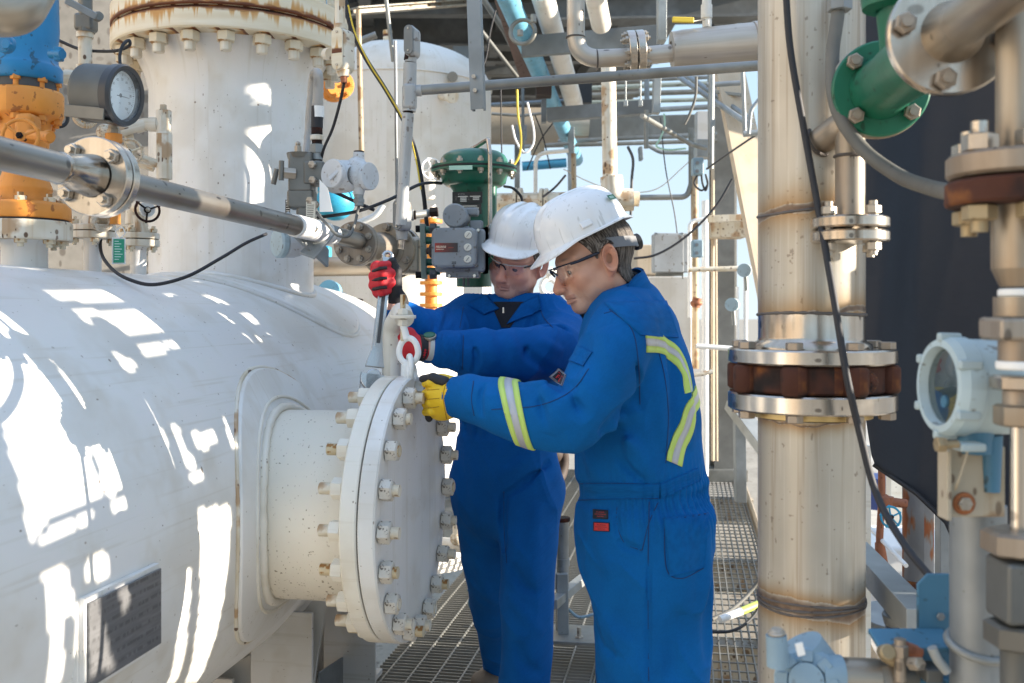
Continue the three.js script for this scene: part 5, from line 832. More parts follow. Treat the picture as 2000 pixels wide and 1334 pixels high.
// ---------------------------------------------------------------- plant behind the two men, front to back
// strut between two pixels at given distances: w, h in pixels at the first
const S2 = (x1, y1, d1, x2, y2, d2, w, h, up = UP) => bar(P(x1, y1, d1), P(x2, y2, d2), mm(w, d1), mm(h, d1), up);
const R2 = (pts, r, bend = 0.08, seg = 14) => pipe(px(pts), mm(r, pts[0][2]), bend, seg);
{
  const c = P(778, 400, 6.4), d = 6.4, t = T('white_tank', 'tall white tank with domed top behind the conduits', 'tank', V(c.x, 0, c.z));
  part(t, 'shell', vstack(c, [[1080, 181], [700, 181], [400, 181], [178, 181]], 96), M.tankWhite);
  part(t, 'dome', lathe(V(c.x, yAt(178, d), c.z), UP, Array.from({ length: 17 }, (_, i) => [max(0.001, mm(181, d) * cos(i / 16 * PI / 2)), mm(88, d) * sin(i / 16 * PI / 2)]), 96, false), M.tankWhite);
  part(t, 'weld_bead', torus(V(c.x, yAt(178, d), c.z), UP, mm(181.5, d), 0.006, 96, 6), M.tankWhite);
  const q = P(757, 95, 6.1); part(t, 'top_nozzle', [cyl(V(q.x, yAt(110, 6.1), q.z), V(q.x, yAt(60, 6.1), q.z), mm(9, 6.1)), disc(V(q.x, yAt(96, 6.1), q.z), UP, mm(14, 6.1), mm(10, 6.1), 32)], M.flangeRustUp);
  part(t, 'blind_port', [cyl(P(884, 150, 5.95), P(884, 150, 5.78), mm(10, 5.8), mm(10, 5.8), 28)], M.galvWarm); part(t, 'side_nozzle', [cyl(P(862, 188, 5.9), P(880, 190, 5.6), mm(8, 5.8)), disc(P(880, 188, 5.6), V(0.5, -0.2, 0.8), mm(13, 5.6), 0.03, 28)], M.oldWhite);
  const h = T('white_handwheel', 'round white valve wheel on the tank side left of the green actuator', 'handwheel', P(842, 332, 5.4)); handwheel(h, P(843, 330, 5.3), V(0.35, 0, 0.9), mm(20, 5.3), M.whiteLight, 4, M.tan); part(h, 'body', [cyl(P(838, 332, 5.4), P(838, 390, 5.4), mm(12, 5.4)), cyl(P(838, 400, 5.4), P(842, 560, 5.4), mm(13, 5.4))], M.tankWhite);
  const o = T('orange_globe_valve', 'small orange flanged valve behind the positioner', 'valve', P(842, 600, 5.2)); part(o, 'body', [vstack(P(842, 560, 5.2), [[640, 11], [600, 12], [470, 11], [425, 9]], 24)], M.orange);
  for (const y of [432, 462, 530, 552, 574, 596]) part(o, 'flange', disc(P(842, y + 4, 5.2), UP, mm(22, 5.2), mm(7, 5.2), 24), M.orange);
  const bv = T('cyan_valve', 'bright blue globe valve body behind the sloping pipe', 'valve', P(650, 425, 4.9)); part(bv, 'body', [ball(P(655, 395, 4.9), mm(38, 4.9), [1, 0.95, 1]), cyl(P(655, 370, 4.9), P(668, 350, 4.9), mm(20, 4.9)), disc(P(655, 375, 4.9), UP, mm(34, 4.9), 0.03)], M.cyan);
  const b2 = T('cyan_valve', 'blue valve wheel and flange low behind the drum', 'valve', P(640, 600, 5.2)); part(b2, 'body', [disc(P(648, 572, 5.2), V(-0.2, 0.2, 1), mm(22, 5.2), 0.05, 28), cyl(P(660, 580, 5.2), P(690, 594, 5.2), mm(13, 5.2)), cyl(P(640, 490, 5.2), P(628, 490, 5.2), mm(10, 5.2))], M.pipeBlue); part(b2, 'upper_part', [box(P(628, 492, 5), [mm(36, 5), mm(22, 5), 0.08], null, 0.01)], M.cyan); part(b2, 'nut', hex(P(696, 590, 5.2), V(1, -0.2, 0.2), mm(16, 5.2), 0.03), M.rustBolt);
  solo('process_pipe', [R2([[560, 522, 4.6], [730, 520, 4.6]], 19)], M.steelWarm, 'brownish stainless pipe running behind the column base', 'pipe');
  const ob = T('blue_orange_valve', 'blue valve on orange bonnet at the top behind the white column', 'valve', P(630, 190, 4.6)); part(ob, 'upper_body', vstack(P(640, 20, 4.6), [[38, 20], [38, 24], [30, 30], [-20, 32]], 32), M.blue); part(ob, 'bonnet', vstack(P(632, 60, 4.6), [[100, 20], [90, 26], [52, 28], [44, 24], [38, 12]], 32), M.orange);
  part(ob, 'flange', [disc(P(660, 168, 4.4), V(0.4, 0, 0.9), mm(28, 4.4), 0.04, 36), ball(P(652, 172, 4.45), mm(28, 4.45), [1, 1, 0.5])], M.orange); boltRing(ob, P(662, 168, 4.37), V(0.4, 0, 0.9), mm(21, 4.4), 6, 0.022, 0.03, M.orange, 0.2);
}
// pipes and supports overhead
const cableGroup = 'thin cables in the background';
for (const [n, lab, cat, g, m] of [
  ['blue_pipe', 'light blue diagonal pipe descending from the top centre', 'pipe', [R2([[985, -20, 5], [1126, 312, 8.6]], 22, 0, 24)], 'pipeBlue'],
  ['brown_beam', 'dull brown flat beam beside the light blue pipe', 'beam', [S2(976, -20, 5.2, 1028, 150, 6.4, 30, 14)], 'brown'],
  ['white_pipe', 'pale sloping pipe left of the stainless elbow at the top', 'pipe', [R2([[1056, -20, 5.2], [1122, 205, 7]], 23, 0, 24)], 'tankWhite'],
  ['white_pipe', 'short pale pipe stub right of the stainless elbow at the top', 'pipe', [R2([[1160, -20, 5], [1174, 48, 5.4]], 21, 0, 24)], 'tankWhite'],
  ['white_pipe', 'long white vertical pipe above the right helmet with rusty bands', 'pipe', [R2([[1188, 120, 4.6], [1192, 386, 4.6], [1248, 389, 4.6]], 14.5, 0.1, 24)], 'oldWhite'],
  ['pipe_elbow', 'wide rust stained elbow behind the right helmet', 'pipe elbow', [R2([[1194, 345, 4.55], [1198, 392, 4.55], [1236, 390, 4.55]], 22, 0.06, 24)], 'oldWhite'],
  ['sky_pipe', 'thin pale pipe with bend crossing the blue sky', 'pipe', [R2([[1248, 386, 7], [1342, 385, 7], [1350, 360, 7], [1350, 250, 7]], 5.5, 0.09)], 'galvWarm'],
  ['pipe_support', 'galvanised channel support spanning behind the stainless elbow', 'channel', [S2(1020, 92, 5.6, 1290, 70, 5.4, 14, 40)], 'greyPaint'],
  ['hanger_post', 'pale upright steel hanger post above the conduit', 'post', [S2(1292, -60, 5, 1292, 82, 5, 31, 16, X1)], 'galvLight'],
  ['hanger_post', 'pale lower hanger post with rusty end below the conduit', 'post', [S2(1283, 150, 5.4, 1281, 222, 5.4, 23, 14, X1)], 'galvLight'],
  ['pipe_rack_beam', 'grey rack beam with rusty flange under the blue pipe', 'beam', [S2(1070, 225, 6.4, 1285, 208, 6.2, 20, 26)], 'greyPaint'],
  ['rack_bracket', 'grey upright bracket plate at the left end of the rack beam', 'bracket', [S2(1062, 175, 6.5, 1062, 240, 6.5, 20, 10, X1)], 'greyPaint'],
  ['big_duct', 'wide beige round duct crossing behind the blue pipe', 'duct', [R2([[900, 245, 9.5], [1165, 248, 9.5]], 36, 0, 36)], 'duct'],
  ['big_duct', 'dark grey beam-like duct behind the white vertical pipe', 'duct', [S2(1150, 252, 9, 1400, 246, 9, 40, 40)], 'greyPaint'],
  ['duct_end', 'rounded beige duct end below the rack beam', 'duct', [R2([[1105, 240, 8], [1150, 241, 8]], 24, 0, 28)], 'duct'],
  ['rail_pipe', 'upper thin horizontal rail pipe against the sky', 'pipe', [R2([[1090, 276, 8.2], [1400, 262, 8.2]], 4.5)], 'galv'],
  ['rail_pipe', 'lower thin horizontal rail pipe against the sky', 'pipe', [R2([[1020, 286, 8], [1400, 275, 8]], 4)], 'galvWarm'],
  ['rail_pipe', 'third pale thin horizontal pipe left of the white vertical pipe', 'pipe', [R2([[1010, 288, 7.5], [1110, 280, 7.5]], 3.5)], 'galv'],
  ['sloping_conduit', 'thin pale sloping conduit right of the white vertical pipe', 'conduit', [R2([[1254, 226, 5], [1350, 282, 5.6], [1378, 290, 5.7]], 5)], 'galvWarm'],
  ['hanging_tube', 'short capped grey tube hanging over the sky', 'tube', [cyl(P(1262, 215, 6), P(1262, 290, 6), mm(4.5, 6))], 'galvWarm'],
  ['sky_bracket', 'small grey square plate hanging against the sky', 'plate', [S2(1250, 288, 8, 1252, 313, 8, 26, 6, X1)], 'greyPaint'],
  ['curved_rail', 'curved grey rail pipe at the top of the sky gap', 'pipe', [R2([[1262, 282, 8], [1290, 298, 8], [1350, 298, 8]], 4, 0.15)], 'galv'],
  ['blue_roll', 'bright blue horizontal pipe roll behind the green actuator', 'pipe', [R2([[1020, 325, 9], [1106, 318, 9]], 9)], 'blueSoft'],
  ['truss_girder', 'dark steel girder high behind the tank', 'girder', ibeam(P(640, 55, 9), P(1120, 52, 9.3), 0.22, mm(84, 9), 0.02), 'beamDark'],
  ['truss_girder', 'dark steel girder at the top right behind the insulated pipe', 'girder', ibeam(P(1080, 18, 8), P(1500, 10, 8), 0.2, mm(56, 8), 0.02), 'beamDark'],
  ['roof_beam', 'grey roof beam along the top edge near the conduit box', 'beam', ibeam(P(690, 22, 7.4), P(940, 3, 8.6), 0.12, 0.05, 0.01), 'beam'],
  ['perforated_post', 'galvanised post with a row of holes above the right helmet', 'post', [S2(1115, 250, 7.6, 1116, 420, 7.6, 25, 12, X1)], 'galv'],
  ['panel_wall', 'grey corrugated enclosure wall behind the left helmet', 'wall', [S2(1010, 270, 10, 1010, 420, 10, 190, 10, X1)], 'greyPaint'],
]) solo(n, g, M[m], lab, cat);
for (let k = 0; k < 11; k++) place(scene.getObjectByName('perforated_post'), 'hole', HOLEDISC, M.whiteLight, P(1125, 284 + k * 11, 7.55).sub(scene.getObjectByName('perforated_post').position));
{
  const t = T('pipe_clamp', 'steel clamp ring with bolts round the light blue pipe', 'clamp', P(1035, 70, 5.3)); part(t, 'ring', torus(P(1021, 62, 5.22), P(1126, 312, 8.6).sub(P(985, -20, 5)), mm(24, 5.2), 0.012, 36, 8), M.galvWarm); part(t, 'bolt', hex(P(1042, 44, 5.1), UP, 0.03, 0.04), M.galvWarm); part(t, 'bolt', hex(P(1016, 70, 5.1), UP, 0.03, 0.03), M.galvWarm);
  const d = 3.5, e = T('stainless_line', 'stainless pipe elbow and bolted flanges leading into thick metal insulation', 'pipe', P(1240, 140, d));
  part(e, 'pipe', pipe([P(1124, -60, d), P(1125, 116, d), P(1225, 112, d), P(1320, 103, d)], mm(17.5, d), 0.085, 28), M.steelWhite); part(e, 'weld_bead', torus(P(1124, 73, d), UP, mm(18, d), 0.003), M.weldBrown); part(e, 'weld_bead', torus(P(1166, 116, d), V(1, 0.05, 0), mm(18, d), 0.003), M.weldBrown);
  const ax = P(1320, 103, d).sub(P(1225, 111, d)).normalize(); part(e, 'flange', disc(P(1226, 102, d), ax, mm(41, d), mm(15, d), 56), M.steelBright); part(e, 'flange', disc(P(1243, 101, d), ax, mm(41, d), mm(15, d), 56), M.steelBright); boltRing(e, P(1242, 101, d), ax, mm(33, d), 8, 0.02, 0.056, M.steel, 0.2);
  part(e, 'insulation', [lathe(P(1311, 99, d), P(1480, 85, d).sub(P(1311, 99, d)), [[mm(18, d), 0], [mm(36, d), 0.002], [mm(37, d), 0.03], [mm(38, d), 0.034], [mm(41, d), mm(160, d)], [mm(43, d), mm(163, d)], [mm(43, d), mm(230, d)]], 56, false)], M.steelWhite);
  part(e, 'band', torus(P(1472, 86, d), ax, mm(42, d), 0.003, 48, 6), M.steelDull); part(e, 'small_valve', [cyl(P(1381, 54, d), P(1380, -30, d), mm(9, d)), cyl(P(1380, 36, d), P(1380, 10, d), mm(11, d)), hex(P(1381, 50, d), UP, mm(17, d), mm(10, d))], M.tankWhite); part(e, 'yellow_lever', box(P(1334, 39, d - 0.04), [mm(42, d), mm(11, d), 0.012], new THREE.Quaternion().setFromAxisAngle(Z1, -0.03), 0.004), M.yellow); part(e, 'lever_arm', bar(P(1352, 42, d - 0.03), P(1378, 38, d - 0.01), 0.006, 0.004), M.steel);
}
// roof of open grating over the far aisle
{
  const t = T('roof_grating', 'open grating roof letting slots of sky through at the top', 'grating', V(0, 4.2, -10)), a = [], y = 4.2;
  for (let i = 0; i < 120; i++) { const z = -8.2 - i * 0.055; a.push(box(V(-0.55, y, z), [3.6, 0.05, 0.028], new THREE.Quaternion().setFromAxisAngle(UP, 0.45), 0)); }
  part(t, 'slats', a, M.beamDark).userData.kind = 'stuff';
  const ds = [[-2.3, 'left'], [-1.2, 'second'], [0.0, 'third'], [1.1, 'right']];
  ds.forEach(([x]) => part(t, 'joist', bar(V(x, 4.08, -8), V(x - 0.6, 4.08, -14.5), 0.1, 0.16), M.beamDark)); for (const z of [-8.6, -10.2, -11.8, -13.4]) part(t, 'cross_beam', bar(V(-2.6, 4.02, z), V(1.5, 4.02, z), 0.12, 0.1), M.beamDark);
  part(t, 'solid_plate', [bar(V(0.2, 4.25, -8.0), V(0.2, 4.25, -14.6), 2.8, 0.02)], M.beamDark);
}
// slim uprights left of the actuator
for (const [lab, pts, r, m] of [
  ['thin grey upright tube between the conduit and the white tank', [[772, 80, 4.5], [776, 480, 4.5]], 3, 'galv'], ['brown stained upright pipe right of the white column', [[700, 20, 5], [706, 300, 5]], 5, 'tanPipe'], ['second thin upright tube left of the tank dome', [[752, -20, 5.2], [768, 120, 5.2]], 4, 'galvWarm'],
  ['grey pipe stub meeting the white conduit box', [[684, 88, 5.4], [735, 68, 5.4]], 7, 'galvWarm'], ['pale bent tube below the sloping pipe end', [[690, 440, 4.2], [735, 420, 4.2], [748, 400, 4.2]], 6, 'whiteLight'],
]) solo('upright_tube', R2(pts, r), M[m], lab, 'tube');
// cable tangle
for (const [lab, pts, r, m] of [
  ['long thin blue-grey cable falling in front of the sky to the grey box', [[1290, 230, 6], [1300, 330, 6], [1318, 420, 6], [1330, 520, 6], [1334, 545, 6]], 1.3, 'darkGrey'], ['dark cable drooping from the tan duct to behind the right helmet', [[1430, 350, 5], [1400, 400, 5], [1340, 462, 5], [1280, 498, 5], [1238, 505, 5]], 2.6, 'rubber'],
  ['pinkish thin cord sagging across the sky', [[1100, 330, 7], [1150, 355, 7], [1210, 374, 7], [1280, 370, 7], [1330, 330, 7], [1366, 296, 7]], 1, 'tan'], ['hose end with orange collar hanging by the insulation', [[1360, 150, 4.4], [1358, 190, 4.4], [1346, 225, 4.4], [1337, 243, 4.4]], 3, 'hose'],
  ['green thin hose hanging below the pale hanger post', [[1297, 222, 6], [1298, 245, 6], [1290, 270, 6], [1282, 285, 6], [1300, 292, 6], [1340, 290, 6]], 2, 'greenPale'], ['black cable beside the white vertical pipe against the sky', [[1226, 286, 5.5], [1236, 310, 5.5], [1234, 350, 5.5], [1232, 420, 5.5]], 3, 'darkGrey'],
  ['yellow cable falling right of the strut channel', [[1010, 175, 4.6], [1012, 225, 4.6], [1018, 270, 4.6], [1014, 305, 4.6], [1000, 328, 4.6]], 2.6, 'yellow'], ['white cable loop right of the strut channel', [[1000, 245, 4.8], [1008, 275, 4.8], [1025, 298, 4.8], [1040, 285, 4.8], [1043, 260, 4.8], [1030, 200, 4.8]], 2.2, 'whiteLight'],
  ['black cable hanging left of the yellow cable', [[978, 175, 4.6], [979, 240, 4.6], [980, 300, 4.6]], 1.6, 'rubber'], ['black cable sloping behind the left helmet', [[1060, 385, 5], [1085, 365, 5], [1105, 342, 5]], 2.5, 'rubber'],
  ['crossed black wire left of the blue pipe foot', [[1045, 225, 7], [1060, 265, 7], [1075, 330, 7]], 1.4, 'rubber'], ['other crossed black wire left of the blue pipe foot', [[1080, 240, 7], [1055, 275, 7], [1030, 330, 7]], 1.4, 'rubber'],
  ['black wire curl at the top right of the strut channel', [[968, 20, 4.6], [958, 60, 4.6], [950, 110, 4.6], [942, 135, 4.6]], 1.8, 'rubber'], ['dark cable lying along the tan duct', [[1380, 330, 5.2], [1440, 288, 5], [1482, 260, 4.9]], 2, 'darkGrey'],
]) solo('cable', cable(px(pts), mm(r, pts[0][2]), 6, 40), M[m], lab, 'cable');
// piping behind the helmets
{
  const d = 6, t = T('flanged_line', 'white flanged pipe run behind the two helmets', 'pipe', P(1020, 420, d)); part(t, 'pipe', R2([[940, 396, d], [1110, 393, d]], 18, 0, 24), M.oldWhite);
  for (const [x, r] of [[1004, 28], [1014, 28], [1055, 27], [1064, 27]]) part(t, 'flange', disc(P(x, 395, d), V(1, 0.02, 0.15), mm(r, d), mm(7, d), 36), M.oldWhite);
  const e = T('white_eye_bolt', 'white eye bolt and lug between the two men', 'eye bolt', P(1072, 590, 5)); part(e, 'ring', torus(P(1072, 560, 5), V(0.2, 0, 1), mm(15, 5), mm(5.5, 5), 28, 10), M.whiteLight); part(e, 'shank', [cyl(P(1072, 545, 5), P(1073, 522, 5), mm(6, 5)), disc(P(1072, 535, 5), UP, mm(24, 5), 0.02)], M.whiteLight);
  const w = T('white_vessel_end', 'sunlit white round vessel end behind the left man', 'vessel', P(1090, 640, 7)); part(w, 'shell', lathe(P(1040, 655, 7), V(1, 0, 0.1), [[0, -0.14], [0.2, -0.1], [0.3, 0], [0.3, 0.5], [0, 0.5]], 56, false), M.tankWhite);
}
// right hand background: column, duct, boxes, uprights
{
  const t = T('steel_column', 'grey steel column standing at the end of the grating', 'column', P(1412, 935, 8.4)), d = 8.4, a = P(1412, 935, d), b = P(1412, -60, d);
  part(t, 'column', ibeam(a, b, mm(38, d), mm(44, d), 0.016, V(0.25, 0, 1)), M.beamGrey); part(t, 'base_plate', box(a.clone().add(V(0, 0.05, 0)), [0.34, 0.1, 0.34]), M.galvWarm); part(t, 'cover_panel', box(V(a.x - 0.01, (a.y + b.y) / 2, a.z + mm(25, d)), [mm(40, d), (b.y - a.y) * 0.999, 0.008]), M.beamGrey);
  solo('duct_chute', [S2(1420, 120, 5.6, 1530, 660, 4.9, 60, 14, V(0.2, 0.1, 1))], M.tan, 'tan sheet metal chute slanting behind the thick pipe', 'duct'); solo('chute_band', [S2(1398, 180, 5.5, 1452, 186, 5.45, 6, 6)], M.galvWarm, 'thin band across the tan chute', 'band');
  const j = T('junction_box', 'grey square junction box against the sky right of the right helmet', 'junction box', P(1308, 535, 6)), e = 6; part(j, 'box', box(P(1308, 495, e), [mm(63, e), mm(76, e), 0.14], new THREE.Quaternion().setFromAxisAngle(UP, 0.1), 0.008), M.greyInst); part(j, 'door', box(P(1306, 495, e - 0.075), [mm(58, e), mm(72, e), 0.01], new THREE.Quaternion().setFromAxisAngle(UP, 0.1), 0.004), M.greyInst); for (const x of [1281, 1332]) part(j, 'hinge', box(P(x, 457, e - 0.05), [mm(6, e), mm(5, e), 0.03]), M.galv); part(j, 'mount', S2(1280, 537, e, 1335, 536, e, 6, 6), M.galvWarm);
  const w = T('equipment_panel', 'pale equipment panel under the grey junction box', 'panel', P(1290, 760, 7)); part(w, 'panel', box(P(1290, 665, 7), [mm(98, 7), mm(245, 7), 0.5], null, 0.01), M.panelWhite); part(w, 'top', box(P(1280, 510, 7.3), [mm(90, 7), mm(60, 7), 0.4], null, 0.01), M.tan);
  for (const [lab, pts, r, m] of [
    ['white upright pipe right of the pale panel', [[1377, 392, 6.6], [1377, 930, 6.6]], 6.5, 'whiteLight'], ['thin white pipe loop left of the white upright', [[1347, 620, 6.5], [1347, 432, 6.5], [1375, 428, 6.5]], 4, 'whiteLight'], ['thick grey upright behind the pipe loop', [[1356, 320, 7], [1358, 720, 7]], 7, 'tanPipe'], ['thin brown upright beside the white upright', [[1392, 260, 7], [1392, 900, 7]], 3.5, 'tan'],
    ['pale upright conduit at the top beside the tan chute', [[1390, 130, 5.2], [1388, 330, 5.2]], 6, 'galvLight'], ['white horizontal branch pipe at mid height behind the right man', [[1340, 527, 6.4], [1450, 524, 6.4]], 5, 'oldWhite'], ['thin upper horizontal branch to the thick pipe', [[1360, 676, 6], [1450, 682, 6]], 5, 'whiteLight'], ['thin lower horizontal branch to the thick pipe', [[1345, 734, 6], [1392, 726, 6]], 4.5, 'oldWhite'],
    ['upper pale sloping conduit behind the insulation', [[1325, 150, 6], [1470, 248, 5]], 5, 'galvLight'], ['lower pale sloping conduit behind the insulation', [[1345, 150, 6.1], [1470, 236, 5.2]], 5, 'galvLight'], ['thin upright tube left of the thick pipe', [[1450, 130, 5], [1455, 265, 5]], 4, 'galvLight'], ['bent pale tube hugging the thick pipe', [[1482, 195, 4.6], [1466, 215, 4.6], [1462, 262, 4.6]], 4, 'galvLight'], ['short horizontal stub tube left of the thick pipe', [[1452, 262, 4.7], [1490, 258, 4.7]], 6, 'galvLight'], ['narrow white upright behind the right man at the column', [[1398, 440, 7.4], [1400, 900, 7.4]], 2.5, 'tan'],
    ['thin horizontal rail over the tan chute top', [[1380, 166, 5.3], [1445, 162, 5.3]], 5, 'galv'],
    ['slim pole left of the thick pipe flange', [[1440, 560, 6], [1442, 800, 6]], 3, 'whiteLight'], ['second slim pole left of the thick pipe flange', [[1456, 520, 6], [1456, 760, 6]], 4, 'whiteLight'],
  ]) solo('upright_pipe', R2(pts, r), M[m], lab, 'pipe');
  solo('corroded_fitting', [cyl(P(1358, 600, 6.3), P(1362, 582, 6.3), mm(9, 6.3)), ball(P(1360, 592, 6.3), mm(11, 6.3), [1.1, 0.7, 1])], M.copper, 'rust brown cap on the uprights behind the right man', 'cap');
  for (const [x, y, d2, lab] of [[1362, 326, 5.6, 'small blue-grey junction box on the upright against the sky'], [1361, 486, 6.2, 'small blue-grey switch box beside the grey junction box']]) { const q = T('switch_box', lab, 'switch box', P(x, y, d2)); part(q, 'box', box(P(x, y, d2), [mm(21, d2), mm(34, d2), 0.07], null, 0.008), M.brackSoft); for (const k of [-8, 8]) part(q, 'knob', cyl(P(x, y + k, d2 - 0.03), P(x, y + k, d2 - 0.05), mm(3.5, d2)), M.greyInst); }
  for (const [x, y, lab] of [[1456, 528, 'upper small blue transmitter left of the thick pipe'], [1432, 595, 'lower small blue transmitter left of the thick pipe']]) { const q = T('small_transmitter', lab, 'transmitter', P(x, y, 5.2)); part(q, 'head', [cyl(P(x, y, 5.25), P(x - 3, y, 5.1), mm(13, 5.2), mm(13, 5.2), 28)], M.instBlue); part(q, 'stem', [cyl(P(x, y + 10, 5.2), P(x + 2, y + 40, 5.2), mm(4, 5.2))], M.galvLight); }
  const l = T('loose_cable', 'looped black wires under the small junction box', 'cable', P(1375, 370, 5.6)); for (const k of [0, 8]) part(l, 'wire', cable(px([[1362 + k, 342, 5.6], [1356 + k * 2, 358, 5.6], [1370 + k, 372, 5.6], [1382, 360, 5.6], [1378, 340, 5.6]]), 0.006, 6, 30), M.rubber);
  solo('beam_stub', [S2(1382, 428, 6, 1455, 425, 6, 10, 14)], M.oldWhite, 'pale rusty horizontal beam across the steel column', 'beam'); solo('lamp_housing', [slab(poly([[-0.14, -0.08], [0.1, -0.08], [0.14, 0.06], [-0.16, 0.06]]), 0.2, at4(P(1418, 445, 7), X1, UP, Z1))], M.beige, 'beige wedge shaped housing on the steel column', 'housing');
  solo('stair_stringer', [S2(1432, 790, 5.6, 1560, 960, 5.0, 34, 20)], M.galvLight, 'perforated galvanised tray slanting behind the thick pipe', 'tray'); solo('toe_post', [S2(1444, 810, 6.5, 1446, 980, 6.5, 24, 20, X1)], M.greyPaint, 'grey post under the slanting tray', 'post');
}
// lower right background beside the navy sheet
{
  const t = T('rusty_pole', 'peeling rusty steel pole below the navy sheet', 'pole', P(1793, 1190, 3.5)), d = 3.5; part(t, 'pole', cyl(P(1793, 1330, d), P(1793, 880, d), mm(29, d), mm(29, d), 36), M.flake); part(t, 'rust_patch', disc(P(1793, 1170, d), UP, mm(30, d), mm(40, d), 36), M.rust);
  const v = T('blue_wheel_valve', 'rusty small pipe with bright blue valve handwheel', 'valve', P(1740, 1190, 3.4)), e = 3.4; part(v, 'pipe', R2([[1722, 880, e], [1722, 980, e], [1718, 1050, e], [1718, 1090, e]], 7, 0.02), M.copper); part(v, 'elbow', [cyl(P(1722, 978, e), P(1770, 984, e), mm(9, e)), ball(P(1726, 978, e), mm(14, e)), cyl(P(1735, 970, e), P(1735, 990, e), mm(10, e))], M.copper); handwheel(v, P(1740, 1010, e - 0.1), V(0.1, 0.2, 1), mm(20, e - 0.1), M.cyan, 5, M.rust); part(v, 'foot', [cyl(P(1718, 1060, e), P(1722, 1100, e), mm(9, e), mm(12, e))], M.copper);
  for (const [lab, pts, w, m] of [['cream post just right of the thick pipe', [1692, 870, 3.2, 1692, 1330, 3.2], 14, 'cream'], ['second cream post behind the blue wheel', [1748, 900, 4.2, 1746, 1090, 4.2], 26, 'cream'], ['galvanised post right of the rusty pole', [1845, 980, 3.0, 1845, 1160, 3.0], 28, 'galv']]) solo('upright_post', [S2(...pts, w, w, X1)], M[m], lab, 'post');
  solo('guard_rail', R2([[1698, 1030, 3.5], [1770, 1105, 3.2]], 4), M.whiteLight, 'thin white rail sloping behind the blue wheel', 'rail'); solo('blue_drum', [cyl(P(1720, 990, 6), P(1720, 930, 6), mm(40, 6), mm(40, 6), 36)], M.navyBlue, 'dark blue barrel seen behind the cream post', 'barrel');
  solo('round_cover', [disc(P(1735, 1215, 3.4), V(0, 1, 0.2), mm(55, 3.4), 0.03, 48)], M.galvLight, 'flat round grey cover on the white ground', 'cover'); solo('white_block', [box(P(1730, 1120, 3.9), [0.5, 0.3, 0.4], null, 0.02)], M.whiteLight, 'white concrete block behind the slanting beam', 'block');
}
// instrument stand on the grating between the men
{
  const d = 4.0, t = T('floor_stand', 'galvanised instrument stand bolted to the grating between the men', 'stand', P(1105, 1255, d));
  part(t, 'base_plate', box(P(1130, 1240, d), [0.3, 0.014, 0.22], new THREE.Quaternion().setFromAxisAngle(UP, -0.15)), M.galvWarm); part(t, 'post', [S2(1100, 1250, d, 1098, 1120, d, 14, 22, X1)], M.galvLight); part(t, 'strut', [S2(1080, 1180, d - 0.1, 1140, 1130, d + 0.25, 18, 18)], M.galvLight); part(t, 'pole', cyl(P(1098, 1240, d + 0.05), P(1098, 1015, d + 0.05), mm(13, d), mm(13, d), 28), M.galv); part(t, 'cap', disc(P(1098, 1018, d + 0.05), UP, mm(16, d), mm(8, d), 28), M.rustBolt); part(t, 'coupling', cyl(P(1098, 1105, d + 0.05), P(1098, 1090, d + 0.05), mm(15, d), mm(15, d)), M.galv);
  part(t, 'small_conduit', [cyl(P(1081, 1150, d), P(1080, 1050, d), mm(7, d)), box(P(1080, 1085, d), [mm(16, d), mm(50, d), 0.04], null, 0.008)], M.conduit); part(t, 'anchor_bolt', [hex(P(1131, 1252, d - 0.05), UP, 0.03, 0.02), cyl(P(1131, 1245, d - 0.05), P(1131, 1225, d - 0.05), 0.008)], M.steel);
  solo('cable', cable(px([[1080, 1010, 4.1], [1060, 1120, 4.0], [1050, 1190, 3.95]]), 0.01, 8), M.hose, 'grey cable beside the floor stand', 'cable'); solo('brown_hose_reel', [torus(P(1085, 905, 4.6), V(0.9, 0, 0.5), mm(34, 4.6), mm(12, 4.6), 28, 12), ball(P(1078, 885, 4.6), mm(22, 4.6))], M.rustDark, 'dark brown rusted fitting visible between the two men', 'fitting');
  for (const [lab, pts, r, m] of [['grey cable looping over the grating right of the right man', [[1500, 1100, 4.6], [1470, 1150, 4.6], [1430, 1190, 4.5], [1390, 1210, 4.4]], 4, 'hose'], ['black cable looping over the grating near the thick pipe', [[1495, 1160, 4.3], [1470, 1205, 4.2], [1430, 1232, 4.1], [1385, 1235, 4.1]], 3, 'rubber'], ['blue cable coil behind the left man\'s legs', [[915, 1150, 4.4], [930, 1180, 4.4], [960, 1195, 4.4], [925, 1192, 4.4], [918, 1172, 4.4], [945, 1155, 4.4]], 3.5, 'brackBlue'], ['blue-grey cable right of the floor stand', [[1110, 1190, 4.1], [1130, 1205, 4.1], [1160, 1200, 4.1]], 3, 'brackSoft']]) solo('floor_cable', cable(px(pts), mm(r, pts[0][2]), 8, 40), M[m], lab, 'cable');
  const h = T('hose_end', 'white tipped yellow-green hose end lying on the grating', 'hose', P(1440, 1200, 4.2)); part(h, 'tip', cyl(P(1406, 1210, 4.15), P(1448, 1194, 4.2), mm(7, 4.2), mm(7.5, 4.2)), M.whiteLight); part(h, 'hose', cyl(P(1448, 1194, 4.2), P(1500, 1172, 4.3), mm(7.5, 4.2)), M.lime);
}
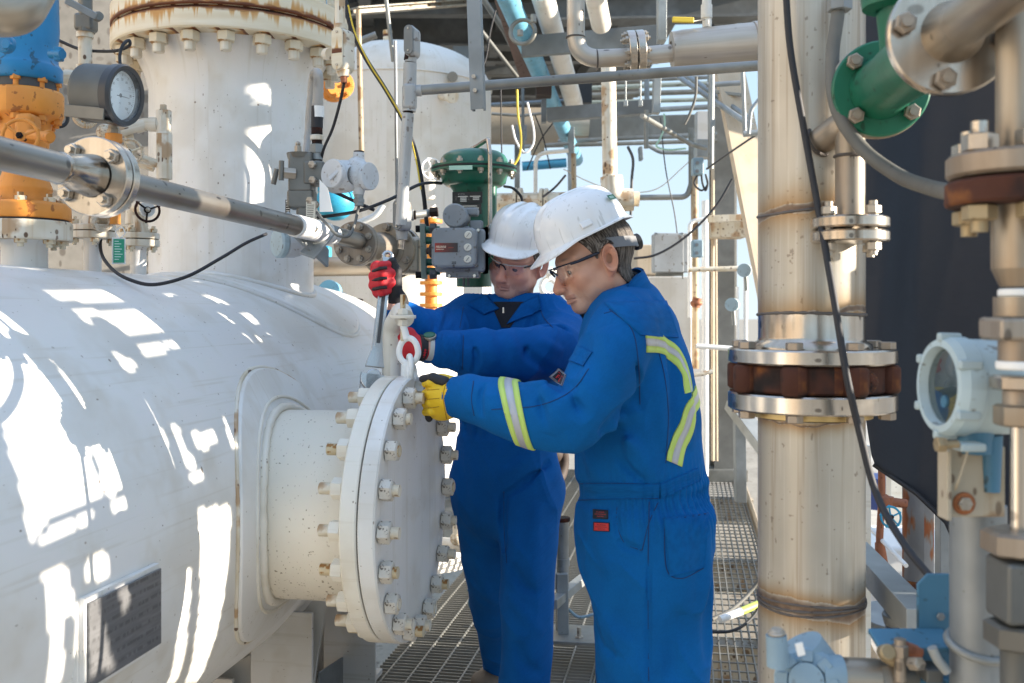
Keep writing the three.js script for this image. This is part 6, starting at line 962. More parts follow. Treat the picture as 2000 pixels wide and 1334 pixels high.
// more racks of conduit and steel over the far aisle
for (const [lab, pts, r, m] of [
  ['top conduit of the stacked rack lines right of the white vertical pipe', [[1205, 158, 7.6], [1400, 150, 7.6]], 4, 'galv'], ['second conduit of the stacked rack lines right of the white vertical pipe', [[1150, 172, 7.8], [1400, 162, 7.8]], 4.5, 'greyGreenLight'], ['third conduit of the stacked rack lines right of the white vertical pipe', [[1150, 186, 8], [1400, 178, 8]], 5, 'galvWarm'], ['fourth conduit of the stacked rack lines right of the white vertical pipe', [[1150, 200, 8], [1400, 194, 8]], 4, 'greyGreenLight'], ['lowest conduit of the stacked rack lines right of the white vertical pipe', [[1290, 214, 7.8], [1400, 208, 7.8]], 5, 'galv'],
  ['thin conduit crossing behind the strut channel', [[955, 205, 7], [1120, 196, 7]], 4, 'galv'], ['thin conduit sagging over the beige duct', [[960, 222, 7.4], [1020, 226, 7.4], [1110, 215, 7.4]], 3, 'galvWarm'], ['thin upright conduit right of the strut channel', [[1020, 60, 6.8], [1022, 300, 6.8]], 3, 'galv'], ['bent white pipe left of the blue pipe foot', [[1046, 420, 6.2], [1046, 300, 6.2], [1110, 294, 6.2]], 4, 'tankWhite'], ['pale sloping pipe at the top edge left of the brown beam', [[938, -10, 6.4], [985, 60, 6.8], [1000, 90, 7]], 6, 'galvWarm'], ['thin diagonal brace at the top right of the strut channel', [[940, 60, 7.4], [1010, 150, 7.8]], 4, 'beamGrey'],
  ['grey upright pipe between the white vertical pipe and the sloping conduit', [[1263, 150, 6.6], [1264, 230, 6.6]], 5, 'galv'], ['thin upright conduit at the end of the rack lines', [[1388, 120, 6.2], [1390, 270, 6.2]], 7, 'galvLight'], ['grey pipe below the strut channel bend', [[1120, 300, 7], [1122, 420, 7]], 5, 'tanPipe'],
]) solo('rack_conduit', R2(pts, r), M[m], lab, 'conduit');
for (const [lab, q, w, h, m] of [['small grey device box on the left of the rack beam', [1018, 262, 7], 22, 30, 'greyInst'], ['square cream box under the crossed wires', [1050, 290, 7.2], 26, 22, 'beige'], ['rusty brown plate on the rack beam end', [1062, 176, 6.3], 30, 26, 'rustDark'], ['dark bracket box at the foot of the sloping pale pipe', [1142, 184, 7], 26, 40, 'black'], ['pale junction box beside the tan chute head', [1375, 292, 6], 34, 34, 'galvLight'], ['white rectangular cover on the upper column', [1372, 250, 7.6], 26, 60, 'panelWhite'], ['long dark purlin under the roof grating', [1010, 140, 9.4], 150, 16, 'beamDark'], ['grey gusset plate at the girder', [905, 110, 8.6], 40, 34, 'greyPaint']]) solo('rack_box', box(P(...q), [mm(w, q[2]), mm(h, q[2]), 0.12]), M[m], lab, 'box');
for (const [lab, y0, x] of [['left threaded hanger rod below the stainless flange', 150, 1222], ['right threaded hanger rod below the stainless flange', 158, 1251]]) { const d = 5, t = T('hanger_rod', lab, 'hanger', P(x, 212, d)); part(t, 'rod', cyl(P(x, y0, d), P(x, 200, d), 0.004), M.galvLight); part(t, 'clip', box(P(x, 202, d), [0.02, 0.03, 0.02]), M.galvLight); }
// low clutter between the cover plate and the left man
solo('low_pipe', R2([[860, 1062, 5.2], [925, 1068, 5], [940, 1110, 4.9]], 13, 0.06, 20), M.tankWhite, 'pale pipe elbow low behind the bolted cover plate', 'pipe');
solo('pump_block', [box(P(900, 1010, 6), [mm(70, 6), mm(90, 6), 0.25], null, 0.02), cyl(P(880, 960, 5.9), P(920, 960, 5.9), mm(22, 5.9), mm(22, 5.9), 28)], M.greyPaint, 'grey pump casing between the cover plate and the left man', 'pump');
solo('stop_valve', [cyl(P(893, 1050, 5), P(893, 1018, 5), mm(9, 5)), ball(P(893, 1052, 5), mm(14, 5))], M.oldWhite, 'white stop valve low beside the cover plate bolts', 'valve');
for (const [x, y, d, l, m] of [[965, 1215, 4.5, 'white plug on the grating left of the floor stand', 'whiteLight']]) solo('plug', cyl(P(x - 14, y + 2, d), P(x + 14, y - 4, d), mm(6, d), mm(5, d), 14), M[m], l, 'scrap');
// ---------------------------------------------------------------- people: fields joined smoothly and meshed
function meshField(f, lo, hi, h, color) {
  const nx = Math.ceil((hi.x - lo.x) / h) + 1, ny = Math.ceil((hi.y - lo.y) / h) + 1, nz = Math.ceil((hi.z - lo.z) / h) + 1, val = new Float32Array(nx * ny * nz), B = 4, at = (i, j, k) => i + nx * (j + ny * k);
  for (let K = 0; K < nz; K += B) for (let J = 0; J < ny; J += B) for (let I = 0; I < nx; I += B) {
    const ie = min(I + B, nx), je = min(J + B, ny), ke = min(K + B, nz), d = f(lo.x + (I + 1.5) * h, lo.y + (J + 1.5) * h, lo.z + (K + 1.5) * h), far = abs(d) > h * 8;
    for (let k = K; k < ke; k++) for (let j = J; j < je; j++) for (let i = I; i < ie; i++) val[at(i, j, k)] = far ? d : f(lo.x + i * h, lo.y + j * h, lo.z + k * h);
  }
  const vid = new Int32Array(nx * ny * nz).fill(-1), pos = [], idx = [];
  for (let k = 0; k < nz - 1; k++) for (let j = 0; j < ny - 1; j++) for (let i = 0; i < nx - 1; i++) {
    let neg = 0, sx = 0, sy = 0, sz = 0, n = 0; const c = [];
    for (let q = 0; q < 8; q++) { const v = val[at(i + (q & 1), j + (q >> 1 & 1), k + (q >> 2))]; c.push(v); if (v < 0) neg++; }
    if (neg === 0 || neg === 8) continue;
    for (let q = 0; q < 8; q++) for (const b of [1, 2, 4]) if (!(q & b)) { const a = c[q], e = c[q | b]; if ((a < 0) !== (e < 0)) { const t = a / (a - e); sx += (q & 1) + (b === 1 ? t : 0); sy += (q >> 1 & 1) + (b === 2 ? t : 0); sz += (q >> 2) + (b === 4 ? t : 0); n++; } }
    vid[at(i, j, k)] = pos.length / 3; pos.push(lo.x + (i + sx / n) * h, lo.y + (j + sy / n) * h, lo.z + (k + sz / n) * h);
  }
  for (let k = 1; k < nz - 1; k++) for (let j = 1; j < ny - 1; j++) for (let i = 1; i < nx - 1; i++) {
    const a = val[at(i, j, k)] < 0, quad = (p, q, r, s, flip) => { if (p < 0 || q < 0 || r < 0 || s < 0) return; flip ? idx.push(p, q, r, p, r, s) : idx.push(p, r, q, p, s, r); };
    if (a !== val[at(i + 1, j, k)] < 0) quad(vid[at(i, j - 1, k - 1)], vid[at(i, j, k - 1)], vid[at(i, j, k)], vid[at(i, j - 1, k)], a);
    if (a !== val[at(i, j + 1, k)] < 0) quad(vid[at(i - 1, j, k - 1)], vid[at(i - 1, j, k)], vid[at(i, j, k)], vid[at(i, j, k - 1)], a);
    if (a !== val[at(i, j, k + 1)] < 0) quad(vid[at(i - 1, j - 1, k)], vid[at(i, j - 1, k)], vid[at(i, j, k)], vid[at(i - 1, j, k)], a);
  }
  const nor = new Float32Array(pos.length), uv = new Float32Array(pos.length / 3 * 2), col = color ? new Float32Array(pos.length) : null, e = h * 0.4;
  for (let i = 0; i < pos.length; i += 3) {
    const [x, y, z] = [pos[i], pos[i + 1], pos[i + 2]]; let gx = f(x + e, y, z) - f(x - e, y, z), gy = f(x, y + e, z) - f(x, y - e, z), gz = f(x, y, z + e) - f(x, y, z - e); const l = hypot(gx, gy, gz) || 1; gx /= l; gy /= l; gz /= l;
    nor[i] = gx; nor[i + 1] = gy; nor[i + 2] = gz; 
    uv[i / 3 * 2] = x * 0.9 + z * 0.7; uv[i / 3 * 2 + 1] = y + 0.4 * z - 0.3 * x; if (col) { const c = color(x, y, z, gx, gy, gz); col[i] = c[0]; col[i + 1] = c[1]; col[i + 2] = c[2]; }
  }
  const g = new THREE.BufferGeometry(); g.setAttribute('position', new THREE.Float32BufferAttribute(pos, 3)); g.setAttribute('normal', new THREE.BufferAttribute(nor, 3)); g.setAttribute('uv', new THREE.BufferAttribute(uv, 2)); if (col) g.setAttribute('color', new THREE.BufferAttribute(col, 3)); g.setIndex(idx); return g;
}
const smin = (a, b, k) => { const h = max(k - abs(a - b), 0) / k; return min(a, b) - h * h * k * 0.25; };
const cap = (x, y, z, a, b, r0, r1) => { const dx = b[0] - a[0], dy = b[1] - a[1], dz = b[2] - a[2], l2 = dx * dx + dy * dy + dz * dz || 1e-12, t = clamp(((x - a[0]) * dx + (y - a[1]) * dy + (z - a[2]) * dz) / l2, 0, 1); return hypot(x - a[0] - dx * t, y - a[1] - dy * t, z - a[2] - dz * t) - r0 - (r1 - r0) * t; };
const ell = (x, y, z, c, r) => { const px_ = (x - c[0]) / r[0], py_ = (y - c[1]) / r[1], pz_ = (z - c[2]) / r[2], k = hypot(px_, py_, pz_), k2 = hypot(px_ / r[0], py_ / r[1], pz_ / r[2]); return k2 < 1e-9 ? -min(...r) : k * (k - 1) / k2; };
// limb: nodes {p, a, b, u}: half widths a along u and b across it; made into short pieces along a smooth curve
function limb(nodes, n = 6) {
  const cv = new THREE.CatmullRomCurve3(nodes.map((q) => q.p), false, 'centripetal'), m = (nodes.length - 1) * n, out = [];
  for (let i = 0; i <= m; i++) {
    const s = i / m * (nodes.length - 1), k = min(floor(s), nodes.length - 2), t = s - k, A = nodes[k], C = nodes[k + 1], tt = t * t * (3 - 2 * t);
    const p = cv.getPoint(s / (nodes.length - 1)), tg = cv.getTangent(s / (nodes.length - 1)), u = A.u.clone().lerp(C.u, t); u.addScaledVector(tg, -u.dot(tg)).normalize(); const w = V(0, 0, 0).crossVectors(tg, u);
    out.push([p.x, p.y, p.z, u.x, u.y, u.z, w.x, w.y, w.z, tg.x, tg.y, tg.z, lerp(A.a, C.a, tt), lerp(A.b, C.b, tt)]);
  }
  let bb = [1e9, 1e9, 1e9, -1e9, -1e9, -1e9]; for (const o of out) { const r = max(o[12], o[13]); for (let c = 0; c < 3; c++) { bb[c] = min(bb[c], o[c] - r); bb[c + 3] = max(bb[c + 3], o[c] + r); } }
  return (x, y, z) => {
    const ox = max(bb[0] - x, 0, x - bb[3]), oy = max(bb[1] - y, 0, y - bb[4]), oz = max(bb[2] - z, 0, z - bb[5]), o2 = hypot(ox, oy, oz); if (o2 > 0.15) return o2;
    let best = 1e9;
    for (let i = 0; i < out.length - 1; i++) {
      const a = out[i], b = out[i + 1], dx = b[0] - a[0], dy = b[1] - a[1], dz = b[2] - a[2], l2 = dx * dx + dy * dy + dz * dz, t = clamp(((x - a[0]) * dx + (y - a[1]) * dy + (z - a[2]) * dz) / l2, 0, 1);
      const wx = x - a[0] - dx * t, wy = y - a[1] - dy * t, wz = z - a[2] - dz * t, ra = a[12] + (b[12] - a[12]) * t, rb = a[13] + (b[13] - a[13]) * t;
      const cu = wx * a[3] + wy * a[4] + wz * a[5], cw = wx * a[6] + wy * a[7] + wz * a[8], ct = wx * a[9] + wy * a[10] + wz * a[11], m = min(ra, rb);
      const d = (sqrt((cu / ra) ** 2 + (cw / rb) ** 2 + (ct / m) ** 2) - 1) * m; if (d < best) best = d;
    }
    return best;
  };
}
// folds in the cloth: ridges (or creases, with a negative height) along short curves
function folds(list) {
  const all = list.map(([pts, amp, wid]) => { const c = new THREE.CatmullRomCurve3(pts).getPoints(8), w = wid * 0.95, lo = V(1e9, 1e9, 1e9), hi = V(-1e9, -1e9, -1e9); for (const p of c) { lo.min(p); hi.max(p); } lo.subScalar(w * 3); hi.addScalar(w * 3); return { c: c.map((p) => p.toArray()), amp, w2: w * w, lo, hi }; });
  return (x, y, z) => {
    let s = 0; for (const { c, amp, w2, lo, hi } of all) {
      if (x < lo.x || y < lo.y || z < lo.z || x > hi.x || y > hi.y || z > hi.z) continue; let bd = 1e9, bt = 0;
      for (let i = 1; i < c.length; i++) { const a = c[i - 1], b = c[i], dx = b[0] - a[0], dy = b[1] - a[1], dz = b[2] - a[2], ex = x - a[0], ey = y - a[1], ez = z - a[2], t = clamp((ex * dx + ey * dy + ez * dz) / (dx * dx + dy * dy + dz * dz), 0, 1), d2 = (ex - dx * t) ** 2 + (ey - dy * t) ** 2 + (ez - dz * t) ** 2; if (d2 < bd) { bd = d2; bt = (i - 1 + t) / (c.length - 1); } }
      s += amp * sin(bt * PI) ** 0.7 * exp(-bd / w2);
    } return s;
  };
}

function hit(f, from, dir, start, end) {    // first place along a line where the field is entered
  let t = start; for (let i = 0; i < 200 && t < end; i++) { const d = f(from.x + dir.x * t, from.y + dir.y * t, from.z + dir.z * t); if (d < 0.0004) return along(from, dir, t); t += max(d * 0.5, 0.0008); } return null;
}
const F = (f) => (...q) => [0, 3, 6].map((k) => hit(f, camera.position, P(q[k], q[k + 1], 1).sub(camera.position).normalize(), 1.8, 4.4) ?? P(q[k], q[k + 1], q[k + 2]));
const grad = (f, p) => { const e = 0.004; return V(f(p.x + e, p.y, p.z) - f(p.x - e, p.y, p.z), f(p.x, p.y + e, p.z) - f(p.x, p.y - e, p.z), f(p.x, p.y, p.z + e) - f(p.x, p.y, p.z - e)).normalize(); };
// a thin sheet of points (rows x columns) laid on a surface, with thickness
function cloth(rows, off, closed) {
  const pos = [], uv = [], idx = [], R = rows.length, C = rows[0].length; for (const side of [0, 1]) rows.forEach((r, i) => r.forEach((q, j) => { const p = along(q.p, q.n, side ? -0.003 : off); pos.push(p.x, p.y, p.z); uv.push(j / (C - 1), i / (R - 1)); }));
  for (let i = 0; i < R - 1; i++) for (let j = 0; j < C - 1; j++) { const a = i * C + j, b = a + C; idx.push(a, a + 1, b, a + 1, b + 1, b); const e = a + R * C, g = e + C; idx.push(e, g, e + 1, e + 1, g, g + 1); }
  const S = R * C; for (let j = 0; j < C - 1; j++) for (const i of [0, R - 1]) { const a = i * C + j; idx.push(a, a + S, a + 1, a + 1, a + S, a + S + 1); } if (!closed) for (let i = 0; i < R - 1; i++) for (const j of [0, C - 1]) { const a = i * C + j, b = a + C; idx.push(a, b, a + S, b, b + S, a + S); }
  const g = new THREE.BufferGeometry(); g.setAttribute('position', new THREE.Float32BufferAttribute(pos, 3)); g.setAttribute('uv', new THREE.Float32BufferAttribute(uv, 2)); g.setIndex(idx); g.computeVertexNormals(); return g;
}
function patchPx(f, quad, nu, nv, off) {      // a patch sewn on: corners on the cloth, seen from the front
  const rows = []; for (let i = 0; i <= nv; i++) { const r = []; for (let j = 0; j <= nu; j++) { const u = j / nu, v = i / nv, x = lerp(lerp(quad[0][0], quad[1][0], u), lerp(quad[3][0], quad[2][0], u), v), y = lerp(lerp(quad[0][1], quad[1][1], u), lerp(quad[3][1], quad[2][1], u), v), dir = P(x, y, 1).sub(camera.position).normalize(), p = hit(f, camera.position, dir, 1.8, 4.2) ?? P(x, y, 2.6); r.push({ p, n: grad(f, p) }); } rows.push(r); }
  return cloth(rows, off);
}
function seams(t, f, lines, r, m) {      // stitched seams lying on the cloth
  for (const l of lines) { const c = new THREE.CatmullRomCurve3(l.map(([x, y]) => V(x, y, 0))).getPoints(40), p = []; for (const q of c) { const h = hit(f, camera.position, P(q.x, q.y, 1).sub(camera.position).normalize(), 1.8, 4.2); if (h && (!p.length || h.distanceTo(p[p.length - 1]) < 0.08)) p.push(h); } if (p.length > 3) part(t, 'seam', sweep(p, r, 6), m); }
}
// ---- head in its own frame: x to the person's left, y up, z out of the face; metres
function headField(o) {
  return (x, y, z) => {
    const ax = abs(x), sx = x < 0 ? -1 : 1; let d = ell(x, y, z, [0, 0.035, -0.012], [0.077, 0.09, 0.098]);
    d = smin(d, ell(x, y, z, [0, -0.03, 0.026], [0.06, 0.082, 0.066]), 0.035); d = smin(d, cap(ax, y, z, [0.05, -0.058, 0.008], [0.016, -0.093, 0.062], 0.022, 0.017), 0.03); d = smin(d, cap(x, y, z, [-0.012, -0.095, 0.074], [0.012, -0.095, 0.074], 0.0155, 0.0155), 0.022); d = smin(d, ell(ax, y, z, [0.04, -0.058, 0.044], [0.026, 0.026, 0.028]), 0.025);
    d = smin(d, cap(ax, y, z, [0.012, 0.02, 0.085], [0.05, 0.021, 0.066], 0.011, 0.01), 0.018);            // brow
    d = smin(d, ell(ax, y, z, [0.043, -0.026, 0.06], [0.025, 0.022, 0.024]), 0.022);                        // cheek
    d = -smin(-d, ell(ax, y, z, [0.032, -0.002, 0.1], [0.019, 0.012, 0.02]), 0.012);                        // eye socket
    d = smin(d, cap(x, y, z, [0, 0.012, 0.088], [0, -0.036, 0.114], 0.0088, 0.0125), 0.012); d = smin(d, ell(x, y, z, [0, -0.0415, 0.114], [0.0155, 0.012, 0.0135]), 0.008); d = smin(d, ell(ax, y, z, [0.0135, -0.043, 0.102], [0.0085, 0.0085, 0.012]), 0.006);
    d = -smin(-d, ell(ax, y, z, [0.007, -0.052, 0.108], [0.0035, 0.004, 0.005]), 0.003);
    d = smin(d, ell(x, y, z, [0, -0.062, 0.086], [0.028, 0.018, 0.016]), 0.016);
    d = smin(d, cap(ax, y, z, [0, -0.0655, 0.1], [0.023, -0.07, 0.088], 0.0055, 0.003), 0.004); d = smin(d, cap(ax, y, z, [0, -0.077, 0.0985], [0.02, -0.075, 0.088], 0.0065, 0.003), 0.004);
    d = -smin(-d, cap(ax, y, z, [0, -0.0712, 0.108], [0.026, -0.0735, 0.089], 0.0022, 0.0018), 0.0035);      // mouth line
    d = -smin(-d, cap(ax, y, z, [0.02, -0.038, 0.1], [0.035, -0.075, 0.084], 0.0025 * o.lines, 0.0022 * o.lines), 0.009);  // lines from the nose
    d = -smin(-d, cap(ax, y, z, [0.043, -0.06, 0.084], [0.046, -0.095, 0.066], 0.0016 * o.lines, 0.0016), 0.008); d = -smin(-d, cap(ax, y, z, [0.02, -0.018, 0.096], [0.042, -0.022, 0.086], 0.0015 * o.lines, 0.001), 0.005);
    d = smin(d, ell(ax, y, z, [0.0315, -0.002, 0.073], [0.0155, 0.0125, 0.0165]), 0.004);                    // lids over the eyeball
    d = -smin(-d, cap(ax, y, z, [0.02, -0.005, 0.092], [0.043, -0.005, 0.085], 0.0016, 0.0012), 0.0025);
    // ear: rim, hollow, lobe
    const ex = (ax - 0.076) * 0.9 + (z + 0.008) * 0.42, ez = (z + 0.01) * 0.92 - (ax - 0.076) * 0.36, ey = y + 0.004 + ez * 0.22; const er = hypot(ez / 0.0175, (ey) / 0.033); let e = max(abs(ex - 0.007) - 0.004 - 0.0055 * sstep(0.55, 0.95, er), (er - 1) * 0.018) - 0.0012;
    e = -smin(-e, ell(ex, ey, ez, [0.0135, 0.0, 0.003], [0.0115, 0.02, 0.0105]), 0.004); e = -smin(-e, cap(ex, ey, ez, [0.013, 0.018, -0.008], [0.013, 0.012, 0.009], 0.003, 0.003), 0.003); e = smin(e, ell(ex, ey, ez, [0.004, -0.03, 0.006], [0.0055, 0.011, 0.01]), 0.006); d = smin(d, e, 0.006);
    d = smin(d, cap(x, y, z, [0, -0.052, -0.008], o.neck, 0.058, 0.062), 0.03);
    return d + 0.0007 * n3(x * 90, y * 90, z * 90);
  };
}
function helmetGeo(o) {    // rim up to crown, outside and inside, in the head's frame
  const nA = 96, prof = []; const pos = [], uv = [], idx = []; const rowsN = 30;
  const pt = (A, t, inn) => {      // t < 0 brim, 0..1 dome
    const ca = cos(A), sa = sin(A), fr = sstep(0.35, 1, ca), bk = sstep(0.6, 1, -ca), th = inn ? 0.0035 : 0; let rx = 0.1, rz = 0.12, x, z, y;
    const brim = 0.008 + 0.03 * fr ** 1.5 + 0.005 * bk;
    if (t < 0) { const k = -t; x = sa * (rx + brim * k); z = ca * (rz + brim * k); y = -0.004 * k - 0.016 * k * fr - 0.01 * k * bk - th; }
    else { const e = sin((1 - t) * PI / 2) ** 0.82, hh = 0.106 * (1 - (1 - t) ** 2.35); x = sa * (rx - th) * e; z = ca * (rz - th) * e; const rid = exp(-((x / 0.012) ** 2)) * sstep(0.15, 0.6, t) * 0.006 + 0.004 * exp(-(((abs(x) - 0.034) / 0.008) ** 2)) * sstep(0.2, 0.5, t) * (1 - sstep(0.75, 0.95, t)); y = hh - th + rid; }
    return [x, y, z];
  };
  const ts = [-1, -0.97, -0.6, -0.25, 0]; for (let i = 1; i <= 22; i++) ts.push(i / 22);
  const loop = [...ts.slice().reverse().map((t) => [t, 0]), ...ts.map((t) => [t, 1])];
  loop.forEach(([t, inn], r) => { for (let j = 0; j <= nA; j++) { const p = pt(j / nA * 2 * PI, t, inn); pos.push(...p); uv.push(p[0], p[2]); } });
  for (let r = 0; r < loop.length - 1; r++) for (let j = 0; j < nA; j++) { const a = r * (nA + 1) + j, b = a + nA + 1; idx.push(a, b, a + 1, a + 1, b, b + 1); }
  const g = new THREE.BufferGeometry(); g.setAttribute('position', new THREE.Float32BufferAttribute(pos, 3)); g.setAttribute('uv', new THREE.Float32BufferAttribute(uv, 2)); g.setIndex(idx); g.computeVertexNormals(); return g;
}
function dressHead(t, o) {      // o: origin, fwd, up in world; adds helmet, hair, glasses; returns the skin of the head in world metres
  const z = o.fwd.clone().normalize(), x = V(0, 0, 0).crossVectors(o.up, z).normalize(), y = V(0, 0, 0).crossVectors(z, x), m = at4(o.at, x, y, z), inv = m.clone().invert(); if (o.scale) m.scale(V(o.scale, o.scale, o.scale));
  const neck = o.neckAt.clone().applyMatrix4(m.clone().invert()), f = headField({ neck: neck.toArray(), lines: o.lines });
  const lo = V(-0.11, min(-0.14, neck.y - 0.06), min(-0.13, neck.z - 0.07)), hi = V(0.11, 0.14, max(0.14, neck.z + 0.07)); lo.x = min(lo.x, neck.x - 0.07); hi.x = max(hi.x, neck.x + 0.07);
  const base = o.skin, tone = (a, b, k) => [lerp(a[0], b[0], k), lerp(a[1], b[1], k), lerp(a[2], b[2], k)];
  const skin = meshField(f, lo, hi, 0.0026, (px_, py_, pz_) => {
    const ax = abs(px_); let c = tone(base, [base[0] * 0.82, base[1] * 0.74, base[2] * 0.72], 0.5 + 0.9 * n3(px_ * 55, py_ * 55, pz_ * 55)); c = tone(c, o.red, 0.55 * exp(-((px_ / 0.02) ** 2 + ((py_ + 0.035) / 0.02) ** 2 + ((pz_ - 0.112) / 0.02) ** 2)) + 0.4 * exp(-(((ax - 0.045) / 0.022) ** 2 + ((py_ + 0.028) / 0.02) ** 2)) * (pz_ > 0.04 ? 1 : 0) + (ax > 0.075 ? 0.3 : 0));
    if (pz_ > 0.07 && abs(py_ + 0.0712) < 0.0115 && ax < 0.026 && pz_ > 0.088) c = tone(c, [base[0] * 0.72, base[1] * 0.5, base[2] * 0.5], 0.75);
    const st = sstep(-0.045, -0.075, py_) * sstep(-0.03, 0.02, pz_) * (ax < 0.07 ? 1 : 0); c = tone(c, [0.3, 0.26, 0.24], st * 0.34 * (0.6 + 0.6 * noise((px_ + 1) * 700, (py_ + 1) * 700, 9999, 9999, 5)));
    c = tone(c, [0.1, 0.075, 0.06], 0.7 * exp(-(((ax - 0.033) / 0.014) ** 2 + ((py_ - 0.026) / 0.0035) ** 2)) * (pz_ > 0.06 ? 1 : 0)); return c;
  });
  // eyes
  skin.applyMatrix4(m);
  const loc = (g) => { g.applyMatrix4(m); return g; };
  for (const s of [-1, 1]) { part(t, 'eye', loc(ball(V(0.0315 * s, -0.005, 0.0775), 0.0118, [1, 1, 1], 18)), M.eyeWhite); }
  // hair: a close cap of short hair
  const hair = (px_, py_, pz_) => { const d = f(px_, py_, pz_); if (d > 0.03) return d; const streak = n3(px_ * 170, py_ * 45, pz_ * 170), front = pz_ - 0.02 - 0.5 * py_ + 0.002 * streak, low = lerp(-0.016, -0.078, sstep(0.005, -0.05, pz_)) - py_ + 0.003 * streak; return max(d - 0.0045 - 0.0016 * streak, front, low, abs(px_) > 0.05 ? 0.027 - hypot(pz_ + 0.008, (py_ + 0.004) * 0.8) : -1); };
  part(t, 'hair', loc(meshField(hair, V(-0.1, -0.1, -0.13), V(0.1, 0.14, 0.07), 0.0028)), o.hair);
  // hard hat
  const hm = m.clone().multiply(new THREE.Matrix4().makeTranslation(0, o.hat[0], o.hat[1])).multiply(new THREE.Matrix4().makeRotationX(o.hat[2])); const hg = helmetGeo({}); hg.applyMatrix4(hm); const hat = part(t, 'hard_hat', hg, M.helmet);
  const hl = (g) => { g.applyMatrix4(hm); return g; };
  for (const s of [-1, 1]) part(hat, 'slot_lug', hl(box(V(0.098 * s, 0.02, 0.02), [0.01, 0.016, 0.03], new THREE.Quaternion().setFromAxisAngle(Z1, 0.3 * s), 0.004)), M.helmet);
  if (o.sticker) { const sg = new THREE.PlaneGeometry(0.034, 0.014); sg.applyMatrix4(at4(V(...o.sticker), V(...o.stickerX).normalize(), V(0, 0, 0).crossVectors(V(...o.stickerN).normalize(), V(...o.stickerX).normalize()), V(...o.stickerN).normalize())); part(hat, 'sticker', hl(sg), new THREE.MeshPhysicalMaterial({ roughness: 0.4, side: THREE.DoubleSide, map: canvas(256, 104, (g) => { g.fillStyle = '#13683f'; g.fillRect(0, 0, 256, 104); g.fillStyle = '#cfe6d8'; g.font = 'bold 76px sans-serif'; g.textAlign = 'center'; g.fillText('MSA', 128, 80); }) })); }
  // head band and adjusting knob at the back
  const band = []; for (let r = 0; r < 2; r++) { const row = []; for (let j = 0; j <= 28; j++) { const A = PI * 0.5 + j / 28 * PI, rr = 1.0 + 0.0 * r; row.push({ p: V(0.087 * sin(A) * rr, 0.044 - 0.02 * sin((A - PI / 2)) - (r ? 0.026 : 0), 0.104 * cos(A) - 0.012).applyMatrix4(m), n: V(sin(A), 0, cos(A)).transformDirection(m) }); } band.push(row); }
  part(t, 'head_band', cloth(band, 0.002), M.bandGrey); part(t, 'adjusting_knob', loc(lathe(V(0, 0.011, -0.114), V(0, 0, -1), [[0, 0], [0.019, 0], [0.021, 0.004], [0.021, 0.014], [0.018, 0.017], [0, 0.017]], 18)), M.black);
  // safety glasses
  for (const s of [-1, 1]) {
    part(t, 'temple_arm', loc(sweep(new THREE.CatmullRomCurve3([V(0.078 * s, 0.015, 0.013), V(0.0785 * s, 0.0145, 0.026), V(0.073 * s, 0.012, 0.062), V(0.064 * s, 0.01, 0.088)]).getPoints(16), (q) => lerp(0.0022, 0.0042, sin(q * PI)), 8)), M.blackBlue);
    const rows = []; for (let i = 0; i <= 8; i++) { const r = []; for (let j = 0; j <= 16; j++) { const q = j / 16, A = lerp(0.09, 1.0, q), hgt = 0.02 * (1 - 0.35 * q) * (q < 0.12 ? 0.7 + q * 2.5 : 1), yy = lerp(0.014, 0.014 - 2 * hgt, i / 8); r.push({ p: V(0.078 * sin(A) * s, yy - 0.002, 0.018 + 0.1 * cos(A) - 0.006 * (i / 8)).applyMatrix4(m), n: V(sin(A) * s, 0, cos(A)).transformDirection(m) }); } rows.push(r); }
    part(t, 'lens', cloth(rows, -0.0022), o.lens ?? M.lens); part(t, 'lens_rim', loc(sweep(Array.from({ length: 17 }, (_, j) => { const A = lerp(0.05, 1.02, j / 16); return V(0.079 * sin(A) * s, 0.0135, 0.018 + 0.101 * cos(A)); }), 0.0018, 8)), o.rim ?? M.blackBlue);
  }
  part(t, 'nose_bridge', loc(sweep(new THREE.CatmullRomCurve3([V(-0.012, -0.006, 0.109), V(-0.006, 0.008, 0.118), V(0.006, 0.008, 0.118), V(0.012, -0.006, 0.109)]).getPoints(10), 0.0026, 8)), M.blackBlue);
  return skin;
}
const withColor = (g, c) => { const n = g.attributes.position.count, a = new Float32Array(n * 3); for (let i = 0; i < n; i++) { a[i * 3] = c[0]; a[i * 3 + 1] = c[1]; a[i * 3 + 2] = c[2]; } g.setAttribute('color', new THREE.BufferAttribute(a, 3)); return g; };
mat('skin', [1, 1, 1], { vertexColors: true, roughness: 0.48, bumpMap: TX.skin, bumpScale: 0.0004, sheen: 0.15 });
mat('eyeWhite', [0.12, 0.1, 0.09], { roughness: 0.15 }); mat('bandGrey', [0.16, 0.16, 0.165], { roughness: 0.6 }); mat('blackBlue', [0.012, 0.016, 0.03], { roughness: 0.25 });
mat('helmet', [0.8, 0.8, 0.8], { roughness: 0.3, clearcoat: 0.8, clearcoatRoughness: 0.12, map: tex(512, (u, v) => { const a = sstep(0.62, 0.8, fbm(u, v, 8, 8, 5, 311)), s = sstep(0.74, 0.8, fbm(u, v, 90, 30, 3, 313)); return mixc(mixc([0.98, 0.98, 0.98], [0.92, 0.91, 0.9], a), [0.72, 0.71, 0.69], s * 0.4); }, true, 0.3), bumpMap: TX.bump, bumpScale: 0.0002 });
mat('hairGrey', [0.3, 0.28, 0.26], { roughness: 0.75, map: tex(512, (u, v) => { const s = fbm(u, v, 160, 12, 4, 301); const k = sstep(0.3, 0.75, s); return mixc([0.3, 0.26, 0.23], [0.92, 0.89, 0.86], k); }, true, 0.1, 0.16), bumpMap: TX.cloth, bumpScale: 0.002 });
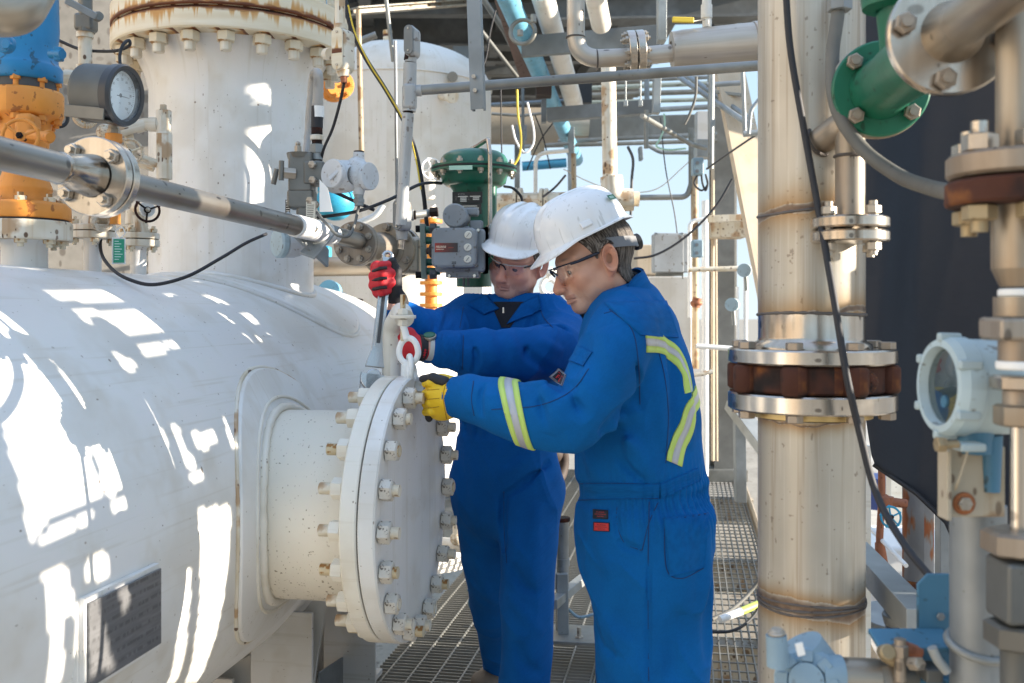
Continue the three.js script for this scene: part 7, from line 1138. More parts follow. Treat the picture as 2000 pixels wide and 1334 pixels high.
mat('coverall', [0.002, 0.116, 0.37], { roughness: 0.9, specularIntensity: 0.35, map: TX.clothC, bumpMap: TX.cloth, bumpScale: 0.0007, sheen: 0.12, sheenRoughness: 0.6, sheenColor: new THREE.Color().setRGB(0.01, 0.16, 0.4) });
mat('coverallLeft', [0.002, 0.102, 0.37], { roughness: 0.9, specularIntensity: 0.35, map: TX.clothC, bumpMap: TX.cloth, bumpScale: 0.0007, sheen: 0.12, sheenRoughness: 0.6, sheenColor: new THREE.Color().setRGB(0.01, 0.14, 0.4) });
mat('undershirt', [0.012, 0.014, 0.022], { roughness: 0.9, bumpMap: TX.cloth, bumpScale: 0.0006 }); mat('tapeLime', [0.55, 0.72, 0.16], { roughness: 0.6, bumpMap: TX.cloth, bumpScale: 0.0004 }); mat('tapeSilver', [0.5, 0.51, 0.55], { roughness: 0.38, metalness: 0.4, bumpMap: TX.cloth, bumpScale: 0.0004 });
mat('gloveRed', [0.6, 0.015, 0.025], { roughness: 0.6, bumpMap: TX.cloth, bumpScale: 0.0006 }); mat('gloveYellow', [0.78, 0.5, 0.012], { roughness: 0.55, bumpMap: TX.bump, bumpScale: 0.001 }); mat('gloveBlack', [0.016, 0.015, 0.017], { roughness: 0.6, bumpMap: TX.bump, bumpScale: 0.001 });
mat('leather', [0.16, 0.12, 0.085], { roughness: 0.7, bumpMap: TX.bump, bumpScale: 0.002 });
mat('seam', [0.003, 0.045, 0.16], { roughness: 0.9 });
mat('gloveSeam', [0.42, 0.24, 0.01], { roughness: 0.7 });
// ---------------------------------------------------------------- the man on the right
{
  const t = T('person', 'man in blue coverall with reflective tape, white hard hat and yellow glove, seen side on', 'person', P(1270, 1650, 2.7));
  const f = V(-0.906, 0, -0.423), L = V(-0.423, 0, 0.906), Q = (x, y, d, a, b, u = L) => ({ p: P(x, y, d), a, b, u });
  const torso = limb([Q(1212, 588, 2.72, 0.1, 0.075), Q(1226, 622, 2.72, 0.185, 0.1), Q(1232, 665, 2.72, 0.205, 0.125), Q(1240, 740, 2.72, 0.2, 0.148), Q(1245, 830, 2.72, 0.19, 0.158), Q(1248, 930, 2.72, 0.178, 0.168), Q(1258, 1000, 2.72, 0.19, 0.178), Q(1264, 1070, 2.72, 0.185, 0.17)]);
  const legN = limb([Q(1262, 1040, 2.64, 0.1, 0.165), Q(1272, 1130, 2.63, 0.105, 0.158), Q(1276, 1240, 2.62, 0.1, 0.148), Q(1274, 1380, 2.6, 0.092, 0.135), Q(1270, 1560, 2.6, 0.085, 0.12), Q(1268, 1665, 2.6, 0.08, 0.115)]);
  const legF = limb([Q(1266, 1040, 2.8, 0.1, 0.16), Q(1262, 1130, 2.82, 0.1, 0.15), Q(1258, 1240, 2.83, 0.095, 0.14), Q(1255, 1390, 2.83, 0.09, 0.13), Q(1252, 1540, 2.83, 0.085, 0.115), Q(1250, 1640, 2.83, 0.08, 0.11)]);
  const armU = V(0.3, 0.9, 0.2), arm = limb([Q(1222, 628, 2.6, 0.082, 0.078, armU), Q(1206, 668, 2.52, 0.092, 0.086, armU), Q(1168, 750, 2.47, 0.09, 0.086, armU), Q(1124, 818, 2.45, 0.077, 0.074, armU), Q(1060, 812, 2.46, 0.077, 0.074, armU), Q(990, 797, 2.5, 0.068, 0.066, armU), Q(930, 782, 2.54, 0.056, 0.056, armU), Q(892, 776, 2.57, 0.05, 0.05, armU)]);
  const armF = limb([Q(1262, 640, 2.88, 0.085, 0.08, armU), Q(1210, 730, 2.93, 0.08, 0.075, armU), Q(1140, 800, 2.95, 0.07, 0.07, armU), Q(1040, 800, 2.92, 0.06, 0.06, armU), Q(960, 790, 2.86, 0.05, 0.05, armU)]);
  const base = (x, y, z) => { let d = smin(torso(x, y, z), smin(legN(x, y, z), legF(x, y, z), 0.03), 0.05); d = smin(d, armF(x, y, z), 0.04); return smin(d, arm(x, y, z), 0.028); }, C = F(base);
  const fd = folds([
    [C(1125, 760, 2.4, 1090, 800, 2.38, 1075, 850, 2.4), 0.014, 0.02], [C(1062, 742, 2.4, 1078, 790, 2.38, 1108, 838, 2.39), 0.012, 0.016], [C(1050, 750, 2.4, 1062, 800, 2.39, 1080, 850, 2.41), -0.008, 0.014], [C(1100, 730, 2.4, 1120, 780, 2.38, 1150, 820, 2.4), -0.01, 0.018], [C(1092, 712, 2.42, 1058, 745, 2.42, 1020, 752, 2.44), 0.009, 0.014],
    [C(1010, 760, 2.44, 990, 790, 2.43, 985, 835, 2.45), 0.006, 0.016], [C(950, 750, 2.5, 940, 780, 2.48, 945, 815, 2.5), -0.007, 0.012], [C(925, 752, 2.5, 915, 780, 2.49, 920, 808, 2.5), 0.005, 0.01],
    [C(1248, 770, 2.5, 1205, 812, 2.5, 1170, 850, 2.5), -0.02, 0.02], [C(1250, 800, 2.52, 1215, 815, 2.5, 1180, 818, 2.48), 0.013, 0.014], [C(1195, 830, 2.52, 1240, 880, 2.52, 1290, 940, 2.55), 0.014, 0.018], [C(1175, 850, 2.53, 1215, 900, 2.53, 1270, 950, 2.54), -0.009, 0.014], [C(1225, 690, 2.5, 1245, 740, 2.5, 1250, 800, 2.52), -0.01, 0.01], [C(1150, 880, 2.55, 1165, 920, 2.54, 1190, 950, 2.54), 0.008, 0.015], [C(1118, 890, 2.62, 1125, 925, 2.6, 1140, 955, 2.58), -0.007, 0.014],
    [C(1300, 650, 2.6, 1315, 760, 2.58, 1310, 900, 2.58), -0.01, 0.02], [C(1330, 720, 2.66, 1345, 800, 2.64, 1345, 880, 2.62), 0.01, 0.018], [C(1295, 720, 2.56, 1290, 800, 2.55, 1300, 880, 2.55), 0.01, 0.024], [C(1180, 640, 2.46, 1195, 700, 2.44, 1200, 760, 2.44), 0.008, 0.03], [C(1150, 650, 2.5, 1140, 700, 2.46, 1120, 740, 2.44), -0.007, 0.018],
    [C(1268, 1085, 2.5, 1266, 1200, 2.5, 1266, 1334, 2.5), -0.006, 0.007], [C(1170, 1000, 2.54, 1180, 1080, 2.52, 1200, 1130, 2.52), 0.007, 0.022], [C(1310, 1000, 2.52, 1330, 1100, 2.52, 1340, 1200, 2.54), 0.009, 0.028], [C(1195, 1120, 2.52, 1180, 1210, 2.52, 1190, 1300, 2.52), 0.008, 0.026], [C(1330, 1180, 2.54, 1310, 1260, 2.52, 1315, 1334, 2.52), -0.008, 0.022], [C(1160, 1170, 2.6, 1200, 1230, 2.54, 1240, 1262, 2.5), 0.008, 0.018], [C(1150, 1200, 2.62, 1185, 1260, 2.56, 1235, 1290, 2.5), -0.006, 0.016], [C(1370, 1020, 2.6, 1378, 1100, 2.58, 1372, 1200, 2.58), 0.008, 0.02], [C(1390, 1060, 2.66, 1385, 1180, 2.65, 1380, 1300, 2.64), -0.009, 0.02],
    [C(1210, 1050, 2.5, 1222, 1066, 2.5, 1252, 1076, 2.49), -0.012, 0.01], [C(1206, 985, 2.5, 1205, 1020, 2.5, 1212, 1052, 2.5), -0.008, 0.007],
  ]);
  const W = yAt(962, 2.7);
  const body = (x, y, z) => {
    let d = base(x, y, z);
    if (abs(d) < 0.06) {
      d -= 1.9 * fd(x, y, z); const s = (x - 0.33) * f.x + (z + 2.72) * f.z, k = y - W - 0.02 * s;      // s: forward of the spine
      const band = exp(-((k / 0.028) ** 4)); const back = sstep(0.06, -0.1, s); d += band * 0.011 * (x > 0.1 ? 1 : 0);
      const a = atan2((z + 2.72) * 1, (x - 0.345)); d += back * 0.0042 * sin(a * 60 + 3 * n3(x * 9, y * 5, z * 9)) * exp(-((k / 0.07) ** 2)) * (x > 0.12 ? 1 : 0);
      d -= 0.0085 * (1 - min(1, abs(n3(x * 6 + 3, y * 4.2, z * 6)) * 2.4)) ** 2 + 0.005 * (1 - min(1, abs(n3(x * 13, y * 8 + x * 5, z * 13 + 7)) * 2.4)) ** 2; 
    }
    return d;
  };
  part(t, 'coverall', meshField(body, V(-0.2, -0.08, -3.12), V(0.66, 1.52, -2.28), 0.0068), M.coverall);
  // head and the body under the cloth
  const head = { at: P(1162, 509, 2.68), fwd: V(-0.9, -0.31, 0.27), up: V(-0.3, 0.95, 0.02), neckAt: P(1222, 602, 2.71), lines: 1, skin: [0.6, 0.335, 0.225], red: [0.58, 0.22, 0.15], hair: M.hairGrey, hat: [0.072, 0.008, 0.13], scale: 1.08, sticker: [0.074, 0.052, -0.08], stickerX: [-0.6, -0.1, -0.75], stickerN: [0.75, 0.35, -0.55] };
  const skin = dressHead(t, head); part(t, 'body', [skin, withColor(meshField((x, y, z) => smin(torso(x, y, z), smin(legN(x, y, z), legF(x, y, z), 0.03), 0.05) + 0.035, V(-0.1, 0, -3.05), V(0.6, 1.42, -2.4), 0.025), head.skin)], M.skin);
  // collar and the dark shirt under it
  const ring = (c, u, w, ra, rb, h, lean, A0, A1, n = 40) => { const up = V(0, 0, 0).crossVectors(w, u), rows = []; for (let i = 0; i <= 6; i++) { const k = i / 6, r = []; for (let j = 0; j <= n; j++) { const A = lerp(A0, A1, j / n), e = u.clone().multiplyScalar(cos(A) * (ra + lean * k)).addScaledVector(w, sin(A) * (rb + lean * k)); r.push({ p: c.clone().add(e).addScaledVector(up, h * k - 0.014 * (k ** 2) * 0 + 0.004 * sin(A * 5)), n: e.normalize() }); } rows.push(r); } return rows; };
  const cu = V(-0.83, -0.55, 0.2).normalize(), cw = V(-0.25, 0.02, -0.97).normalize();
  part(t, 'shirt_collar', cloth(ring(P(1204, 596, 2.71), cu, V(0, 0, 0).crossVectors(V(0, 0, 0).crossVectors(cu, cw), cu).normalize().negate(), 0.094, 0.078, -0.05, -0.004, 0.12, 2 * PI - 0.12), 0.004), M.undershirt);
  part(t, 'collar', cloth(ring(P(1214, 604, 2.71), cu, V(0, 0, 0).crossVectors(V(0, 0, 0).crossVectors(cu, cw), cu).normalize().negate(), 0.098, 0.086, -0.066, 0.004, 0.3, 2 * PI - 0.3), 0.005), M.coverall);
  // reflective tape: round the forearm, a cross on the back
  const bandRow = (path, n, off, m, name) => part(t, name, cloth(path, off), m);
  const armRing = (x, y, d, tilt, wid, parts) => { const c = P(x, y, d), ax = V(-1, 0.13, -0.12 + tilt).normalize(), [u, v] = basis(ax); const mk = (k0, k1) => { const rows = []; for (let i = 0; i <= 2; i++) { const r = []; for (let j = 0; j <= 44; j++) { const A = j / 44 * 2 * PI, e = u.clone().multiplyScalar(cos(A)).addScaledVector(v, sin(A)), o = along(along(c, ax, lerp(k0, k1, i / 2) + 0.034 * e.y), e, 0.0); const q = hit(arm2, along(o, e, 0.14), e.clone().negate(), 0, 0.2) ?? along(o, e, 0.07); r.push({ p: q, n: e }); } rows.push(r); } return rows; }; for (const [k0, k1, m, nm] of parts) part(t, nm, cloth(mk(k0, k1), 0.0035, true), m); };
  const arm2 = (x, y, z) => { let d = arm(x, y, z); if (abs(d) < 0.05) { d -= 1.9 * fd(x, y, z); d -= 0.0085 * (1 - min(1, abs(n3(x * 6 + 3, y * 4.2, z * 6)) * 2.4)) ** 2 + 0.005 * (1 - min(1, abs(n3(x * 13, y * 8 + x * 5, z * 13 + 7)) * 2.4)) ** 2; } return d; };
  armRing(1012, 803, 2.49, 0, 0.05, [[-0.025, -0.0095, M.tapeLime, 'reflective_tape'], [-0.0095, 0.0095, M.tapeSilver, 'reflective_tape'], [0.0095, 0.025, M.tapeLime, 'reflective_tape']]);
  const tape = (pts, wid) => {   // pts: centre line on the cloth
    const c = new THREE.CatmullRomCurve3(pts.map(([x, y]) => { const dir = P(x, y, 1).sub(camera.position).normalize(); return hit(body, camera.position, dir, 2, 3.6) ?? P(x, y, 2.72); })).getPoints(26), mk = (k0, k1) => c.map((p, i) => { const tg = c[min(i + 1, 26)].clone().sub(c[max(i - 1, 0)]).normalize(), nn = grad(body, p), sd = V(0, 0, 0).crossVectors(nn, tg).normalize(); return [0, 1, 2].map((j) => { const o = along(along(p, sd, lerp(k0, k1, j / 2)), nn, 0.05), q = hit(body, o, nn.clone().negate(), 0, 0.12) ?? along(p, sd, lerp(k0, k1, j / 2)); return { p: q, n: nn }; }); });
    for (const [k0, k1, m] of [[-wid, -wid * 0.36, M.tapeLime], [-wid * 0.36, wid * 0.36, M.tapeSilver], [wid * 0.36, wid, M.tapeLime]]) part(t, 'reflective_tape', cloth(mk(k0, k1), 0.0035), m);
  };
  tape([[1262, 668], [1290, 672], [1318, 690], [1338, 722], [1350, 765]], 0.0255); tape([[1316, 905], [1325, 870], [1340, 835], [1352, 800], [1362, 770]], 0.0255);
  // pockets, patches
  const ptx = (draw) => new THREE.MeshPhysicalMaterial({ roughness: 0.7, map: canvas(256, 256, draw) });
  part(t, 'sleeve_patch', patchPx(body, [[1092, 720], [1106, 732], [1098, 754], [1074, 736]], 6, 6, 0.003), ptx((g) => { g.fillStyle = '#8d8f98'; g.fillRect(0, 0, 256, 256); g.fillStyle = '#22232a'; g.fillRect(14, 14, 228, 228); g.save(); g.translate(128, 128); g.scale(1, -1); g.fillStyle = '#d23238'; g.font = 'bold 130px sans-serif'; g.textAlign = 'center'; g.fillText('FR', 0, 84); g.font = 'bold 40px sans-serif'; g.fillText('WORKWEAR', 0, -36, 200); g.restore(); }));
  for (const [q, bg, fg] of [[[[1159, 995], [1188, 997], [1188, 1014], [1159, 1013]], '#23242b', '#a33'], [[[1160, 1019], [1191, 1021], [1191, 1038], [1160, 1037]], '#c32f30', '#3a1518']]) part(t, 'trouser_label', patchPx(body, q, 6, 4, 0.003), ptx((g) => { g.fillStyle = '#1b1d26'; g.fillRect(0, 0, 256, 256); g.fillStyle = bg; g.fillRect(14, 20, 228, 216); g.save(); g.translate(128, 128); g.scale(1, -1); g.fillStyle = fg; g.font = 'bold 44px sans-serif'; g.textAlign = 'center'; g.fillText('FLAME', 0, -36, 190); g.fillText('RESISTANT', 0, 22, 190); g.fillText('NFPA', 0, 78, 140); g.restore(); }));
  part(t, 'pen_pocket', patchPx(body, [[1131, 676], [1158, 688], [1140, 716], [1112, 705]], 8, 8, 0.0035), M.coverall); part(t, 'rear_pocket', patchPx(body, [[1297, 1012], [1384, 1003], [1374, 1108], [1308, 1126]], 16, 16, 0.004), M.coverall); part(t, 'yoke_flap', patchPx(body, [[1180, 592], [1300, 588], [1324, 660], [1250, 655]], 14, 8, 0.004), M.coverall);
  part(t, 'waistband', patchPx(body, [[1140, 944], [1290, 945], [1290, 972], [1142, 976]], 24, 6, 0.004), M.coverall); part(t, 'waistband_front', patchPx(body, [[1288, 946], [1362, 914], [1368, 938], [1292, 974]].map(([x, y]) => [x, y]), 24, 6, 0.0035), M.coverall);
  seams(t, body, [[[1190, 604], [1232, 640], [1246, 700], [1250, 790]], [[1180, 612], [1215, 606], [1262, 640], [1290, 700], [1305, 800], [1300, 905]], [[1268, 980], [1266, 1080], [1266, 1200], [1267, 1330]], [[1206, 978], [1205, 1020], [1220, 1060], [1252, 1075]], [[1254, 1075], [1268, 1020], [1286, 980]], [[1126, 977], [1200, 974], [1290, 973]], [[1124, 945], [1200, 944], [1290, 946]], [[1296, 1012], [1340, 1010], [1384, 1002]], [[1297, 1014], [1306, 1120], [1330, 1130], [1374, 1110]], [[925, 744], [921, 780], [926, 812]], [[1150, 720], [1120, 760], [1060, 790], [960, 800]]], 0.0016, M.seam);
  // yellow glove closed round the socket
  const G = (x, y, d) => P(x, y, d).toArray(), hand = (x, y, z) => {
    let d = smin(cap(x, y, z, G(896, 776, 2.57), G(872, 776, 2.585), 0.053, 0.05), cap(x, y, z, G(872, 762, 2.6), G(866, 792, 2.6), 0.037, 0.037), 0.02); d = smin(d, cap(x, y, z, G(858, 752, 2.6), G(856, 800, 2.6), 0.025, 0.022), 0.02);
    for (const [ya, yb, r] of [[752, 748, 0.0115], [769, 768, 0.012], [786, 788, 0.0115], [800, 804, 0.0105]]) { d = smin(d, cap(x, y, z, G(858, ya, 2.575), G(842, yb, 2.57), r + 0.0015, r), 0.006); d = smin(d, cap(x, y, z, G(842, yb, 2.57), G(832, yb + 1, 2.6), r, r * 0.95), 0.004); d = smin(d, cap(x, y, z, G(832, yb + 1, 2.6), G(838, yb, 2.645), r * 0.95, r * 0.9), 0.004); }
    return d + 0.0012 * n3(x * 45, y * 45, z * 45);
  };
  const C2 = F(hand), crease = folds([[C2(868, 735, 2.53, 862, 770, 2.53, 870, 812, 2.53), -0.003, 0.004], [C2(882, 800, 2.52, 890, 812, 2.52, 902, 816, 2.52), -0.004, 0.006]]);
  part(t, 'yellow_glove', meshField((x, y, z) => { const d = hand(x, y, z); return abs(d) < 0.02 ? d - crease(x, y, z) : d; }, V(-0.31, 1.06, -2.72), V(-0.07, 1.36, -2.46), 0.0032), M.gloveYellow);
  seams(t, hand, [[[876, 736], [866, 770], [872, 818]], [[858, 760], [845, 761], [834, 762]], [[858, 778], [845, 779], [834, 780]], [[858, 794], [846, 796], [836, 797]], [[884, 742], [890, 776], [886, 812]]], 0.0013, M.gloveSeam);
  const thumb = (x, y, z) => { let d = cap(x, y, z, G(868, 746, 2.56), G(846, 738, 2.57), 0.0155, 0.013); d = smin(d, cap(x, y, z, G(846, 738, 2.57), G(826, 740, 2.6), 0.0125, 0.0105), 0.004); return d; };
  part(t, 'glove_thumb', meshField(thumb, V(-0.31, 1.18, -2.66), V(-0.13, 1.32, -2.5), 0.003), M.gloveBlack); part(t, 'glove_tip', [ball(P(838, 812, 2.6), 0.014, [0.8, 1.2, 1])], M.gloveBlack);
  for (const [x, d] of [[1205, 2.6], [1200, 2.83]]) part(t, 'shoe', (() => { const b = P(x, 610 + 1.42 * FPX / d - 20, d); return [ball(b.clone().addScaledVector(f, 0.06), 0.05, [2.6, 1, 1.2]).translate(0, 0, 0), cyl(b.clone().add(V(0, -0.01, 0)), b.clone().add(V(0, 0.1, 0)), 0.055, 0.05)]; })(), M.leather);
  const s = T('socket_tool', 'black ringed steel socket on the top cover nut in the yellow glove', 'socket', P(815, 780, 2.66)), sa = P(806, 762, 2.7), sd = N;
  part(s, 'ring', lathe(along(sa, sd, -0.012), sd, [[0.022, 0], [0.03, 0], [0.032, 0.004], [0.032, 0.014], [0.022, 0.018]], 36), M.black); part(s, 'nut', hex(sa, sd, 0.05, 0.04, 0.12), M.nutSteel); part(s, 'socket', lathe(along(sa, sd, 0.038), sd, [[0, 0], [0.024, 0], [0.026, 0.003], [0.026, 0.05], [0.018, 0.056], [0.018, 0.1], [0, 0.1]], 32), M.chrome);
}
// ---------------------------------------------------------------- the man on the left
{
  const t = T('person', 'man in plain blue coverall with red gloves and white hard hat gripping the long wrench', 'person', P(1000, 1420, 3.35));
  const U = V(0.95, 0, 0.3).normalize(), Q = (x, y, d, a, b, u = U) => ({ p: P(x, y, d), a, b, u });
  const torso = limb([Q(1000, 588, 3.36, 0.09, 0.075), Q(1000, 612, 3.36, 0.18, 0.1), Q(998, 655, 3.36, 0.195, 0.12), Q(996, 730, 3.36, 0.18, 0.125), Q(990, 810, 3.36, 0.168, 0.12), Q(988, 850, 3.36, 0.165, 0.118), Q(990, 920, 3.36, 0.178, 0.13), Q(992, 975, 3.36, 0.172, 0.128)]);
  const legA = limb([Q(1034, 950, 3.32, 0.098, 0.105), Q(1034, 1040, 3.28, 0.092, 0.1), Q(1030, 1150, 3.24, 0.083, 0.092), Q(1027, 1280, 3.24, 0.078, 0.086), Q(1024, 1430, 3.25, 0.075, 0.085)]);
  const legB = limb([Q(945, 950, 3.4, 0.098, 0.1), Q(950, 1040, 3.46, 0.092, 0.095), Q(962, 1140, 3.56, 0.085, 0.09), Q(972, 1240, 3.7, 0.07, 0.08), Q(985, 1315, 3.82, 0.06, 0.075)]);
  const au = V(0.1, 0.9, 0.3), armR = limb([Q(912, 625, 3.36, 0.085, 0.08, au), Q(888, 645, 3.3, 0.09, 0.085, au), Q(850, 655, 3.14, 0.078, 0.075, au), Q(815, 645, 3.02, 0.07, 0.068, au), Q(776, 618, 2.95, 0.052, 0.052, au)]);
  const armL = limb([Q(1068, 622, 3.36, 0.08, 0.078, au), Q(1094, 655, 3.28, 0.088, 0.086, au), Q(1084, 686, 3.1, 0.085, 0.082, au), Q(1020, 692, 3.0, 0.078, 0.075, au), Q(940, 695, 2.93, 0.066, 0.064, au), Q(868, 684, 2.88, 0.05, 0.046, au)]);
  const base = (x, y, z) => { let d = smin(torso(x, y, z), smin(legA(x, y, z), legB(x, y, z), 0.02), 0.045); d = smin(d, armR(x, y, z), 0.03); return smin(d, armL(x, y, z), 0.025); }, C = F(base);
  const fd = folds([
    [C(880, 668, 2.86, 920, 655, 2.85, 985, 652, 2.9), 0.01, 0.014], [C(985, 648, 2.92, 1000, 680, 2.9, 1005, 735, 2.94), 0.012, 0.016], [C(1000, 640, 2.94, 1030, 690, 2.94, 1075, 725, 3.0), -0.011, 0.014], [C(1030, 640, 3.0, 1060, 670, 2.99, 1100, 690, 3.02), 0.01, 0.015], [C(920, 665, 2.86, 930, 695, 2.85, 925, 730, 2.87), -0.007, 0.012], [C(955, 660, 2.88, 965, 700, 2.86, 955, 745, 2.9), 0.007, 0.016], [C(1055, 640, 3.15, 1090, 640, 3.18, 1115, 655, 3.2), -0.009, 0.01], [C(898, 655, 2.85, 896, 690, 2.84, 898, 720, 2.85), -0.004, 0.006],
    [C(885, 592, 3.25, 870, 630, 3.1, 868, 680, 3.1), -0.009, 0.012], [C(905, 600, 3.26, 895, 650, 3.18, 898, 690, 3.2), 0.009, 0.016], [C(830, 612, 3.0, 835, 645, 2.97, 828, 680, 3.0), 0.007, 0.014], [C(800, 610, 2.95, 806, 640, 2.93, 800, 668, 2.96), -0.006, 0.01], [C(860, 610, 3.1, 852, 650, 3.06, 858, 690, 3.1), 0.008, 0.014],
    [C(925, 600, 3.25, 950, 660, 3.24, 955, 720, 3.24), 0.008, 0.02], [C(1045, 600, 3.26, 1035, 640, 3.24, 1000, 668, 3.23), -0.008, 0.014], [C(960, 740, 3.24, 955, 790, 3.24, 950, 830, 3.25), -0.007, 0.02],
    [C(1070, 860, 3.24, 1020, 905, 3.22, 975, 935, 3.24), 0.013, 0.02], [C(1075, 900, 3.24, 1020, 945, 3.2, 985, 970, 3.24), -0.012, 0.014], [C(985, 960, 3.26, 984, 1020, 3.3, 986, 1080, 3.3), -0.016, 0.014], [C(920, 870, 3.26, 930, 950, 3.28, 925, 1030, 3.36), 0.008, 0.02], [C(1050, 980, 3.22, 1040, 1060, 3.18, 1050, 1140, 3.16), 0.008, 0.024], [C(1000, 1100, 3.18, 1020, 1140, 3.15, 1055, 1160, 3.16), -0.008, 0.018], [C(995, 1160, 3.17, 1025, 1200, 3.15, 1060, 1240, 3.17), 0.008, 0.018], [C(1010, 1250, 3.16, 1020, 1290, 3.15, 1060, 1320, 3.18), -0.007, 0.02], [C(930, 1080, 3.42, 945, 1140, 3.46, 970, 1180, 3.5), 0.008, 0.018],
  ]);
  const W = yAt(832, 3.36);
  const body = (x, y, z) => {
    let d = base(x, y, z);
    if (abs(d) < 0.06) { d -= 1.9 * fd(x, y, z); const k = y - W; d += exp(-((k / 0.03) ** 4)) * (0.008 + 0.004 * sin(x * 190 + 4 * n3(x * 8, y * 5, z * 8))) * (z < -3.15 ? 1 : 0); d -= 0.0085 * (1 - min(1, abs(n3(x * 6 + 3, y * 4.2, z * 6)) * 2.4)) ** 2 + 0.005 * (1 - min(1, abs(n3(x * 13, y * 8 + x * 5, z * 13 + 7)) * 2.4)) ** 2;  }
    return d;
  };
  part(t, 'coverall', meshField(body, V(-0.42, -0.1, -4.0), V(0.32, 1.48, -2.78), 0.0068), M.coverallLeft);
  const head = { at: P(1013, 506, 3.3), fwd: V(-0.47, -0.27, 0.84), up: V(0.17, 0.94, 0.3), neckAt: P(1000, 606, 3.37), lines: 1.5, skin: [0.68, 0.37, 0.285], red: [0.68, 0.25, 0.19], hair: M.hairGrey, hat: [0.074, 0.004, 0.02], scale: 1.02, rim: M.rimClear };
  const skin = dressHead(t, head), wrist = (x, y, z) => min(cap(x, y, z, P(880, 684, 2.89).toArray(), P(826, 678, 2.86).toArray(), 0.034, 0.031), cap(x, y, z, P(790, 626, 2.96).toArray(), P(770, 600, 2.93).toArray(), 0.032, 0.03));
  part(t, 'body', [skin, withColor(meshField((x, y, z) => smin(min(torso(x, y, z), armL(x, y, z), armR(x, y, z)), smin(legA(x, y, z), legB(x, y, z), 0.03), 0.05) + 0.035, V(-0.4, 0, -3.95), V(0.3, 1.42, -2.75), 0.022), head.skin), withColor(meshField(wrist, V(-0.45, 1.25, -3.05), V(-0.12, 1.48, -2.78), 0.005), head.skin)], M.skin);
  const ring = (c, u, w, ra, rb, h, lean, A0, A1, n = 40) => { const up = V(0, 0, 0).crossVectors(w, u), rows = []; for (let i = 0; i <= 6; i++) { const k = i / 6, r = []; for (let j = 0; j <= n; j++) { const A = lerp(A0, A1, j / n), e = u.clone().multiplyScalar(cos(A) * (ra + lean * k)).addScaledVector(w, sin(A) * (rb + lean * k)); r.push({ p: c.clone().add(e).addScaledVector(up, h * k + 0.004 * sin(A * 5)), n: e.normalize() }); } rows.push(r); } return rows; };
  const fu = V(-0.25, -0.35, 0.9).normalize(), fw = V(0, 0, 0).crossVectors(V(0.1, 0.95, 0.33), fu).normalize();   // forward, left
  part(t, 'shirt_collar', cloth(ring(P(1000, 604, 3.36), fu, fw, 0.085, 0.08, 0.07, -0.006, 0.1, 2 * PI - 0.1), 0.004), M.undershirt); part(t, 'shirt_front', patchPx(body, [[958, 590], [1034, 590], [996, 640], [980, 640]], 10, 8, 0.004), M.undershirt);
  part(t, 'zip_pull', [box(P(983, 606, 3.2), [0.006, 0.02, 0.004])], M.steelBright);
  for (const q of [[[912, 596], [952, 576], [976, 604], [946, 616]], [[1018, 594], [1052, 578], [1058, 606], [990, 634]]]) part(t, 'collar_flap', patchPx(body, q, 10, 8, 0.009), M.coverallLeft);
  part(t, 'collar', cloth(ring(P(1001, 606, 3.37), fu, fw, 0.096, 0.094, 0.05, 0.002, 0.75, 2 * PI - 0.75), 0.005), M.coverallLeft);
  part(t, 'cuff', patchPx(body, [[864, 655], [900, 652], [898, 722], [862, 712]], 8, 10, 0.004), M.coverallLeft);
  seams(t, body, [[[985, 628], [984, 700]], [[905, 655], [904, 690], [903, 722]], [[905, 600], [898, 640]], [[1050, 585], [1062, 620], [1080, 640]], [[984, 960], [985, 1040], [990, 1100]]], 0.0016, M.seam);
  // watch
  const wc = P(841, 680, 2.87), wa = P(880, 684, 2.89).sub(P(826, 678, 2.86)).normalize(); part(t, 'watch_strap', lathe(along(wc, wa, -0.011), wa, [[0.034, 0], [0.036, 0.002], [0.036, 0.02], [0.034, 0.022]], 36), M.watchStrap); part(t, 'watch_case', [disc(along(wc, V(-0.05, 0.9, 0.42).normalize(), 0.032), V(-0.05, 0.9, 0.42), 0.02, 0.01, 32)], M.steel); part(t, 'watch_glass', disc(along(wc, V(-0.05, 0.9, 0.42).normalize(), 0.0425), V(-0.05, 0.9, 0.42), 0.017, 0.001, 28), M.greenBright);
  // red glove closed round the wrench: four fingers over it, palm and thumb behind
  const G = (x, y, d) => P(x, y, d).toArray(); const fy = [[523, 516, 0.0115, 6], [539, 533, 0.0145, 0], [557, 552, 0.0145, 0], [572, 568, 0.0115, 6]];
  const fingers = (x, y, z) => { let d = 1; for (const [ya, yb, r, k] of fy) { let e = cap(x, y, z, G(738 + k, ya, 2.93), G(730 + k, ya, 2.885), r * 1.05, r); e = smin(e, cap(x, y, z, G(730 + k, ya, 2.885), G(746, yb + 2, 2.858), r, r), 0.006); e = smin(e, cap(x, y, z, G(746, yb + 2, 2.858), G(764 - k, yb, 2.872), r, r * 0.95), 0.006); d = smin(d, e, 0.009); } d = smin(d, ell(x, y, z, G(746, 545, 2.882), [0.03, 0.044, 0.028]), 0.012); d = smin(d, cap(x, y, z, G(736, 522, 2.93), G(740, 570, 2.94), 0.02, 0.02), 0.012); return smin(d, cap(x, y, z, G(768, 585, 2.93), G(776, 602, 2.94), 0.027, 0.033), 0.03) + 0.001 * n3(x * 50, y * 50, z * 50); };
  part(t, 'red_glove', meshField(fingers, V(-0.47, 1.38, -3.02), V(-0.28, 1.6, -2.79), 0.0032), M.gloveRed);
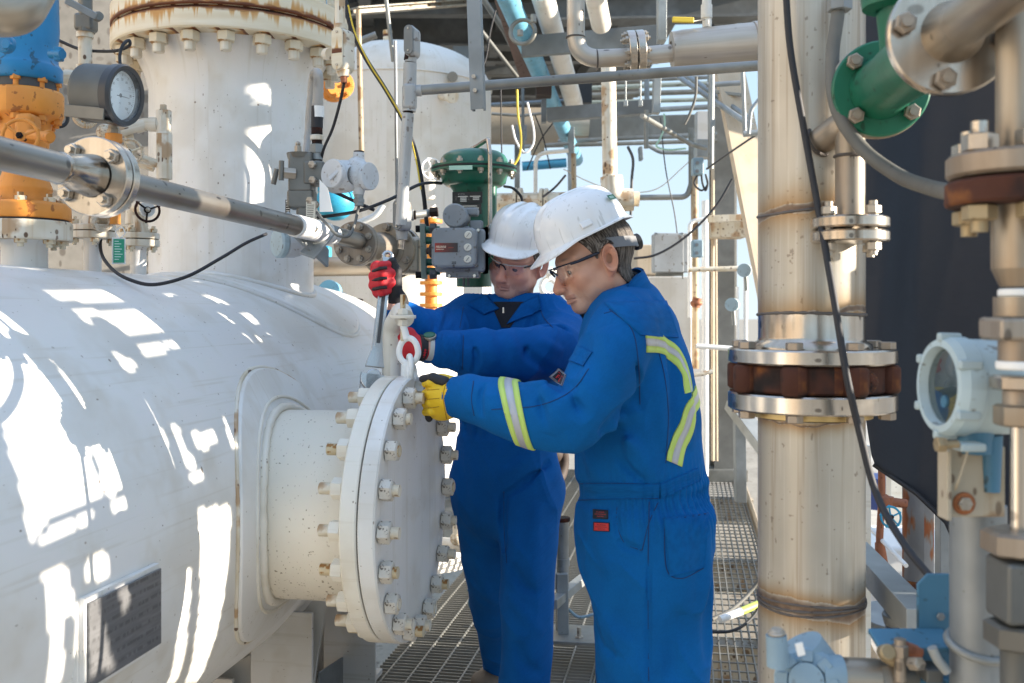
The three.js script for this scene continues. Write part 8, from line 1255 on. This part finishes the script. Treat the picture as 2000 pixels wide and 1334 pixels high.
  const palm = (x, y, z) => { let d = smin(cap(x, y, z, G(770, 530, 2.9), G(770, 572, 2.91), 0.022, 0.024), cap(x, y, z, G(750, 545, 2.935), G(768, 580, 2.93), 0.024, 0.024), 0.02); d = smin(d, cap(x, y, z, G(771, 532, 2.895), G(766, 511, 2.885), 0.016, 0.013), 0.01); d = smin(d, cap(x, y, z, G(775, 590, 2.94), G(779, 612, 2.955), 0.034, 0.038), 0.02); return d; };
  part(t, 'glove_palm', meshField(palm, V(-0.43, 1.36, -3.05), V(-0.27, 1.6, -2.82), 0.0034), M.gloveBlack);
  for (const [ya, yb] of [[530, 523], [548, 543], [565, 561]]) part(t, 'glove_seam', sweep(px([[729, ya, 2.868], [743, yb + 1, 2.838], [756, yb, 2.842]]), 0.0052, 6), M.gloveBlack);
  const g2 = (x, y, z) => { let d = smin(cap(x, y, z, G(822, 680, 2.86), G(800, 672, 2.86), 0.036, 0.03), cap(x, y, z, G(800, 650, 2.86), G(790, 690, 2.86), 0.016, 0.016), 0.02); for (const [ya, yb] of [[650, 636], [664, 655], [678, 674], [692, 692]]) { d = smin(d, cap(x, y, z, G(795, ya, 2.86), G(768, yb, 2.85), 0.0125, 0.012), 0.006); d = smin(d, cap(x, y, z, G(768, yb, 2.85), G(750, yb + 8, 2.875), 0.012, 0.0105), 0.005); } return d; };
  part(t, 'red_glove', meshField(g2, V(-0.4, 1.24, -2.96), V(-0.2, 1.42, -2.8), 0.0034), M.gloveRed); part(t, 'glove_cuff', lathe(P(818, 679, 2.86), wa, [[0.036, -0.004], [0.039, 0.0], [0.037, 0.018], [0.033, 0.02]], 28), M.gloveBlack);
  part(t, 'shoe', (() => { const b = P(972, 1318, 3.83); return [ball(b, 0.05, [1.5, 0.8, 1.8], 24), ball(P(952, 1328, 3.72), 0.045, [1.4, 0.7, 1.6], 24)]; })(), M.leather); part(t, 'shoe', [ball(P(1010, 1450, 3.15), 0.05, [1.1, 0.9, 2.4], 24)], M.leather);
  // long combination wrench
  const w = T('long_wrench', 'long polished combination wrench held upright by the red glove', 'wrench', P(730, 745, 2.85)), a = P(757, 503, 2.9), b = P(733, 718, 2.84), dn = b.clone().sub(a).normalize(), fr = V(0.25, 0, 0.97), sd = V(0, 0, 0).crossVectors(dn, fr).normalize();
  const n2 = V(0, 0, 0).crossVectors(sd, dn), len = a.distanceTo(b), sh = new THREE.Shape(); const hw = (s) => lerp(0.0145, 0.0175, s) + 0.012 * sstep(0.82, 1, s); for (let i = 0; i <= 20; i++) sh[i ? 'lineTo' : 'moveTo'](-hw(i / 20), i / 20 * len); for (let i = 20; i >= 0; i--) sh.lineTo(hw(i / 20), i / 20 * len);
  part(w, 'shaft', slab(sh, 0.011, at4(along(a, n2, -0.005), sd, dn, n2).clone(), 0.003), M.chrome); part(w, 'groove_rail', [bar(along(along(a, dn, 0.12), sd, 0.008), along(along(a, dn, len - 0.06), sd, 0.009), 0.004, 0.015, n2), bar(along(along(a, dn, 0.12), sd, -0.008), along(along(a, dn, len - 0.06), sd, -0.009), 0.004, 0.015, n2)].slice(0, 1), M.chrome);
  const hc = P(729, 738, 2.84), jaw = new THREE.Shape(); jaw.moveTo(-0.033, -0.02); jaw.absarc(0, 0, 0.038, PI * 1.12, PI * 1.88, true); jaw.lineTo(0.034, 0.034); jaw.lineTo(0.02, 0.036); jaw.lineTo(0.0235, 0.004); jaw.absarc(0, -0.002, 0.0235, 0, PI, true); jaw.lineTo(-0.02, 0.036); jaw.lineTo(-0.034, 0.034);
  part(w, 'jaw', slab(jaw, 0.02, at4(along(hc, n2, -0.01), sd, dn, n2), 0.003), M.chrome); part(w, 'groove', bar(along(along(a, dn, 0.1), n2, 0.0052), along(along(a, dn, len - 0.07), n2, 0.0052), 0.011, 0.002, n2), M.darkGrey); part(w, 'ring_end', torus(along(a, dn, -0.004), n2, 0.012, 0.006, 24, 10), M.chrome);
}
// ---------------------------------------------------------------- sheet cladding right of the frame: its openings let the low sun through
{
  const XW = 3.8, cell = 0.01, z0 = -3.85, z1 = -0.75, y0 = 0.6, y1 = 3.85;
  const through = (p) => { const t = (XW - p.x) / SUN.x; return [p.z + SUN.z * t, p.y + SUN.y * t]; };
  const holes = [];
  const open = (surf, pts) => holes.push(pts.map(([x, y]) => through(surf === 'drum' ? onDrum(x, y) ?? P(x, y, 3) : typeof surf === 'function' ? surf(x, y) : P(x, y, surf))));
  const onCol = (x, y) => { const c = dr(0.94, 0, 0), r = P(x, y, 1).sub(camera.position), ox = -c.x, oz = -c.z, a = r.x * r.x + r.z * r.z, b = ox * r.x + oz * r.z, e = ox * ox + oz * oz - 0.09, q = max(0, b * b - a * e); return camera.position.clone().addScaledVector(r, (-b - sqrt(q)) / a); };
  open('drum', [[0, 600], [26, 602], [85, 685], [138, 790], [180, 905], [197, 970], [185, 972], [100, 1005], [60, 1060], [50, 1000], [20, 880], [-20, 760], [-60, 690], [-60, 605]]);
  open('drum', [[36, 602], [52, 603], [126, 694], [171, 768], [210, 834], [238, 932], [243, 952], [214, 967], [206, 960], [190, 905], [148, 790], [95, 685]]);
  open('drum', [[68, 1064], [100, 1030], [125, 1022], [148, 1015], [148, 1028], [110, 1052], [76, 1062]]); open('drum', [[152, 1012], [178, 998], [181, 1010], [160, 1026], [150, 1024]]); open('drum', [[215, 985], [245, 972], [248, 984], [222, 1000]]);
  open('drum', [[87, 567], [240, 568], [280, 588], [115, 587]]); open('drum', [[140, 605], [305, 605], [340, 645], [245, 650], [215, 628], [190, 616], [165, 612], [178, 628], [168, 628]]);
  open('drum', [[375, 610], [385, 610], [400, 618], [430, 612], [450, 620], [462, 632], [405, 638]]); open('drum', [[448, 611], [485, 610], [507, 632], [466, 633]]);
  open('drum', [[422, 655], [478, 651], [493, 670], [432, 673]]); open('drum', [[492, 653], [525, 650], [537, 665], [505, 668]]);
  open('drum', [[268, 670], [310, 666], [330, 680], [318, 688], [280, 692]]); open('drum', [[314, 666], [360, 663], [366, 674], [334, 678]]); open('drum', [[216, 684], [240, 696], [264, 706], [256, 726], [240, 718]]);
  open('drum', [[318, 572], [338, 573], [362, 592], [345, 590]]); open('drum', [[392, 574], [420, 580], [447, 594], [425, 594]]);
  open('drum', [[268, 776], [282, 785], [299, 808], [300, 813], [285, 812]]); open('drum', [[287, 816], [302, 815], [320, 850], [338, 905], [338, 920], [324, 921], [312, 900]]);
  open('drum', [[335, 833], [348, 830], [358, 870], [384, 905], [380, 914], [364, 914], [350, 870]]); open('drum', [[371, 840], [380, 838], [393, 850], [404, 840], [418, 838], [424, 862], [412, 864], [400, 880], [386, 872]]);
  open('drum', [[434, 812], [440, 818], [466, 870], [460, 876], [450, 868]]); open('drum', [[367, 928], [394, 918], [396, 930], [376, 942]]);
  open('drum', [[340, 1005], [352, 1000], [366, 1030], [371, 1100], [372, 1160], [365, 1220], [345, 1334], [328, 1334], [345, 1260], [350, 1180], [348, 1080]]);
  open('drum', [[385, 990], [410, 994], [438, 982], [448, 987], [449, 1060], [442, 1130], [430, 1200], [405, 1290], [386, 1334], [362, 1334], [380, 1250], [390, 1180], [390, 1090], [386, 1020]]);
  open('drum', [[83, 1122], [125, 1100], [145, 1190], [120, 1205], [120, 1334], [95, 1334]]); open('drum', [[168, 1110], [178, 1082], [200, 1072], [210, 1090], [213, 1128], [180, 1130], [174, 1150]]);
  open((x, y) => onPlane(x, y, 0.67), [[178, 1175], [206, 1162], [236, 1296], [190, 1325]]); open((x, y) => onPlane(x, y, 0.67), [[243, 1142], [274, 1126], [266, 1170], [255, 1196]]);
  open(onCol, [[480, 166], [518, 163], [537, 205], [512, 202], [480, 178]]); open(onCol, [[487, 185], [505, 204], [497, 204]]);
  open(onCol, [[485, 250], [545, 241], [556, 265], [562, 325], [530, 340], [512, 370], [515, 400], [540, 425], [556, 440], [556, 455], [490, 455], [487, 350]]);
  open(onCol, [[495, 462], [540, 470], [512, 510]]); open(onCol, [[552, 500], [560, 540], [548, 560], [530, 535]]); open(onCol, [[572, 505], [583, 500], [586, 540], [580, 572], [565, 552]]);
  const onSl = (x, y) => { const k = (x - 1000) / FPX, q = (SLA.x + k * SLA.z) / -(SLD.x + k * SLD.z); return P(x, y, -along(SLA, SLD, q).z); };
  open(onSl, [[365, 360], [500, 395], [510, 450], [370, 420]]); open(onSl, [[575, 405], [650, 425], [650, 480], [580, 465]]); open(onSl, [[236, 320], [262, 330], [262, 392], [238, 385]]);
  open(2.98, [[262, 240], [306, 228], [306, 200], [340, 200], [346, 356], [304, 356], [298, 262], [266, 266]]); open(2.5, [[-10, 378], [60, 352], [88, 395], [124, 412], [124, 440], [-10, 440]]); open(2.85, [[140, 438], [226, 440], [222, 466], [140, 472]]); open(2.52, [[205, 252], [240, 252], [240, 300], [206, 300]]);
  open(3.1, [[672, 296], [722, 296], [724, 382], [694, 386], [686, 350], [664, 330]]); open(3.05, [[624, 362], [646, 362], [652, 420], [620, 412]]); open(3.2, [[905, 505], [950, 488], [950, 500], [915, 522]]);
  open(3.5, [[700, 420], [712, 420], [735, 520], [722, 520]]); open(1.75, [[100, 270], [150, 262], [140, 300], [100, 310]]);
  const onFl = (x, y) => P(x, y, EYE * FPX / (y - HORIZON));
  for (const h of [[[742, 1334], [790, 1290], [850, 1290], [820, 1334]], [[800, 1268], [850, 1225], [905, 1228], [860, 1270]], [[865, 1210], [900, 1150], [950, 1140], [915, 1215]], [[900, 1130], [905, 1090], [940, 1085], [945, 1125]], [[1400, 1130], [1475, 1100], [1475, 1150], [1410, 1180]], [[1405, 1260], [1470, 1230], [1470, 1300], [1400, 1320]], [[1400, 1040], [1450, 1020], [1465, 1060], [1400, 1080]], [[1085, 1334], [1110, 1280], [1150, 1280], [1140, 1334]]]) open(onFl, h);
  open(1.845, [[1590, 1197], [1650, 1165], [1650, 1330], [1575, 1330]]);
  for (const q of HOLES) open(...q);
  const inside = (z, y, h) => { let c = false; for (let i = 0, j = h.length - 1; i < h.length; j = i++) { const [a, b] = h[i], [e, f] = h[j]; if ((b > y) !== (f > y) && z < (e - a) * (y - b) / (f - b) + a) c = !c; } return c; };
  const pos = [], idx = [], quad = (a, b, c, e) => { const k = pos.length / 3; for (const q of [a, b, c, e]) pos.push(...q); idx.push(k, k + 1, k + 2, k, k + 2, k + 3); };
  const nz = Math.round((z1 - z0) / cell), ny = Math.round((y1 - y0) / cell), full = new Uint8Array(nz * ny).fill(1);
  for (const h of holes) {
    const zs = h.map((q) => q[0]), ys = h.map((q) => q[1]);
    for (let i = max(0, floor((min(...zs) - z0) / cell)); i <= min(nz - 1, floor((max(...zs) - z0) / cell)); i++) for (let j = max(0, floor((min(...ys) - y0) / cell)); j <= min(ny - 1, floor((max(...ys) - y0) / cell)); j++) if (inside(z0 + (i + 0.5) * cell, y0 + (j + 0.5) * cell, h)) full[i + j * nz] = 0;
  }
  // runs of sheet between the openings, front, back and cut edges
  const th = 0.012;
  for (let j = 0; j < ny; j++) {
    for (let i = 0; i < nz; i++) {
      if (!full[i + j * nz]) continue; let e = i; while (e + 1 < nz && full[e + 1 + j * nz]) e++;
      const a = z0 + i * cell, b = z0 + (e + 1) * cell, c = y0 + j * cell, f = c + cell;
      quad([XW, c, a], [XW, c, b], [XW, f, b], [XW, f, a]); quad([XW + th, c, b], [XW + th, c, a], [XW + th, f, a], [XW + th, f, b]);
      quad([XW, c, a], [XW, f, a], [XW + th, f, a], [XW + th, c, a]); quad([XW, f, b], [XW, c, b], [XW + th, c, b], [XW + th, f, b]); i = e;
    }
  }
  const g = new THREE.BufferGeometry(); g.setAttribute('position', new THREE.Float32BufferAttribute(pos, 3)); g.setIndex(idx); g.computeVertexNormals(); boxUV(g);
  const t = T('cladding_wall', 'white sheet metal cladding wall with cut openings right of the platform', 'wall', V(XW, y0, -1.6));
  part(t, 'sheet', g, M.whiteLight);
  part(t, 'post', bar(V(XW + 0.1, -1.7, z0 + 0.06), V(XW + 0.1, y1, z0 + 0.06), 0.12, 0.12, V(1, 0, 0)), M.beam); part(t, 'post', bar(V(XW + 0.1, -1.7, z1 - 0.06), V(XW + 0.1, y1, z1 - 0.06), 0.12, 0.12, V(1, 0, 0)), M.beam);
}
renderer.render(scene, camera);
